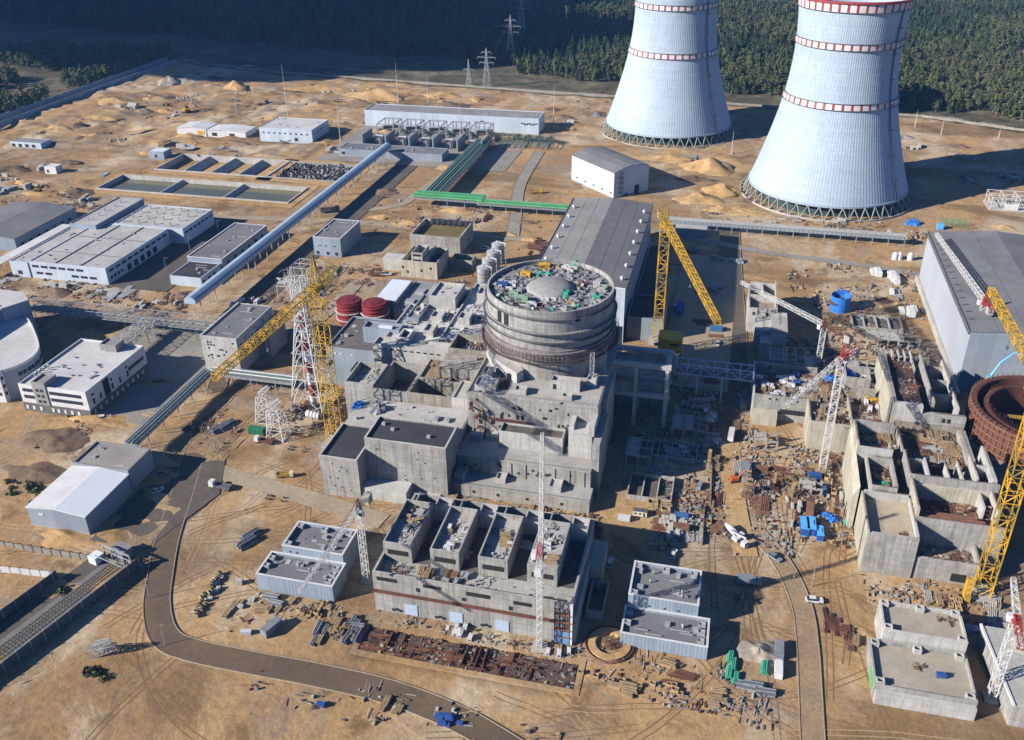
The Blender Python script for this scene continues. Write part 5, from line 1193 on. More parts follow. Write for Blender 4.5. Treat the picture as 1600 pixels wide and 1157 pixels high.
# ------------------------------------------------------------------ cranes
def crane(label, base, z0, H, mw, tip, cj, mats, jw=1.6, apex=7, cab=True, tie=True, nm=None, jz=1.5, tilt=0.0, group=None, r=.2):
    g = thing('tower_crane', label, 'crane', (base.x,base.y,z0), group); ma, mb_, mc = mats
    top = z0+H; n = nm or max(6,int(H/(mw*1.05)))
    part('mast', MB().lattice((base.x,base.y,z0),(base.x,base.y,top),mw,mw,n,r,r*.6,0,1), [ma,mb_], g)
    d = Vector((tip.x-base.x,tip.y-base.y,0)); Lj = d.length; d.normalize(); n_ = Vector((-d.y,d.x,0)); O = Vector((base.x,base.y,top+jz))
    part('slewing_unit', MB().lattice((base.x,base.y,top),(base.x,base.y,top+jz+.6),mw*.9,mw*.7,2,r*1.4,r).cyl(base.x,base.y,mw*.62,top,top+.7,12), mc, g)
    e = O+d*Lj+Vector((0,0,tilt*Lj))
    part('jib', MB().lattice(O+d*mw*.4, e, jw, jw*.72, max(8,int(Lj/2.4)), r*.8, r*.5, 0, 1), [ma if mc is not ma else ma, mb_], g)
    b = O-d*cj
    part('counter_jib', MB().lattice(O-d*mw*.4, b, jw*.9, jw*.9, max(3,int(cj/2.4)), r*.8, r*.5), mc, g)
    cw = MB()
    for k in range(3):
        c = b+d*(1+k*1.1); v = [c-n_*1.3-d*.45, c+n_*1.3-d*.45, c+n_*1.3+d*.45, c-n_*1.3+d*.45]; cw.prism([(p.x,p.y) for p in v], c.z-2.6, c.z+.8)
    part('counterweight', cw, SLAB, g)
    if apex:
        A_ = O+Vector((0,0,apex)); q = MB().lattice(O, A_, mw*.7, .4, 5, r, r*.6)
        part('apex', q, mc, g)
        if tie:
            t = MB(); t.bar(A_, O+d*Lj*.62+Vector((0,0,jw*.5+tilt*Lj*.62)), .07); t.bar(A_, O+d*Lj*.3+Vector((0,0,jw*.5+tilt*Lj*.3)), .07); t.bar(A_, b+Vector((0,0,.6)), .08); part('tie_bars', t, STEELD, g)
    if cab:
        c = O+d*mw*.5+n_*mw*.75+Vector((0,0,-1.2)); v = [c-n_*.8-d*.9, c+n_*.8-d*.9, c+n_*.8+d*.9, c-n_*.8+d*.9]
        k = part('operator_cab', MB().prism([(p.x,p.y) for p in v], c.z-1.1, c.z+1.1), WHITE, g)
        f = c+d*.95; v = [f-n_*.6-d*.04, f+n_*.6-d*.04, f+n_*.6+d*.06, f-n_*.6+d*.06]; part('window', MB().prism([(p.x,p.y) for p in v], c.z-.5, c.z+.9), GLASS, k)
    h = O+d*Lj*.55; hk = MB(); hk.bar(h+Vector((0,0,-jw*.5)), h+Vector((0,0,-jw*.5-5)), .06); hk.box(h.x-.4,h.x+.4,h.y-.3,h.y+.3,h.z-jw*.5-6.2,h.z-jw*.5-5); part('hook_block', hk, STEELD, g)
    f = MB(); f.box(base.x-mw*.9,base.x+mw*.9,base.y-mw*.9,base.y+mw*.9,z0-1,z0+.6); part('foundation', f, SLAB, g)
    return g
yb = at(524,692); H = hz(yb,455)
crane('heavy yellow tower crane with jib swung to the lower left, left of the reactor', yb, 0, H, 5.2, at(335,588,H+2), 20, (YEL,YELD,YELD), 3.2, 14, r=.26)
yb = at(1027,532,8); H = hz(yb,352)
crane('yellow tower crane beside the turbine hall with jib pointing towards the viewer', yb, 8, H-8, 4.6, at(1122,502,H+2), 15, (YEL,YELD,YELD), 3.0, 8, r=.25, tie=False)
b_ = at(1027,556,8); g = thing('machine_house','weathered yellow machine house at the foot of the yellow crane by the turbine hall','cabin',(b_.x,b_.y,0))
hh = hz(b_,530)
part('wall', MB().box(b_.x,b_.x+11.5,b_.y,b_.y+9.5,hh-7,hh), YEL, g); part('roof', MB().box(b_.x-.3,b_.x+11.8,b_.y-.3,b_.y+9.8,hh+.02,hh+.3), YEL, g)
q = MB(); [q.bar((b_.x+x,b_.y+y,-1),(b_.x+x,b_.y+y,hh-7),.35) for x in (.6,11) for y in (.6,9)]; part('legs', q, STEELD, g); win(g,b_.x+8,b_.y-.05,hh-2.5,4.5,.2,1.2,DARK); part('stair_tower', MB().lattice((b_.x+1,b_.y-1.3,hh-8),(b_.x+1,b_.y-1.3,hh+2),1.6,1.6,5,.15,.1), YEL, g)
sb = at(573,908); H = hz(sb,800)
crane('slim white tower crane between the grey block and the roof wells', sb, 0, H, 1.9, at(468,925,H+1.5), 9, (STEELW,STEELW,STEELD), 1.3, 4, r=.13)
pb = at(843,1012); H = hz(pb,872)
g = thing('luffing_crane','thin white luffing crane with upright jib in front of the roof wells','crane',(pb.x,pb.y,0))
part('mast', MB().lattice((pb.x,pb.y,0),(pb.x,pb.y,H),1.7,1.7,22,.13,.09), STEELW, g)
part('slewing_unit', MB().lattice((pb.x,pb.y,H),(pb.x,pb.y,H+6),2.2,1.2,4,.2,.14), mat('pink_red_paint',(.42,.12,.14),(.34,.09,.10),.5), g)
part('operator_cab', MB().box(pb.x-2.6,pb.x-.9,pb.y-1,pb.y+1,H-.2,H+2.2), WHITE, g)
H2 = hz(pb,682); part('jib', MB().lattice((pb.x+.3,pb.y,H+1.5),(pb.x+.3,pb.y+1.5,H2),1.4,.8,24,.13,.09), STEELW, g)
q = MB().lattice((pb.x,pb.y,H+1),(pb.x+1,pb.y-6,H+1.6),1.4,1.4,3,.14,.1); q.box(pb.x-.2,pb.x+2,pb.y-7.4,pb.y-5.4,H-1,H+1.4); part('counter_jib', q, STEELW, g); part('foundation', MB().box(pb.x-2.4,pb.x+2.4,pb.y-2.4,pb.y+2.4,-1,.7), SLAB, g)
cb2 = at(1275,586); H = hz(cb2,512)
crane('white tower crane with red root section reaching left over the unfinished tower', cb2, 0, H, 2.3, at(1158,441,H+1.5), 17, (STEELW,STEELW,RUST), 1.9, 4, r=.17, tie=False)
cb3 = at(1284,735); H = hz(cb3,566)
crane('white and red tower crane with long jib dipping over the low yard wall', cb3, 0, H, 2.6, at(1225,668,H-14), 12, (STEELW,STEELW,RED), 2.0, 6, r=.18, tie=False, tilt=-.16)
cb4 = at(1512,577); H = hz(cb4,476)
crane('white and red tower crane in front of the right turbine hall', cb4, 0, H, 2.6, at(1463,366,H+1.5), 10, (STEELW,STEELW,RED), 2.2, 5, r=.2, tie=False)
cb5 = at(1533,928)
crane('huge yellow tower crane rising out of the picture at the right edge', cb5, 0, 82, 4.8, at(1549,452,84), 18, (YEL,YELD,YEL), 3.0, 10, r=.25, tie=False)
g = thing('hoist_tower','short yellow hoist mast at the foot of the huge yellow crane','hoist',(91,268,0)); hb = at(1508,935); ORG[g] = (91,268,0)
part('mast', MB().lattice((hb.x,hb.y,0),(hb.x,hb.y,9),1.8,1.8,7,.18,.12), YEL, g); part('cage', MB().box(hb.x-1,hb.x+1,hb.y-2.3,hb.y-1,.2,2.6), YELD, g)
cb6 = at(1547,1092); H = hz(cb6,972)
crane('white tower crane with red slewing ring at the lower right corner', cb6, 0, H, 2.2, at(1583,905,H+1.5), 12, (STEELW,STEELW,RED), 1.7, 0, r=.17)
# concrete pumps
def boom(label, pts, foot, h):
    g = thing('concrete_pump', label, 'concrete pump', tuple(foot)); part('mast', MB().lattice(foot,foot+Vector((0,0,h)),2,1.6,5,.2,.14), YEL, g)
    q = MB(); [q.bar(a,b,.5,0,6,.34) for a, b in zip(pts, pts[1:])]; part('boom', q, SKYB, g); part('turntable', MB().cyl(foot.x,foot.y,1.2,foot.z+h,foot.z+h+.8,12), SKYB, g)
f = at(1542,607,18); boom('sky blue concrete pump boom arched over the rear of the rust red ring',[f+Vector((0,0,6)),f+Vector((3,1,13)),f+Vector((8,2,18)),f+Vector((20,-2,15)),f+Vector((21,-6,0))],f,6)
f = at(1572,718,14); boom('sky blue concrete pump boom folded at the front of the rust red ring',[f+Vector((0,0,9)),f+Vector((6,2,11)),f+Vector((14,3,12))],f,9)
# white lattice vent tower and its parts
vb = Vector((-181,334,0)); g = thing('lattice_tower','white lattice vent tower with red and white flue beside the heavy yellow crane','tower',(vb.x,vb.y,0))
q = MB()
for s in ((-1,-1),(1,-1),(1,1),(-1,1)):
    q.bar((vb.x+s[0]*8,vb.y+s[1]*8,-1),(vb.x+s[0]*2.6,vb.y+s[1]*2.6,46),.32); q.bar((vb.x+s[0]*2.6,vb.y+s[1]*2.6,46),(vb.x+s[0]*2.6,vb.y+s[1]*2.6,66),.28)
def sq(z): w = 8-5.4*z/46 if z < 46 else 2.6; return [Vector((vb.x+a*w,vb.y+b*w,z)) for a, b in ((-1,-1),(1,-1),(1,1),(-1,1))]
zz = [0,9,17,24,30,36,41,46,51,56,61,66]
for a, b in zip(zz, zz[1:]):
    p, r_ = sq(a), sq(b)
    for i in range(4):
        j = (i+1)%4; m_ = (r_[i]+r_[j])/2; q.bar(p[i],m_,.17); q.bar(p[j],m_,.17); q.bar(r_[i],r_[j],.18)
        q.bar((p[i]+p[j])/2,(p[i]+r_[i])/2,.1); q.bar((p[i]+p[j])/2,(p[j]+r_[j])/2,.1)
part('frame', q, STEELW, g)
fl = MB()
for i in range(9): fl.cyl(vb.x,vb.y,1.5,i*6,i*6+6,16,i%2)
part('flue', fl, [WHITE,RED], g)
[part('platform', MB().shell(vb.x-w,vb.x+w,vb.y-w,vb.y+w,z,z+.2,.9), STEEL, g) for z, w in ((46,3.6),(56,3.6),(30,5.4))]
for k, (px, py, h, lab) in enumerate(((418,655,13,'upper'),(436,682,15,'lower'))):
    c = at(px,py); t = thing('tower_section',lab+' white lattice tower section standing on the sand near the green container','tower section',(c.x,c.y,0),'lattice tower sections on the sand')
    q = MB()
    for s in ((-1,-1),(1,-1),(1,1),(-1,1)): q.bar((c.x+s[0]*4,c.y+s[1]*4,-.5),(c.x+s[0]*2.6,c.y+s[1]*2.6,h),.28)
    for z0_, z1_ in ((0,h*.35),(h*.35,h*.7),(h*.7,h)):
        w0, w1 = 4-1.4*z0_/h, 4-1.4*z1_/h; P0 = [Vector((c.x+a*w0,c.y+b*w0,z0_)) for a,b in ((-1,-1),(1,-1),(1,1),(-1,1))]; P1 = [Vector((c.x+a*w1,c.y+b*w1,z1_)) for a,b in ((-1,-1),(1,-1),(1,1),(-1,1))]
        for i in range(4): j=(i+1)%4; q.bar(P0[i],P1[j],.16); q.bar(P0[j],P1[i],.16); q.bar(P1[i],P1[j],.16); q.bar(P0[i],P0[j],.14)
    part('frame', q, STEELW, t)
    q = MB(); q.lattice((c.x-2,c.y,h),(c.x+2.5,c.y+1,h+4),2.2,1.4,4,.14,.1); part('top_frame', q, STEELW, t)
for k, (px, py, z, L_, m, lab) in enumerate(((480,646,1.6,7,WHITE,'white drum with dark bands lying on the sand beside the lattice tower'),(540,595,13,9,WHITE,'white jointed duct running into the terraces left of the reactor'))):
    c = at(px,py,z); t = thing('flue_section',lab,'flue section',(c.x,c.y,0)); part('shell', MB().bar((c.x,c.y,z),(c.x+L_,c.y-1,z),1.7,0,14), m, t)
    b = MB(); [b.bar((c.x+L_*f_,c.y-f_,z),(c.x+L_*f_+.5,c.y-f_,z),1.8,0,14) for f_ in (.2,.45,.7,.92)]; part('bands', b, STEELD, t)
    q = MB(); [q.lattice((c.x+L_*f_,c.y-f_,-.5 if k else -.5),(c.x+L_*f_,c.y-f_,z-1.6),1.6,1.6,max(1,int(z/3)),.14,.1) for f_ in (.3,.85)]; part('supports', q, STEELW, t)
# steel portal frames left of the yellow crane apex
g = thing('roof_skeleton','unfinished white steel roof frames behind the heavy yellow crane','structure',(-225,430,0)); q = MB()
for (px, py) in ((452,418),(432,447)):
    c = at(px,py,7); w, d_ = 16, 14
    for i in range(5):
        q.bar((c.x+w*i/4,c.y,7),(c.x+w*i/4,c.y+d_,7),.16)
    for i in range(3): q.bar((c.x,c.y+d_*i/2,7),(c.x+w,c.y+d_*i/2,7),.2)
    for xx in (0,w/2,w):
        for yy in (0,d_): q.bar((c.x+xx,c.y+yy,-.5),(c.x+xx,c.y+yy,7),.2)
part('frame', q, STEELW, g)
g = thing('scaffold_cluster','tangle of scaffold frames behind the white lattice tower','scaffold',(-215,415,0)); q = MB(); rr = random.Random(14)
for i in range(70):
    c = at(rr.uniform(445,500),rr.uniform(430,465)); h = rr.uniform(2,9)
    q.bar((c.x,c.y,-.5),(c.x,c.y,h),.14); q.bar((c.x,c.y,h),(c.x+rr.uniform(-4,4),c.y+rr.uniform(-3,3),h*rr.random()),.1)
part('frame', q, STEELW, g)
# ------------------------------------------------------------------ pylons, masts, fences
def pylon(label, b, H, n=3):
    g = thing('pylon', label, 'pylon', (b.x,b.y,0), 'power line pylons')
    q = MB(); q.lattice((b.x,b.y,-.5),(b.x,b.y,H*.62),H*.2,H*.06,7,.22,.13); q.lattice((b.x,b.y,H*.62),(b.x,b.y,H),H*.06,.5,6,.18,.1); part('lattice_body', q, STEEL, g)
    for k in range(n):
        z = H*(.62+.13*k); w = H*(.19-.03*k if k != 1 else .24); a = MB()
        for s in (-1,1): a.bar((b.x,b.y-.8,z),(b.x+s*w,b.y,z+.6),.16); a.bar((b.x,b.y+.8,z),(b.x+s*w,b.y,z+.6),.16); a.bar((b.x,b.y,z+H*.05),(b.x+s*w,b.y,z+.6),.13); a.bar((b.x+s*w,b.y,z+.6),(b.x+s*w,b.y,z-2),.14)
        part('cross_arm', a, STEEL, g)
for lab, px, py, ty, n in (('small steel pylon left of the pair by the perimeter road',733,136,93,1),('tall three-armed steel pylon of the pair by the perimeter road',761,137,75,3),('dark steel pylon standing against the shaded forest behind the pair',798,95,24,3),('faint pylon deep in the forest at the top edge',815,60,-15,3)):
    b = at(px,py); pylon(lab, b, hz(b,ty), n)
masts = [(450,182,101,'by the white-roofed administration block'),(532,221,150,'at the left end of the long dark-roofed building'),(622,159,97,'behind the long pale switchgear hall, left one'),(669,163,118,'behind the long pale switchgear hall, right one'),(720,229,154,'among the transformer bays'),(370,178,138,'in the churned back field, right one'),(301,168,135,'in the churned back field beside the excavator'),(865,198,133,'right of the long pale switchgear hall'),(1143,240,205,'in front of the left cooling tower'),(1429,200,172,'beside the right cooling tower on the pale yard'),(1470,212,185,'at the far right pale yard'),(1560,216,200,'near the right picture edge')]
for px, py, ty, wh in masts:
    b = at(px,py); H = hz(b,ty)
    t = thing('lightning_mast','thin pale lightning mast '+wh,'mast',(b.x,b.y,0),'lightning masts'); part('pole', MB().bar((b.x,b.y,-.5),(b.x,b.y,H*.55),.34,0,8,.24).bar((b.x,b.y,H*.55),(b.x,b.y,H),.2,0,6,.06), STEELW, t); part('base', MB().box(b.x-.9,b.x+.9,b.y-.9,b.y+.9,-1,.5), SLAB, t)
lamps = [(260,424,'in the shaded yard beside the wide workshop, nearest'),(297,391,'in the shaded yard beside the wide workshop, middle'),(342,364,'in the shaded yard beside the wide workshop, farthest'),(234,935,'at the gate of the sunken rail corridor'),(1268,917,'beside the concrete road in front of the stepped block'),(258,1008,'beside the dirt road bend at the bottom'),(890,330,'at the corner by the dark turbine hall'),(1325,345,'beside the right cooling tower')]
for px, py, wh in lamps:
    b = at(px,py); H = 9.0
    t = thing('street_lamp','grey street lamp '+wh,'street lamp',(b.x,b.y,0),'street lamps'); part('pole', MB().bar((b.x,b.y,-.5),(b.x,b.y,H),.14,0,6,.09), STEEL, t); q = MB(); q.bar((b.x,b.y,H),(b.x+1.8,b.y,H+.3),.07); part('arm', q, STEEL, t); part('lamp_head', MB().box(b.x+1.5,b.x+2.6,b.y-.25,b.y+.25,H+.2,H+.42), STEELD, t)
def fence(name, label, a, b, h, m, mp, step=6, th=.25, cat='fence', z=0):
    g = thing(name, label, cat, (a.x,a.y,0)); d = (b-a); L_ = d.length; d.normalize(); n = Vector((-d.y,d.x,0))*th/2
    w = MB(); v = [a-n, b-n, b+n, a+n]; w.prism([(p.x,p.y) for p in v], z-1.2, z+h); part('panels', w, m, g)
    each('post', [((a.x+d.x*s,a.y+d.y*s,z-1),(a.x+d.x*s,a.y+d.y*s,z+h+.6),.2) for s in [i*step for i in range(int(L_/step)+1)]], mp, g); return g
WALLB = mat('perimeter_wall_panels',(.30,.33,.37),(.24,.27,.31),.05,panel=(6,9,.2))
V2 = lambda x, y: Vector((x,y,0))
fence('perimeter_wall','inner grey perimeter wall along the far left side', V2(-697,560), V2(-697,1050), 4.5, WALLB, STEEL, 6, .4, 'wall')
fence('perimeter_wall','outer grey perimeter wall along the far left side beside the trees', V2(-714,560), V2(-714,1058), 5, WALLB, STEEL, 6, .4, 'wall')
for i, (a, b) in enumerate((((-697,1058),(-565,1018)),((-565,1018),(-200,974)),((-200,974),(172,944)),((172,944),(262,904)),((262,904),(440,874)))):
    fence('perimeter_fence',['far left corner stretch','stretch behind the sand heaps','stretch behind both cooling towers','stretch right of the right cooling tower','rightmost stretch'][i]+' of the pale rear perimeter fence', V2(*a), V2(*b), 2.6, ROADG, STEELW, 8, .3)
# power lines
wl = MB()
def wire(p, q, sag, r=.07, n=14):
    for i in range(n):
        t0, t1 = i/n, (i+1)/n; f = lambda t: p.lerp(q,t)-Vector((0,0,4*sag*t*(1-t))); wl.bar(f(t0), f(t1), r, 0, 3)
pa, pc, pd = at(761,137), at(798,95), at(815,60)
for s in (-6,6):
    for z in (24,30): wire(pa+Vector((s,0,z)), pc+Vector((s,0,z+10)), 5); wire(pc+Vector((s,0,z+10)), pd+Vector((s,0,z+12)), 6)
solo('power_lines', wl, STEELD, 'thin dark power lines strung between the pylons towards the forest', 'cables')
# ------------------------------------------------------------------ sunken rail corridor, lower left
a, b = TROUGH; d = (b-a).normalized(); n = Vector((-d.y,d.x,0)); L_ = (b-a).length; a = a-d*60; L_ += 60
F_ = lambda s, t, z: a+d*s+n*t+Vector((0,0,z))
def strip(s0, s1, t0, t1, z0, z1): return [(p.x,p.y) for p in (F_(s0,t0,0),F_(s1,t0,0),F_(s1,t1,0),F_(s0,t1,0))], z0, z1
struct('rail_ballast', MB().prism(*strip(0,L_,-7,5,.0,.12)), mat('ballast',(.19,.18,.175),(.13,.125,.12),.8))
struct('service_road', MB().prism(*strip(0,L_,5.1,12,.0,.1)), ASPH)
tr = thing('railway_track','twin rusty rails on sleepers in the corridor at the lower left','railway track',tuple(F_(0,0,0)))
q = MB(); [q.bar(F_(0,t,.42), F_(L_,t,.42), .12) for t in (-2.4,-.8,.6,2.2)]; part('rails', q, STEELD, tr)
q = MB()
for i in range(int(L_/1.3)): q.bar(F_(i*1.3,-3,.2), F_(i*1.3,2.8,.2), .14)
part('sleepers', q, WOODD, tr)
fence('security_fence','dark mesh fence along the right side of the rail corridor', F_(0,-8.5,0), F_(L_+4,-8.5,0), 4.2, STEELD, STEEL, 5, .12)
fence('security_fence','dark mesh fence along the left side of the rail corridor', F_(0,13,0), F_(L_-16,13,0), 4.0, STEELD, STEEL, 5, .12)
e0 = F_(L_-16,13,0); fence('white_fence','white panel fence beside the track at the left edge', at(-60,888), e0, 3.0, WHITE, STEEL, 4, .15)
fence('wire_fence','low wire fence running left from the rail gate', at(-20,850), at(225,888), 2.2, ROADG, STEELD, 4, .08)
gt = thing('track_gate','grey gate structure with cabin closing the rail corridor','gate',tuple(F_(L_,0,0))); q = MB()
for t in (-7,-3,3,7): q.bar(F_(L_,t,-.5), F_(L_,t,6), .3)
q.bar(F_(L_,-7,6), F_(L_,7,6), .35); q.bar(F_(L_,-7,3.6), F_(L_,7,3.6), .2); q.bar(F_(L_-4,-7,4), F_(L_-4,7,4), .2); part('frame', q, STEEL, gt)
v = [F_(L_+1,-1,0),F_(L_+6,-1,0),F_(L_+6,5,0),F_(L_+1,5,0)]; part('cabin', MB().prism([(p.x,p.y) for p in v], -1, 3.6), PANELG, gt); part('cabin_roof', MB().prism([(p.x,p.y) for p in [F_(L_+.6,-1.4,0),F_(L_+6.4,-1.4,0),F_(L_+6.4,5.4,0),F_(L_+.6,5.4,0)]], 3.62, 3.9), ROOFM, gt)
v = [F_(L_-5,6,0),F_(L_-1,6,0),F_(L_-1,10,0),F_(L_-5,10,0)]; part('guard_post', MB().prism([(p.x,p.y) for p in v], -1, 3.2), SHEET, gt)
c = at(160,1022); g = thing('collapsed_tower','grey lattice frame lying on the sand beside the rail corridor','frame',(c.x,c.y,0)); q = MB()
q.lattice((c.x-4,c.y-1,1),(c.x+5,c.y+1.5,3.2),3.6,1.6,6,.16,.1); q.lattice((c.x-2,c.y,3),(c.x+4,c.y+.5,6.5),2.2,1,5,.14,.09); part('frame', q, STEEL, g)
# shoring along the sandy trench
for lab, q in (('dark timber shoring along the upper left side of the sandy trench',((1113,712),(1110,792))),('dark timber shoring along the lower left side of the sandy trench',((1101,792),(1097,852)))):
    fence('trench_shoring', lab, at(*q[0]), at(*q[1]), 1.3, WOODD, RUST, 3, .3, 'shoring')
# ring footing and blue tank
c = at(952,1008); g = thing('ring_footing','round sandy foundation ring with rebar beside the grey stepped block','foundation',(c.x,c.y,0))
part('ring', MB().lathe([(7,-.3),(7,.9),(4.6,.9),(4.2,-.3)], c.x, c.y, 40, cap=False), PILE, g); q = MB(); rr = random.Random(3)
for i in range(50): x, y = c.x+rr.uniform(-3,3), c.y+rr.uniform(-3,3); q.bar((x,y,-.4),(x+.3,y,rr.uniform(1,2.8)),.09)
part('starter_bars', q, RUST, g)['kind'] = 'stuff'; part('wooden_fence', MB().lathe([(8,-.3),(8,.8),(7.8,.8)], c.x, c.y, 24, cap=False), RUSTL, g)
c = at(1311,484); g = thing('open_tank','bright blue open-topped tank with rubbish inside in the right yard','tank',(c.x,c.y,0))
part('shell', MB().lathe([(5.2,-.5),(5.4,9),(5.2,9),(5.0,.3)], c.x, c.y, 28, cap=False), BLUE, g); part('contents', MB().blob(c.x,c.y,5.5,5.0,5.0,1.4,8,rough=.5), EARTH, g); part('flap', MB().box(c.x-2,c.x+4.6,c.y+4.6,c.y+5.2,8,10), BLUE, g)
# ------------------------------------------------------------------ piles and banks of sand
piles = [(265,130,15,13,9,PILEG,'pale grey sand cone at the far left corner of the site'),(368,138,15,14,9,PILE,'pale sand cone behind the churned field'),(292,128,20,10,5,PILEG,'low grey bank beside the far left sand cone'),
 (590,152,44,17,9,PILE,'long golden sand bank behind the switchgear hall'),(505,140,40,12,5,PILE,'low brown sand bank left of the golden bank'),(690,150,22,12,5,PILE,'low sand heap between pylons and switchgear hall'),(700,165,30,10,4,EARTH,'dark earth heap behind the switchgear hall'),
 (1108,262,22,17,9,PILE,'golden sand cone at the foot of the left cooling tower'),(1045,248,30,12,3.5,PILE,'flat golden spoil beside the white askew hall'),(1090,312,20,12,6,PILE,'sand heap between white askew hall and right cooling tower'),(1130,300,16,13,7,PILE,'sand cone nearest to the right cooling tower'),
 (1150,330,25,9,3,PILE,'low sand ridge in front of the right cooling tower'),(930,180,20,10,5,EARTH,'brown earth heap right of the switchgear hall'),(880,185,16,10,4,EARTH,'brown earth heap close to the switchgear hall end'),(1405,215,14,9,4,PILEG,'pale heap right of the right cooling tower'),
 (120,300,13,9,3.5,EARTH,'dark heap by the left corner of the settling basin'),(65,305,18,10,2.5,PILE,'low sandy heap left of the settling basin'),(90,205,24,14,6,PILE,'grass-brown mound beside the left perimeter wall'),(120,200,15,12,6,EARTH,'dark cone on the mound beside the left perimeter wall'),
 (180,160,28,13,6,PILE,'long sandy spoil heap in the back left field'),(230,150,30,12,5,EARTH,'dark spoil ridge in the back left field'),(160,185,20,10,4,PILE,'small spoil heap in the back left field'),(440,165,24,8,3,EARTH,'dark earth strip behind the administration block'),(600,205,14,9,3,PILE,'sand heap left of the switchgear hall'),
 (90,690,16,12,2.5,EARTH,'scrubby earth heap in front of the office building'),(150,655,18,8,2.5,PILE,'orange spoil at the base of the office building'),(60,740,16,9,2,EARTH,'dark scrub-covered heap left of the metal warehouse'),(100,838,15,6,1.8,PILE,'orange spoil in front of the metal warehouse'),
 (700,262,12,8,2.5,PILE,'scraped sand heap beside the wide green pipe bridge'),(640,350,14,8,2.5,PILE,'sand heap behind the olive-floored hall'),(1405,480,9,7,2.5,PILE,'golden sand heap against the right turbine hall'),(1185,1020,7,6,3,PILEG,'pale tarp-covered heap at the bottom between grey block and concrete road'),(600,300,14,9,2.5,EARTH,'dark scraped earth between gallery and green pipe bridge')]
for i, (px, py, rx, ry, h, m, lab) in enumerate(piles):
    c = at(px,py); solo('sand_pile' if m is not EARTH else 'earth_heap', MB().blob(c.x,c.y,-.3,rx,ry,h,i*1.7+1,26,9,.28,0,.95), m, lab, 'sand heap' if m is not EARTH else 'earth heap', (c.x,c.y,0), 'heaps of sand and earth', True)
r_ = random.Random(61)
for (x0,x1,y0,y1,n_,wh) in ((-650,-480,700,980,16,'in the far left corner of the churned field'),(-480,-350,700,960,14,'in the churned field behind the basins'),(-640,-490,520,690,9,'in the field left of the settling basin'),(-340,-60,850,950,12,'behind the switchgear hall'),(-270,-110,545,640,8,'on the sand around the bright green pipe bridge'),(-40,20,610,760,6,'between the cooling towers and the askew hall'),(-450,-300,398,430,7,'in front of the wide workshop'),(150,330,640,860,8,'on the pale yard right of the right cooling tower')):
    for i in range(n_):
        x, y = r_.uniform(x0,x1), r_.uniform(y0,y1); e = r_.random() < .5; k_ = r_.uniform(.5,1.2)
        if -350 < x < -170 and 690 < y < 845: continue
        solo('earth_heap' if e else 'sand_pile', MB().blob(x,y,-.5,13*k_,6*k_,3.2*k_,r_.random()*60,20,6,.4), EARTH if e else PILE, ('low dark earth heap ' if e else 'low sandy heap ')+wh, 'earth heap' if e else 'sand heap', (x,y,0), ('low dark earth heaps ' if e else 'low sandy heaps ')+wh, True)
# ------------------------------------------------------------------ site materials and equipment
PR = {}
def proto(kind, mats, fn, n=2):
    PR[kind] = []
    for k in range(n):
        mb = MB(); fn(mb, random.Random(sum(map(ord,kind))+k*17), k); PR[kind].append(mb.mesh(kind, mats))
def f_timber(b, r, k):
    for j in range(3+k):
        for i in range(5): y = -1.1+i*.46+r.uniform(-.05,.05); b.box(-2.2+r.uniform(-.4,.3),2.2+r.uniform(-.4,.4),y,y+.36,.15+j*.3,.4+j*.3, (i+j) % 2)
    b.box(-1.4,-1.2,-1.2,1.2,0,.15); b.box(1.2,1.4,-1.2,1.2,0,.15)
proto('timber_stack',[WOOD,WOODD],f_timber)
def f_rebar(b, r, k):
    for i in range(22): y = r.uniform(-.9,.9); z = .12+r.random()*.6; b.bar((-3.4+r.uniform(-.6,.4),y,z),(3.4+r.uniform(-.5,.7),y+r.uniform(-.2,.2),z),.07, i % 2)
    for x in (-2,2): b.box(x-.1,x+.1,-1.1,1.1,0,.12,1)
proto('rebar_bundle',[RUST,RUSTL],f_rebar)
def f_shut(b, r, k):
    b.box(-1.9,1.9,-1.3,1.3,.05,.17)
    for i in range(6): b.box(-1.85+i*.7,-1.72+i*.7,-1.3,1.3,.17,.42,1)
    b.box(-1.9,1.9,-1.3,-1.2,.17,.36,1); b.box(-1.9,1.9,1.2,1.3,.17,.36,1)
    if k: b.box(-1.7,2.0,-1.1,1.4,.45,.56); [b.box(-1.6+i*.7,-1.47+i*.7,-1.1,1.4,.56,.8,1) for i in range(5)]
proto('shuttering_panel',[PLY,RUST],f_shut)
proto('steel_shutter',[STEELD,RUSTL],f_shut)
def f_pallet(b, r, k):
    for y in (-.55,-.05,.45): b.box(-.7,.7,y,y+.12,0,.12,1)
    b.box(-.72,.72,-.6,.62,.12,.17,1)
    for i in range(3):
        for j in range(2):
            for l in range(2+k): b.box(-.68+i*.46,-.25+i*.46,-.56+j*.58,-.02+j*.58,.18+l*.36,.52+l*.36)
proto('pallet_load',[CONCW,WOOD],f_pallet)
proto('crate',[WOOD,WOODD],lambda b,r,k: (b.shell(-1.2,1.2,-.9,.9,.15,1.5,.12), b.box(-1.05,1.05,-.75,.75,.2,.6+.4*k,1), b.box(-1.3,-1.1,-1,1,0,.15,1), b.box(1.1,1.3,-1,1,0,.15,1), b.box(-.1,.1,-.96,-.9,.15,1.5,1), b.box(-.1,.1,.9,.96,.15,1.5,1)))
def f_pipes(b, r, k):
    for j in range(3):
        for i in range(5-j): b.bar((-3.2+r.uniform(-.3,.3),-1.4+i*.7+j*.35,.36+j*.6),(3.2+r.uniform(-.3,.3),-1.4+i*.7+j*.35,.36+j*.6),.34,(i+j)%2,8)
    for x in (-2,2): b.box(x-.1,x+.1,-1.9,1.9,0,.06,1)
proto('pipe_stack',[PIPEG,STEELD],f_pipes); proto('green_pipe_stack',[TEAL,GREEN],f_pipes)
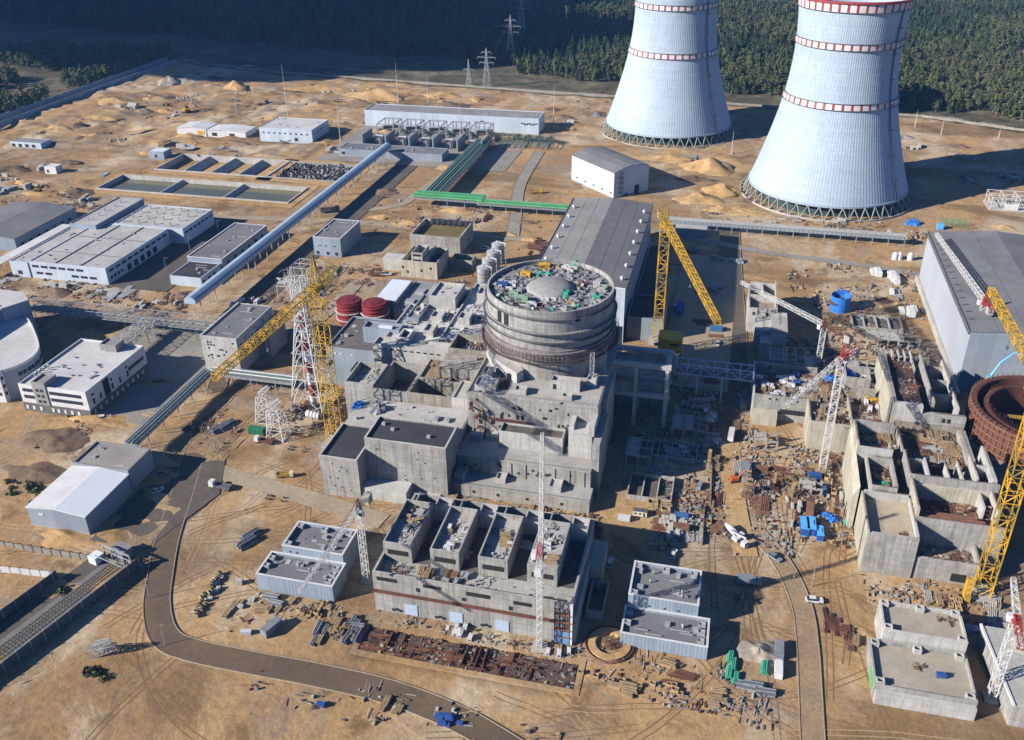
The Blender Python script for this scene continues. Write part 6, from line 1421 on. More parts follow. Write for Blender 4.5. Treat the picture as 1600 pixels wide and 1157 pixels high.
def f_tarp(b, r, k):
    b.blob(0,0,0,2.1,1.5,1.3+.3*k,r.random()*9,18,6,.55,0,1.6); b.box(-1.2,1.4,-.7,.8,0,1.0,0)
proto('tarpaulin_heap',[BLUE],f_tarp); proto('netting_heap',[TEAL],f_tarp); proto('grey_tarpaulin_heap',[PIPEG],f_tarp)
def f_cont(b, r, k):
    b.box(-3.03,3.03,-1.22,1.22,.14,2.55)
    for i in range(20): x = -2.95+i*.3; b.box(x,x+.13,-1.27,-1.22,.25,2.45); b.box(x,x+.13,1.22,1.27,.25,2.45)
    for x in (-3,2.86):
        for y in (-1.24,1.1): b.box(x,x+.16,y,y+.16,0,2.62,1)
    b.box(3.035,3.08,-1.1,-.04,.25,2.45); b.box(3.035,3.08,.04,1.1,.25,2.45); [b.bar((3.12,y,.3),(3.12,y,2.4),.03,1) for y in (-.7,-.3,.3,.7)]
    for i in range(10): b.box(-2.8+i*.58,-2.6+i*.58,-1.15,1.15,2.55,2.6)
for nm, m in (('blue_container',mat('blue_container_paint',(.05,.16,.38),(.04,.12,.28),.5)),('grey_container',PIPEG),('white_container',WHITE),('green_container',mat('green_container_paint',(.03,.20,.11),(.025,.15,.08),.5)),('brown_container',RUSTL)): proto(nm,[m,STEELD],f_cont,1)
def f_cabin(b, r, k):
    b.box(-3,3,-1.2,1.2,.25,2.8); b.box(-3.1,3.1,-1.3,1.3,2.8,2.95,1); [b.box(x,x+1,-1.24,-1.2,1.2,2.1,2) for x in (-2.4,-.4)]; b.box(1.4,2.3,-1.24,-1.2,.3,2.3,2); b.box(-3,-2.7,-1.2,1.2,0,.25,1); b.box(2.7,3,-1.2,1.2,0,.25,1); b.box(-1,1,-.6,.6,2.95,3.2,1)
proto('site_cabin',[CREAM,STEELD,GLASS],f_cabin,1); proto('blue_site_cabin',[BLUED,SKYB,GLASS],f_cabin,1); proto('white_site_cabin',[WHITE,STEELD,GLASS],f_cabin,1)
def f_drum(b, r, k):
    for y in (-.6,.5): b.bar((0,y,1),(0,y+.1,1),1,0,16)
    b.bar((0,-.5,1),(0,.5,1),.62,1,14); b.bar((0,-.66,1),(0,.66,1),.12,1,6)
proto('cable_drum',[WOOD,STEELD],f_drum,1)
def f_scaf(b, r, k):
    h = 4+2*k
    for x in (-1.2,0,1.2):
        for y in (-.6,.6): b.bar((x,y,0),(x,y,h),.06)
    for z in range(1,int(h)+1,1):
        for y in (-.6,.6): b.bar((-1.2,y,z),(1.2,y,z),.045)
        if z % 2 == 0: b.box(-1.2,1.2,-.55,.55,z,z+.06,1)
    b.bar((-1.2,-.6,0),(1.2,-.6,h),.045); b.bar((1.2,.6,0),(-1.2,.6,h),.045)
proto('scaffold_tower',[RUSTL,WOOD],f_scaf)
def f_blocks(b, r, k):
    for i in range(3):
        for j in range(2+k): b.box(-1.6+i*1.1+r.uniform(-.08,.08),-.6+i*1.1,-.5+r.uniform(-.1,.1),.55,j*.62,j*.62+.58)
proto('block_stack',[CONCW],f_blocks)
def f_heap(b, r, k):
    b.blob(0,0,-.1,1.8,1.4,.8,r.random()*20,14,4,.6)
    for i in range(14):
        x, y = r.gauss(0,1.1), r.gauss(0,.8); a = r.uniform(0,3.1); l = r.uniform(.4,1.5); b.bar((x,y,.35+r.random()*.5),(x+l*math.cos(a),y+l*math.sin(a),.3+r.random()*.7),r.uniform(.06,.16),1+(i%3))
proto('debris_heap',[EARTH,RUSTL,WOODD,CONCW],f_heap,4)
def f_gen(b, r, k):
    b.box(-1.6,1.6,-.8,.8,.2,1.7); b.box(-1.7,1.7,-.7,-.5,0,.2,1); b.box(-1.7,1.7,.5,.7,0,.2,1); b.bar((1,0,1.7),(1,0,2.4),.12,1,6); [b.box(-1.3+i*.3,-1.15+i*.3,-.84,-.8,.6,1.4,1) for i in range(5)]; b.box(-1.64,-1.6,-.5,.5,.5,1.4,1)
proto('generator',[STEEL,STEELD],f_gen,1); proto('yellow_generator',[YEL,STEELD],f_gen,1); proto('green_generator',[mat('pale_green_paint',(.26,.40,.28),(.20,.32,.22),.5),STEELD],f_gen,1); proto('blue_generator',[BLUED,STEELD],f_gen,1); proto('white_cabinet',[WHITE,STEELD],f_gen,1)
def f_beams(b, r, k):
    for i in range(5): y = -1+i*.5; b.box(-3+r.uniform(-.5,.3),3+r.uniform(-.3,.6),y,y+.3,.1,.16); b.box(-3,3,y+.12,y+.18,.16,.42); b.box(-3,3,y,y+.3,.42,.48)
    for x in (-2,2): b.box(x-.1,x+.1,-1.2,1.5,0,.1)
proto('steel_beams',[RUSTL],f_beams); proto('pale_beams',[CONCW],f_beams)
DESC = dict(timber_stack='stack of raw timber',rebar_bundle='rusty reinforcement bundle',shuttering_panel='ribbed plywood shuttering panel',steel_shutter='dark steel shuttering panel',pallet_load='pallet of pale blocks',crate='open wooden crate',pipe_stack='stack of grey pipes',green_pipe_stack='stack of green pipes',tarpaulin_heap='crumpled bright blue tarpaulin',netting_heap='heap of teal netting',grey_tarpaulin_heap='heap under grey sheeting',blue_container='blue shipping container',grey_container='grey shipping container',white_container='white shipping container',green_container='green shipping container',brown_container='rusty brown shipping container',site_cabin='cream site cabin',blue_site_cabin='blue-roofed site cabin',white_site_cabin='white site cabin',cable_drum='wooden cable drum',scaffold_tower='rusty scaffold tower',block_stack='stack of pale concrete blocks',debris_heap='heap of mixed building rubble',generator='grey generator set',yellow_generator='yellow generator set',green_generator='pale green generator set',blue_generator='dark blue generator set',white_cabinet='white equipment cabinet',steel_beams='row of rusty steel beams',pale_beams='row of pale concrete beams')
NAME = dict(green_pipe_stack='pipe_stack',netting_heap='netting_heap',grey_tarpaulin_heap='tarpaulin_heap',blue_container='shipping_container',grey_container='shipping_container',white_container='shipping_container',green_container='shipping_container',brown_container='shipping_container',blue_site_cabin='site_cabin',white_site_cabin='site_cabin',yellow_generator='generator',green_generator='generator',blue_generator='generator',white_cabinet='equipment_cabinet',pale_beams='concrete_beams',steel_shutter='shuttering_panel')
CATN = lambda k: {'shipping_container':'container','equipment_cabinet':'cabinet'}.get(NAME.get(k,k), NAME.get(k,k).replace('_',' '))
USED = {}
TRP = [at(1128,590),at(1136,660),at(1142,730),at(1150,800),at(1166,870)]; OPEN = [(p.x,p.y) for p in (at(1010,845),at(1175,838),at(1215,872),at(1262,960),at(1262,1000),at(1110,1000),at(1100,890))]
def clear(x, y): return min(seg_d(x,y,p,q) for p, q in zip(TRP,TRP[1:])) < 4.6 or inside(x,y,OPEN)
def put(kind, x, y, z, rz, s, where):
    o = link(NAME.get(kind,kind), rnd.choice(PR[kind]), None, (x,y,z)); o.rotation_euler.z = rz; o.scale = (s,s,s)
    lab = DESC[kind]+' '+where; USED.setdefault(lab, []).append(o)
    return tag(o, lab, CATN(kind))
def scatter(n, x0, x1, y0, y1, z, kinds, where, s=(.8,1.2), ang=None, keep=None):
    ks = [k for k, w in kinds.items() for _ in range(w)]
    cl = []
    for i in range(max(2, n//5)):                                     # things lie in sorted clusters, not evenly
        cx, cy = rnd.uniform(x0,x1), rnd.uniform(y0,y1); cl.append((cx, cy, (rnd.choice((0,1.5708)) if ang is None else ang)+rnd.gauss(0,.08), rnd.choice(ks)))
    for i in range(n):
        for _ in range(30):
            cx, cy, a, k = rnd.choice(cl); w = 2.4*(s[0]+s[1])/2
            x, y = cx+rnd.gauss(0,w), cy+rnd.gauss(0,w)
            if x0 <= x <= x1 and y0 <= y <= y1 and (keep is None or keep(x,y)) and not (z < 1 and clear(x,y)): break
        else: continue
        put(k if rnd.random() < .72 else rnd.choice(ks), x, y, z, a+rnd.gauss(0,.05), rnd.uniform(*s), where)
G0 = lambda px, py, kind, where, rz=0, s=1, z=-.15: (lambda c: put(kind, c.x, c.y, z, rz, s, where))(at(px,py,max(z,0)))
# top of the reactor
scatter(150,-98,-44,325,379,63.6,dict(generator=2,white_cabinet=5,pallet_load=5,debris_heap=3,crate=1,block_stack=4,steel_shutter=5,pale_beams=2,grey_tarpaulin_heap=2,green_generator=1,rebar_bundle=3,cable_drum=1,timber_stack=1),'on the round top of the reactor',(.55,.95),keep=lambda x,y: 12 < math.hypot(x+71,y-352) < 24.5)
for px, py, k, wh, s in ((900,414,'netting_heap','at the rear of the reactor top',1.5),(880,461,'netting_heap','in front of the small dome on the reactor top',1.9),(932,466,'netting_heap','at the front right of the reactor top',1.2),(815,472,'green_generator','at the front left of the reactor top',1.7),(803,463,'green_generator','behind the other one at the front left of the reactor top',1.2),(850,420,'yellow_generator','on the rear of the reactor top',1.5),(822,432,'yellow_generator','left of the small dome on the reactor top',1.4),(785,449,'blue_generator','at the left rim of the reactor top',1.4)):
    c = at(px,py,63.6); put(k, c.x, c.y, 63.6, rnd.uniform(-.3,.3), s, wh)
for i in range(9):
    a, r_ = rnd.uniform(0,6.283), rnd.uniform(13,24); put('netting_heap', CX+r_*math.cos(a), CY+r_*math.sin(a), 63.6, rnd.random()*3, rnd.uniform(.5,.9), 'among the clutter on the reactor top')
# reactor terraces
scatter(26,-96,-46,312,324,32.2,dict(debris_heap=2,timber_stack=1,pallet_load=1,rebar_bundle=1),'on the terrace in front of the reactor cylinder',(.5,.8),keep=lambda x,y: x < -82)
c = at(757,602,32.2); put('tarpaulin_heap',c.x,c.y,32.2,.2,1.6,'on the left terrace of the reactor building'); c = at(925,616,29.5); put('tarpaulin_heap',c.x,c.y,29.6,.2,1.7,'on the right corner tower of the reactor building')
c = at(560,634,17.2); put('tarpaulin_heap',c.x,c.y,17.2,.8,1.5,'at the left end of the podium behind the black roofs')
put('grey_tarpaulin_heap',-138,311,17.2,.3,2.0,'on the podium behind the black roofs')
scatter(16,-126,-114,336,351,21.0,dict(timber_stack=4,shuttering_panel=3,crate=1),'in the plywood-floored cell left of the reactor',(.5,.8)); scatter(28,-117.5,-99.5,353.5,366,25,dict(debris_heap=4,rebar_bundle=3,steel_shutter=2),'in the dark cell beside the reactor cylinder',(.6,.9))
scatter(30,-127,-99,370,430,24,dict(debris_heap=2,white_cabinet=2,pale_beams=2,pallet_load=2,grey_tarpaulin_heap=1,generator=1),'on the pale roofs left of the reactor',(.6,1.0),keep=lambda x,y: math.hypot(x+71,y-352)>34); scatter(16,-154,-130,364,402,21.9,dict(pale_beams=3,white_cabinet=1,debris_heap=1,grey_tarpaulin_heap=1),'on the white roof behind the slotted wall',(.6,1.0))
scatter(12,-127,-109,322,333,13,dict(steel_shutter=2,rebar_bundle=2,debris_heap=2),'at the bottom of the black cell',(.7,1)); scatter(8,-157,-145,322,339,20.5,dict(debris_heap=2,pallet_load=1,pale_beams=1),'in the light cell at the left end',(.5,.8))
scatter(26,-98,-36,277,282,-.1,dict(debris_heap=3,timber_stack=2,rebar_bundle=2,pallet_load=1,steel_beams=1,shuttering_panel=1),'in the narrow yard in front of the reactor terraces',(.7,1.1))
scatter(30,-112,-32,263.5,276,-.1,dict(debris_heap=4,timber_stack=2,rebar_bundle=2,crate=1,shuttering_panel=2),'in the strip between roof wells and reactor terraces',(.7,1.1),keep=lambda x,y: x>-96)
# roof wells
for i in range(4):
    x0 = -103+i*16.9; scatter(9,x0+1.2,x0+9,227,247,20.0 if i < 3 else 22.1,dict(debris_heap=2,white_cabinet=2,grey_tarpaulin_heap=2,timber_stack=2,pale_beams=1,steel_shutter=1),'in the '+['leftmost','second','third','rightmost'][i]+' roof well',(.5,.9))
    scatter(5,x0+11,x0+15,227,247,14.3,dict(debris_heap=2,rebar_bundle=1,pale_beams=2),'in the dark gap right of the '+['leftmost','second','third','rightmost'][i]+' roof well',(.5,.8),keep=lambda x,y: x<-37)
scatter(30,-102,-38,218,224.5,14.25,dict(debris_heap=3,timber_stack=2,rebar_bundle=2,shuttering_panel=2,generator=1,pale_beams=1),'on the front ledge below the roof wells',(.5,.9))
# right hand building site
scatter(95,45,73,341,397,12.1,dict(debris_heap=5,timber_stack=3,rebar_bundle=4,shuttering_panel=4,steel_shutter=3,crate=1,pallet_load=2,scaffold_tower=1,white_cabinet=1,grey_tarpaulin_heap=1),'on the crowded deck left of the long wall',(.7,1.15),keep=lambda x,y: not(x<61 and y<350))
scatter(60,22,44,371,397,10.3,dict(debris_heap=3,white_cabinet=3,rebar_bundle=2,steel_shutter=2,scaffold_tower=1,pallet_load=2,timber_stack=1,blue_generator=1),'on the low yard floor below the white cranes',(.7,1.1))
c = at(1325,590,12); put('tarpaulin_heap',c.x,c.y,12.2,.1,2.2,'on the crowded deck behind the dipping crane jib'); c = at(1297,592,12); put('tarpaulin_heap',c.x,c.y,11,.3,1.8,'on the low yard behind the dipping crane jib')
for px, py in ((1346,622),(1355,626),(1365,630)): c = at(px,py,12); put('yellow_generator',c.x,c.y,12.1,.4,1.2,'on the crowded deck beside the thick pale wall')
scatter(90,73,100,323,345,17.05,dict(debris_heap=5,timber_stack=5,rebar_bundle=3,pale_beams=3,shuttering_panel=2),'on the rubble deck below the long wall',(.7,1.1)); scatter(34,60,75,319,336,18.05,dict(steel_shutter=4,rebar_bundle=4,timber_stack=2,debris_heap=2),'in the shuttering cell above the green rubble',(.7,1.0),ang=1.57)
scatter(30,63.5,70.2,299,315,17.05,dict(debris_heap=4,timber_stack=2,steel_shutter=1,rebar_bundle=1),'in the rubble-filled cell',(.6,.9)); [put('netting_heap',66+dx,302+dy,17.6,.4,.9,'at the front of the rubble-filled cell') for dx,dy in ((0,0),(1.8,1.5))]
scatter(36,77.5,86,351,391,26.05,dict(debris_heap=3,rebar_bundle=2,pallet_load=1,scaffold_tower=1),'on the rust-brown slab behind the long wall',(.4,.7)); scatter(60,87.5,102,351,395,16.55,dict(rebar_bundle=4,steel_shutter=3,debris_heap=3,timber_stack=2,scaffold_tower=1),'in the corridors behind the long wall',(.7,1.1))
scatter(40,77.5,103,306,320,10.6,dict(debris_heap=2,rebar_bundle=2,steel_shutter=1),'at the bottom of the dark partition cells',(.7,1.1)); scatter(46,78,104,291,301,14.05,dict(rebar_bundle=6,steel_shutter=1,scaffold_tower=1),'on the floor of the open rusty pit',(.7,1.1),ang=0); scatter(12,86,96,276,283,7.45,dict(rebar_bundle=2,debris_heap=3),'on the ledge behind the plain front wall',(.6,.9)); scatter(9,62,74,276,295,15.65,dict(timber_stack=1,rebar_bundle=1,debris_heap=1),'on the dusty slab of the stepped block',(.5,.8),keep=lambda x,y: x>72 or y>292)
scatter(60,35,112,400,452,-.1,dict(debris_heap=4,timber_stack=3,rebar_bundle=2,pale_beams=2,shuttering_panel=2,crate=1,white_cabinet=1,block_stack=2),'on the sandy yard in front of the right turbine hall',(.9,1.6),keep=lambda x,y: x>50); scatter(46,40,110,455,550,-.1,dict(timber_stack=3,pale_beams=3,white_container=1,debris_heap=2,block_stack=2,steel_beams=2,pipe_stack=1),'on the pale yard left of the right turbine hall',(.9,1.4),keep=lambda x,y: x>80 or y<470)
scatter(55,33,59,288,345,-.1,dict(debris_heap=5,timber_stack=2,rebar_bundle=3,steel_beams=2,shuttering_panel=2,block_stack=2,crate=1,generator=1,scaffold_tower=1),'in the cluttered yard left of the stepped block',(.8,1.3),keep=lambda x,y: x>40 or y<310)
for px, py, k, rz, s in ((1256,828,'blue_site_cabin',1.6,1.25),(1266,828,'blue_site_cabin',1.6,1.25),(1280,838,'blue_site_cabin',1.6,1),(1272,748,'blue_generator',.2,1.6),(1286,768,'blue_container',1.5,.9),(1300,812,'tarpaulin_heap',.6,1.3),(1290,806,'tarpaulin_heap',.2,1.2),(1262,760,'generator',1.5,1.4),(1258,755,'netting_heap',.5,1.2),(1328,820,'netting_heap',.3,1.2),(1265,800,'brown_container',1.5,1.1),(1196,788,'steel_beams',1.5,1.4),(1190,735,'brown_container',.1,.8),(1152,730,'pale_beams',1.5,1.3),(1240,790,'steel_shutter',1.4,1.6)): G0(px,py,k,'in the cluttered yard below the white cranes',rz,s)
for k in range(4): G0(1180+k*4,778+k*8,'steel_beams','in the row by the trench right of the shade',.05,.9)
scatter(70,-14,22,270,305,-.1,dict(debris_heap=5,pale_beams=3,block_stack=3,timber_stack=2,shuttering_panel=2,crate=1,pallet_load=2,rebar_bundle=1,cable_drum=1),'in the material yard at the edge of the big shadow',(.8,1.3),keep=lambda x,y: x+ (305-y)*.2 < 19)
for px, py, k, rz, s in ((1064,810,'blue_container',0,.9),(1064,828,'brown_container',0,1.0),(1040,800,'crate',.2,1.4),(1020,790,'crate',.1,1.6),(1030,784,'timber_stack',.5,1.3),(1000,805,'site_cabin',0,.9),(975,812,'white_container',0,.8),(1093,762,'grey_container',1.4,.7),(1037,790,'timber_stack',.1,1.4)): G0(px,py,k,'in the material yard right of the reactor',rz,s)
scatter(90,-30,20,300,402,-.1,dict(scaffold_tower=2,debris_heap=3,pale_beams=2,steel_beams=2,white_cabinet=2,generator=1,rebar_bundle=2,timber_stack=2,grey_container=1),'in the deep shade right of the reactor',(.8,1.3),keep=lambda x,y: x>-14 or y<330); scatter(30,-24,2,440,540,-.1,dict(debris_heap=2,blue_container=1,white_cabinet=1,pale_beams=2,grey_tarpaulin_heap=1,steel_beams=2),'in the shade beside the long turbine hall',(.9,1.5))
scatter(18,-25,12,548,575,-.1,dict(grey_tarpaulin_heap=2,green_generator=1,debris_heap=2,netting_heap=1),'at the back corner of the long turbine hall',(.9,1.4))
scatter(24,-128,-112,535,560,-.1,dict(rebar_bundle=3,steel_beams=3,debris_heap=1),'in the rusty steel stockyard behind the dome',(.9,1.3))
scatter(40,-102,-34,198.6,207.4,-.7,dict(steel_shutter=4,rebar_bundle=5,shuttering_panel=2,steel_beams=3),'lying in rows in the rusty foundation strip',(.6,1.0),ang=0)
scatter(26,24,40,300,345,-.1,dict(scaffold_tower=2,timber_stack=2,shuttering_panel=3,rebar_bundle=2,block_stack=2),'beside the trench below the low yard wall',(.8,1.2))
# lower right and bottom
scatter(22,41,58,235,252,-.1,dict(rebar_bundle=3,steel_beams=2,timber_stack=1,shuttering_panel=1),'beside the pale boxes at the lower right',(.7,1.0),ang=1.57,keep=lambda x,y: x>46); scatter(30,60,98,250,266,-.1,dict(debris_heap=4,timber_stack=2,rebar_bundle=1,pale_beams=1,crate=1),'between the stepped block and the pale boxes',(.7,1.1)); scatter(20,88,118,246,268,-.1,dict(debris_heap=3,rebar_bundle=1,pale_beams=3,cable_drum=1),'behind the slab block at the lower right corner',(.8,1.2)); scatter(16,94,120,216,244,8.32,dict(rebar_bundle=2,timber_stack=2,debris_heap=2),'on top of the slab block at the lower right corner',(.6,1.0)); scatter(6,63,86,237,247,8.65,dict(debris_heap=2,rebar_bundle=1),'on the roof of the upper pale box',(.4,.7)); put('debris_heap',72,226,4.6,0,1.0,'on the roof of the lower pale box'); c = at(1470,1058,4.6); put('blue_generator',c.x,c.y,4.6,.1,.9,'on the roof of the lower pale box')
scatter(30,-28,14,199,216,-.1,dict(rebar_bundle=2,timber_stack=4,pallet_load=3,crate=3,debris_heap=2,steel_beams=1),'in front of the right grey stepped block',(.6,1.0),ang=-.05)
for px, py in ((1142,1028),(1146,1040),(1140,1052),(1150,1062)): G0(px,py,'green_pipe_stack','at the bottom between the grey block and the concrete road',1.5,.75)
G0(1195,1045,'green_pipe_stack','beside the concrete road at the bottom',1.5,.8); scatter(14,20,27,198,212,-.1,dict(pipe_stack=2,debris_heap=2,white_cabinet=1),'beside the green pipes at the bottom',(.6,1.0)); G0(1217,1020,'grey_container','on the concrete road at the bottom',1.55,1.1); G0(1216,1050,'white_container','on the concrete road at the bottom',1.55,1.0)
for i in range(8): put('crate',-30+i*4.5+rnd.uniform(-.6,.6),rnd.uniform(203,206),-.1,rnd.uniform(-.2,.2),.7,'in the row of crates below the right grey stepped block')
scatter(30,-120,-105,197,213,-.1,dict(pipe_stack=3,timber_stack=2,cable_drum=2,debris_heap=2,steel_beams=1),'left of the rusty foundation strip',(.6,.95)); scatter(22,-104,-34,210,214.5,-.1,dict(debris_heap=3,pallet_load=2,timber_stack=1,crate=1,white_cabinet=1),'between roof wells and rusty foundation strip',(.6,.95)); scatter(26,-110,-20,170,182,-.1,dict(timber_stack=3,rebar_bundle=1,pallet_load=2,debris_heap=2,blue_generator=1),'along the bottom edge below the rusty foundation strip',(.6,.95))
for i in range(16): put('cable_drum',-165.5+rnd.uniform(-1.6,1.6)+i*.12,219-i*1.35,-.2,rnd.uniform(-.6,.6),rnd.uniform(.8,1.15),'in the long row beside the dirt road bend'); put('pallet_load',-163.5+rnd.uniform(-1.5,1.5),219-i*1.3,-.2,rnd.random(),rnd.uniform(.8,1.2),'in the long row beside the dirt road bend')
scatter(36,-148,-112,206,214,-.15,dict(debris_heap=3,timber_stack=3,pallet_load=2,pipe_stack=1,crate=1),'in front of the left grey stepped block',(.6,1.0)); scatter(8,-155,-146,200,212,-.15,dict(timber_stack=2,pallet_load=2,generator=1),'on the sand left of the grey stepped block',(.7,1.0))
for px, py, k, rz, s, wh in ((386,850,'pipe_stack',1.1,1.2,'on the golden sand left of the grey stepped block'),(392,838,'pipe_stack',1.1,1.1,'behind another on the golden sand left of the grey stepped block'),(375,912,'pallet_load',.2,1.6,'on the golden sand above the cable drums'),(385,990,'white_container',.2,.6,'right of the cable drum row'),(402,677,'green_container',0,1.25,'beside the white lattice tower sections'),(410,955,'timber_stack',.3,1,'near the dirt road, left of the foundation strip'),(425,985,'grey_container',1.2,1.2,'beside the timber in front of the left grey block')): G0(px,py,k,wh,rz,s)
scatter(24,-232,-212,300,330,-.15,dict(steel_shutter=2,pipe_stack=2,debris_heap=2,white_cabinet=1),'along the track below the green pipe bridge',(.9,1.4),ang=1.2)
# left and back fields
scatter(46,-450,-330,416,432,-.2,dict(debris_heap=5,block_stack=3,timber_stack=1,pale_beams=2),'on the churned ground in front of the wide workshop',(1.0,1.9)); scatter(40,-350,-300,398,436,-.2,dict(debris_heap=4,block_stack=2,steel_beams=1,timber_stack=1),'on the churned ground beside the truss gallery',(1.0,1.7)); scatter(30,-275,-240,420,470,-.2,dict(debris_heap=3,block_stack=2,white_cabinet=1),'beside the blue gallery',(.9,1.6)); scatter(46,-262,-205,400,490,-.2,dict(debris_heap=4,rebar_bundle=2,timber_stack=2,steel_shutter=2,block_stack=1,scaffold_tower=1),'around the frames behind the heavy yellow crane',(.9,1.5),keep=lambda x,y: x>-256)
scatter(30,-165,-115,445,500,-.2,dict(debris_heap=3,timber_stack=1,white_container=1,pale_beams=1,generator=1),'in the shade beside the galvanised silos',(.9,1.5),keep=lambda x,y: x>-160 and (x<-143 or x>-132)); scatter(26,-190,-150,310,345,-.15,dict(debris_heap=3,rebar_bundle=1,timber_stack=1,steel_beams=2),'at the foot of the white lattice tower',(.8,1.3),keep=lambda x,y: x<-162)
scatter(40,-600,-440,560,640,-.2,dict(debris_heap=4,block_stack=3,timber_stack=1,pale_beams=2),'in the left field beside the settling basin',(1.3,2.4),keep=lambda x,y: x<-495); scatter(44,-640,-340,700,900,.2,dict(debris_heap=5,block_stack=2,pale_beams=1,timber_stack=1),'in the churned back field',(1.4,2.8)); scatter(26,-350,-320,720,800,-.2,dict(debris_heap=3,block_stack=2,grey_tarpaulin_heap=1),'left of the transformer yard',(1.2,2.0)); scatter(36,-180,-60,828,900,.1,dict(debris_heap=4,block_stack=2,grey_tarpaulin_heap=1),'beyond the switchgear hall',(1.2,2.2)); scatter(26,-250,-150,560,605,-.2,dict(debris_heap=3,rebar_bundle=1,timber_stack=1),'on the sand below the bright green pipe bridge',(1,1.7)); scatter(36,-30,110,610,640,-.2,dict(debris_heap=3,pale_beams=2,block_stack=1),'in front of the right cooling tower',(1,1.8)); scatter(30,-500,-440,520,590,-.2,dict(debris_heap=3,block_stack=2),'behind the left storage hall',(1.2,2)); scatter(40,-400,-250,220,300,-.2,dict(debris_heap=4,timber_stack=1),'on the scrubby ground left of the metal warehouse',(.9,1.6),keep=lambda x,y: x<-256)
scatter(24,140,260,740,860,-.2,dict(debris_heap=3,pale_beams=1,block_stack=1),'on the pale yard right of the right cooling tower',(1.4,2.4)); scatter(22,60,130,590,625,-.2,dict(debris_heap=2,timber_stack=1,pallet_load=1),'on the sand between grey gallery and right cooling tower',(1,1.7))
for px, py, s in ((1426,350,2.6),): G0(px,py,'tarpaulin_heap','on the sand in front of the right cooling tower',.2,s)
c = at(1580,330); g = thing('steel_skeleton','white steel skeleton of a small building at the right edge','building',(c.x,c.y,0)); q = MB()
for i in range(4):
    for j in range(3): q.bar((c.x-14+i*9,c.y+j*9,-.5),(c.x-14+i*9,c.y+j*9,9),.3)
for z in (5,9):
    for i in range(4): q.bar((c.x-14+i*9,c.y,z),(c.x-14+i*9,c.y+18,z),.25)
    for j in range(3): q.bar((c.x-14,c.y+j*9,z),(c.x+13,c.y+j*9,z),.25)
part('frame', q, STEELW, g); part('base', MB().box(c.x-15,c.x+14,c.y-1,c.y+19,-1,.6), CONCW, g); part('wall', MB().box(c.x-5,c.x+4,c.y-.3,c.y+.3,.7,4.8), WHITE, g)
c = at(1470,357); g = thing('pump_skid','green and blue machinery skid behind the right turbine hall','machinery',(c.x,c.y,0)); q = MB(); [q.bar((c.x+i*4,c.y+j*4,-.5),(c.x+i*4,c.y+j*4,4.5),.2) for i in range(5) for j in range(3)]; [q.bar((c.x,c.y+j*4,4.4),(c.x+16,c.y+j*4,4.4),.25) for j in range(3)]; part('frame', q, GREEN, g); part('tank', MB().box(c.x-3,c.x+1,c.y-3,c.y,0,4), SKYB, g)
for k, (px, py) in enumerate(((1398,405),(1405,405),(1422,406))):
    c = at(px,py); solo('storage_tank', MB().cyl(c.x,c.y,1.9,-.3,3.8,16).lathe([(1.9,3.8),(1.2,4.3),(.01,4.5)],c.x,c.y,16).cyl(c.x,c.y,.4,4.4,4.9,8), WHITE, ['left','middle','right'][k]+' of three small white tanks beside the right turbine hall','tank',(c.x,c.y,0),'small white tanks')
# ------------------------------------------------------------------ small loose litter of the building site, beyond counting
def litter(name, areas, seed, mats):
    r = random.Random(seed); b = MB()
    for (x0,x1,y0,y1,z,n,s) in areas:
        n = int(n*(.8 if z < 1 else 1)); cl = [(r.uniform(x0,x1), r.uniform(y0,y1), r.choice((0,1.57))+r.gauss(0,.12), r.randrange(len(mats))) for _ in range(max(2, n//13))]
        for i in range(n):
            cx, cy, a, m = r.choice(cl)
            if r.random() < .18: x, y = r.uniform(x0,x1), r.uniform(y0,y1)
            else: x, y = min(x1,max(x0,cx+r.gauss(0,2.3*s))), min(y1,max(y0,cy+r.gauss(0,2.3*s)))
            if z < 1 and clear(x,y) and not (r.random() < .06): continue
            if r.random() < .4: m = r.randrange(len(mats))
            a += r.gauss(0,.12); k = r.random()
            if k < .6: l = r.uniform(.8,4.2)*s; q = r.uniform(.05,.2)*s; b.bar((x,y,z+q),(x+l*math.cos(a),y+l*math.sin(a),z+q+r.random()*.3),q,m)
            else:
                w, d, h = r.uniform(.4,1.6)*s, r.uniform(.3,1.1)*s, r.uniform(.15,1.0)*s; c, e = math.cos(a), math.sin(a)
                b.prism([(x+u*w*c-v*d*e, y+u*w*e+v*d*c) for u, v in ((-.5,-.5),(.5,-.5),(.5,.5),(-.5,.5))], z-.1, z+h, m)
    tag(link(name, b.mesh(name, mats)), None, None, None, 'stuff')
LM = [RUST,RUSTL,WOODD,WOOD,CONCW,CONC,STEELD,DARKF,PLY,STEEL,PIPEG]
litter('building_litter',[(45,73.4,350,398,12.05,620,1),(21,43.5,370,398,10.25,330,.9),(72.5,99.5,322,346,17.02,560,1),(60,74.5,319,336.5,18.02,160,.9),(63,70.5,298,315.5,17.02,130,.8),(77,86,350,391,26.02,150,.6),(87,102.5,350,395,16.52,420,1),(77.5,104,305,320.5,10.52,330,1),(78,104,286,301.5,14.02,330,.9),(77,96.5,275.2,283,7.42,120,.8)], 3, LM)
litter('yard_litter',[(36,58.5,285,347,-.1,1000,1),(-16,18,268,306,-.1,1000,1),(-28,22,308,402,-.1,2100,1.1),(36,112,402,455,-.1,1150,1.3),(40,112,455,560,-.1,650,1.4),(20,36,275,345,-.1,520,1),(-102,-33,198.4,207.6,-.7,420,.8),(60,100,249,271,-.1,300,.9),(-111,-32,263,276,-.1,420,.9),(-97,-37,277,283,-.1,220,.9),(-104,-30,209.5,214.8,-.1,260,.7),(-130,-32,168,184,-.1,160,.9),(-28,16,198,216.5,-.1,300,.8),(14,30,196,214,-.1,120,.9)], 5, LM)
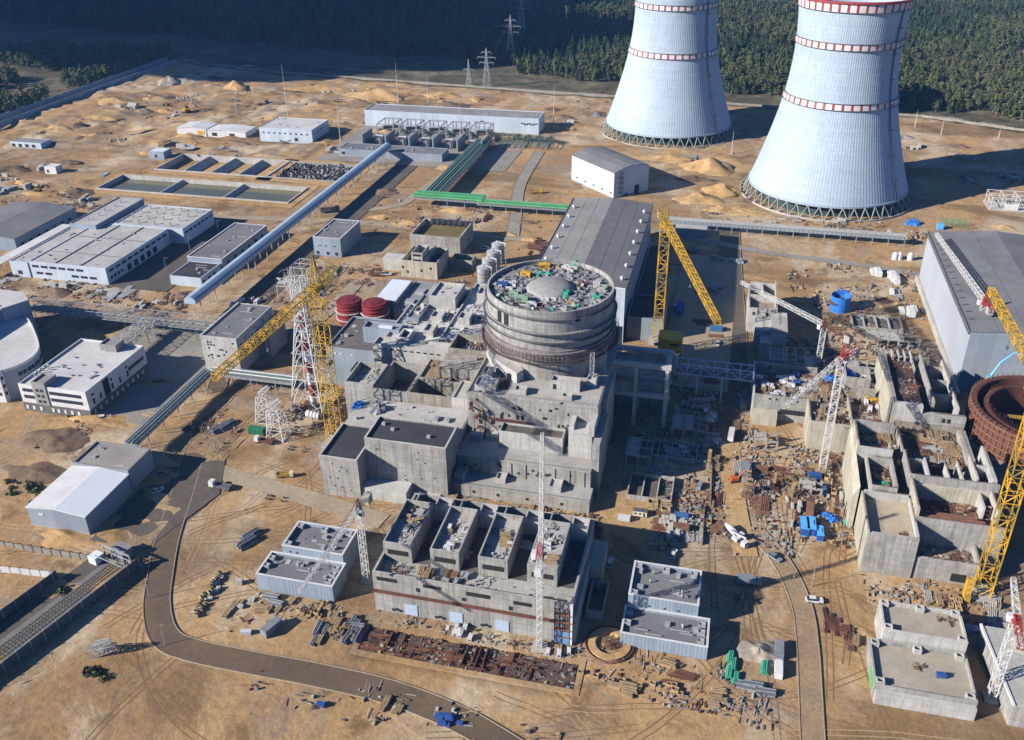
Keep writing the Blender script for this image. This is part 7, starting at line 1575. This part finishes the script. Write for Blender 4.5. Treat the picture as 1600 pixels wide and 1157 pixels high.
litter('roof_litter',[(-103,-37,217,225,14.26,200,.6)]+[(-102.5+i*16.9,-94+i*16.9,227,248,20 if i < 3 else 22.15,70,.7) for i in range(4)]+[(-117,-99,353,366,25.02,150,.8),(-96,-84,311,330,32.22,90,.7),(-127,-99,369,430,24.02,170,.9),(-155,-130,364,402,21.92,110,.9),(-157,-145,322,339,20.52,60,.7),(-143,-129,322,345,12.02,60,.8),(-127,-109,322,333,13.02,110,.8)], 7, [STEEL,CONCW,STEELD,WHITE,DARKF,PIPEG])
litter('field_litter',[(-265,-205,395,500,-.15,420,1.2),(-450,-300,400,433,-.15,420,1.3),(-190,-150,305,352,-.15,260,1),(-232,-205,280,345,-.15,160,1),(-165,-110,445,505,-.15,220,1.1),(-640,-340,690,960,-.1,420,2.2),(-620,-490,500,650,-.1,260,1.8),(-150,-112,200,214,-.15,160,.8),(-40,115,605,640,-.1,260,1.4),(-270,-110,540,620,-.1,200,1.4)], 9, [EARTH,WOODD,CONCW,CONC,DARKF,RUSTL])
c_ = CX; d_ = random.Random(6); b = MB()
for i in range(420):
    a, r_ = d_.uniform(0,6.283), d_.uniform(11.5,25.6); x, y = CX+r_*math.cos(a), CY+r_*math.sin(a); w, h = d_.uniform(.25,.9), d_.uniform(.2,1.1); b.prism([(x-w,y-w*.6),(x+w,y-w*.6),(x+w,y+w*.6),(x-w,y+w*.6)],63.6,63.6+h,i%5)
tag(link('dome_litter', b.mesh('dome_litter',[STEELD,ROOFL,STEEL,DARKF,PIPEG])), None, None, None, 'stuff')
# ------------------------------------------------------------------ vehicles
def wheels(t, pts, r, w=.3):
    for x, y in pts:
        o = link('wheel', WHEEL(r,w), t, (x,y,r))
WM = {}
def WHEEL(r, w):
    if (r,w) not in WM: WM[(r,w)] = MB().bar((0,-w/2,0),(0,w/2,0),r,0,12).bar((0,-w/2-.02,0),(0,w/2+.02,0),r*.5,1,8).mesh('wheel',[TYRE,STEEL])
    return WM[(r,w)]
def car(px, py, m, label, rz=0, sc=1.15):
    c = at(px,py); t = thing('parked_car', label, 'car', (c.x,c.y,-.05), None, rz); t.scale = (sc,)*3
    b = MB(); b.prism([(-2.2,-.85),(2.2,-.85),(2.25,0),(2.2,.85),(-2.2,.85),(-2.25,0)],.35,.9)
    b.add([(-1.9,-.8,.9),(1.1,-.8,.9),(1.1,.8,.9),(-1.9,.8,.9),(-1.4,-.65,1.5),(.3,-.65,1.5),(.3,.65,1.5),(-1.4,.65,1.5)],[(4,5,6,7)]); part('body', b, m, t)
    g_ = MB(); g_.add([(-1.9,-.8,.9),(1.1,-.8,.9),(1.1,.8,.9),(-1.9,.8,.9),(-1.4,-.65,1.49),(.3,-.65,1.49),(.3,.65,1.49),(-1.4,.65,1.49)],[(0,1,5,4),(1,2,6,5),(2,3,7,6),(3,0,4,7)]); part('windows', g_, GLASS, t)
    wheels(t,[(-1.35,-.8),(1.35,-.8),(-1.35,.8),(1.35,.8)],.33)
def truck(px, py, mc, mb_, label, rz=0, kind='flat', z=-.05, sc=1.0):
    c = at(px,py); t = thing('truck', label, 'truck', (c.x,c.y,z), None, rz); t.scale = (sc,)*3
    b = MB(); b.prism([(2.4,-1.2),(4.3,-1.2),(4.5,0),(4.3,1.2),(2.4,1.2)],.7,2.9); k = part('cab', b, mc, t); part('windscreen', MB().box(4.36,4.52,-1,1,1.8,2.6), GLASS, k)
    part('chassis', MB().box(-4.4,4.2,-.5,.5,.6,.9), STEELD, t)
    if kind == 'flat': part('flatbed', MB().box(-4.5,2.2,-1.25,1.25,.95,1.2).box(-4.5,2.2,-1.25,-1.15,1.2,1.8).box(-4.5,2.2,1.15,1.25,1.2,1.8).box(-4.5,-4.4,-1.15,1.15,1.2,1.8), mb_, t)
    elif kind == 'tip': part('tipper_body', MB().shell(-4.5,2.2,-1.25,1.25,.95,2.3,.12).box(-4.3,2,-1.1,1.1,1,1.5), mb_, t)
    elif kind == 'mixer': part('mixer_drum', MB().bar((-4.2,0,2.6),(-1.2,0,2.0),.7,0,12,1.2).bar((-1.2,0,2.0),(2,0,1.7),1.2,0,12,.7), mb_, t)
    elif kind == 'crane': part('boom', MB().bar((-1,0,2),(-4.8,0,3.2),.35,0,4).bar((-4.8,0,3.2),(3.6,.2,4.2),.28,0,4).box(-2,.5,-1.2,1.2,1,2.1), mb_, t)
    else: part('box_body', MB().box(-4.5,2.2,-1.25,1.25,.95,3.2), mb_, t)
    wheels(t,[(x,y) for x in (-3.6,-2.4,3.4) for y in (-1.05,1.05)],.52,.4)
def excavator(px, py, m, label, rz=0, sc=1.2):
    c = at(px,py); t = thing('excavator', label, 'excavator', (c.x,c.y,0), None, rz); t.scale = (sc,)*3
    for y in (-1.1,1.1): part('track', MB().prism([(-1.9,y-.3),(1.9,y-.3),(1.9,y+.3),(-1.9,y+.3)],0,.8), TYRE, t)
    part('body', MB().box(-1.9,1.2,-1.2,1.2,.9,2.0), m, t); part('cab', MB().box(.1,1.5,.2,1.2,2.0,3.0), GLASS, t); part('boom', MB().bar((1,-.3,1.8),(3.6,-.3,4.6),.28).bar((3.6,-.3,4.6),(5.6,-.3,2.6),.22), m, t); part('bucket', MB().prism([(5.2,-.9),(6,-.9),(6,.3),(5.2,.3)],1.6,2.6), STEELD, t)
car(247,768,WHITE,'white car in the shaded yard right of the metal warehouse',1.0); car(255,741,PIPEG,'silver car in the shade behind the metal warehouse',.4); car(250,527,PIPEG,'grey car in the shade between truss gallery and office',.2)
car(648-400,596,GLASS,'dark car in the shade right of the white office building',.4); car(163,655,WHITE,'white van at the corner of the office building',.5,1.4); car(953,882,WHITE,'white car in the shade left of the right grey block',1.5); car(1052,868,WHITE,'white car in the shade above the right grey block',1.4); car(1122,538,WHITE,'white car on the shaded road beside the turbine hall',1.5); car(603,430,WHITE,'white van in the shade beside the blue-grey block',.2,1.6); car(1155,622,PIPEG,'grey car in the shade near the truss bridge',1.5)
car(980,268+38,STEELD,'dark car beside the white askew hall',.3); car(760,390,WHITE,'white car in the shade beside the silos',.1,1.4); car(1272,940,WHITE,'white car on the concrete road in front of the stepped block',.1,1.3); car(1210,873,PIPEG,'silver car at the bend of the concrete road',-.7,1.3); car(1325,985,WHITE,'white car on the sand left of the pale boxes',0)
truck(345,763,WHITE,STEELD,'white-cabbed truck with long dark flatbed on the left sand',3.1,'flat',sc=1.1); truck(464,703,WHITE,STEELD,'truck-mounted crane with white cab near the black-roofed block',0,'crane'); truck(413,692,WHITE,RUST,'white truck with rusty bed beside the green container',3.14,'flat'); truck(1142,668+16,WHITE,WHITE,'white box truck on the shaded road right of the reactor',1.5,'box'); truck(1166,938,YELD,YELD,'yellow mixer truck in the shadow of the right grey block',0,'mixer'); truck(1170,912,PIPEG,PIPEG,'grey box truck at the back of the shadow of the right grey block',.05,'box'); truck(1146,836,WHITE,WHITE,'white mixer truck on the sand beside the material yard',-.7,'mixer'); truck(1152,848,WHITE,WHITE,'white crane truck on the sand beside the material yard',-.7,'crane'); truck(430,780,WOODD,STEELD,'muddy tipper truck on the sand road left of the black-roofed block',0,'tip'); truck(446,745,CREAM,YELD,'small beige tipper near the corner of the black-roofed block',.3,'tip',sc=.8); truck(838,690-388,YEL,YELD,'yellow tipper on the road by the green pipe bridge',.2,'tip'); truck(755,332,YEL,YEL,'yellow tipper below the bright green pipe bridge',0,'tip'); truck(516,332,STEELD,STEELD,'dark tipper beside the blue gallery',.4,'tip',sc=1.5)
excavator(292,176,YEL,'yellow excavator in the churned back field',1.2,2.0); excavator(276,183,WHITE,'white excavator in the churned back field',.8,1.6); excavator(1148,752,mat('orange_paint',(.50,.13,.03),(.36,.09,.02),.4),'orange excavator beside the sandy trench right of the material yard',.4,1.1); excavator(60,300,YELD,'weathered yellow excavator left of the settling basin',.5,1.4)
# ------------------------------------------------------------------ people
def person(x, y, z, m, label, rz=0):
    t = thing('person', label, 'person', (x,y,z), 'workers', rz); b = MB()
    for s in (-.1,.1): b.bar((s,0,0),(s*.9,0,.85),.075,0,6,.1)
    b.lathe([(.15,.82),(.19,1.1),(.21,1.38),(.08,1.5)],0,0,8,1)
    for s in (-1,1): b.bar((s*.22,0,1.4),(s*.28,.05,.85),.06,1,5,.045)
    b.lathe([(.05,1.48),(.1,1.55),(.11,1.66),(.06,1.76),(.01,1.78)],0,0,8,2)
    part('body', b, [BLUED,m,mat('skin',(.45,.29,.21),(.40,.25,.18),1)], t); part('helmet', MB().lathe([(.14,1.68),(.12,1.78),(.05,1.84),(.01,1.85)],0,0,8), YEL if m is not YEL else WHITE, t)
for i, (px, py, m, lab) in enumerate(((1170,905,YEL,'person in yellow vest in the shadow of the right grey block'),(1082,812,WHITE,'person in pale jacket beside the blue container'),(730,974,YEL,'person in yellow vest in front of the roof wells'),(500,735,RED,'person in red jacket near the black-roofed block'),(1240,905,WHITE,'person in pale jacket on the sand by the concrete road'))):
    c = at(px,py); person(c.x,c.y,-.05,m,lab,i)
# ------------------------------------------------------------------ scrub
shr = MB(); r_ = random.Random(77)
for i in range(90):
    d_ = Vector((r_.gauss(0,1),r_.gauss(0,1),abs(r_.gauss(0,.8)))).normalized()*r_.uniform(.4,1.1); leafq(shr,r_,d_.x*1.2,d_.y*1.2,d_.z+.1,.28,0)
SHM = shr.mesh('bush', LV[2]); SHM2 = shr.mesh('bush', LV[3])
for px, py, n, sp, wh in ((75,690,30,34,'in front of the white office building'),(50,765,24,36,'left of the metal warehouse'),(130,650,14,20,'at the base of the office building'),(150,1050,14,14,'beside the fallen lattice frame'),(100,925,10,10,'beside the rail corridor'),(620,135,22,60,'behind the golden sand bank'),(60,140,20,46,'outside the left perimeter wall'),(950,150,26,70,'behind the left cooling tower')):
    for i in range(n):
        c = at(px+r_.gauss(0,.5)*sp, py+r_.gauss(0,.35)*sp*.6); o = link('bush', SHM if i%2 else SHM2, None, (c.x,c.y,-.3)); s = r_.uniform(.8,1.9); o.scale = (s,s,s*.8); o.rotation_euler.z = i; tag(o,'small scrubby bush '+wh,'bush','bushes '+wh)
# small rubble heaps beyond the nearest 280 read as one scatter of stuff
heaps = sorted((o for o in COL.objects if o.get('category') == 'debris heap'), key=lambda o: (o.location-Vector((0,0,CAM_Z))).length/o.scale.x)
far = MB(); 
for o in heaps[280:]:
    c_, s_ = math.cos(o.rotation_euler.z)*o.scale.x, math.sin(o.rotation_euler.z)*o.scale.x; me = o.data; k = len(far.v)
    far.v += [(o.location.x+v.co.x*c_-v.co.y*s_, o.location.y+v.co.x*s_+v.co.y*c_, o.location.z+v.co.z*o.scale.x) for v in me.vertices]
    far.f += [tuple(i+k for i in p.vertices) for p in me.polygons]; far.m += [p.material_index for p in me.polygons]
for lab in USED: USED[lab] = [o for o in USED[lab] if o not in set(heaps[280:])]
for o in heaps[280:]: bpy.data.objects.remove(o)
tag(link('building_rubble', far.mesh('building_rubble', [EARTH,RUSTL,WOODD,CONCW])), None, None, None, 'stuff')
# labels shared by look-alikes carry one group
for lab, obs in USED.items():
    if len(obs) > 1:
        for o in obs: o['group'] = lab
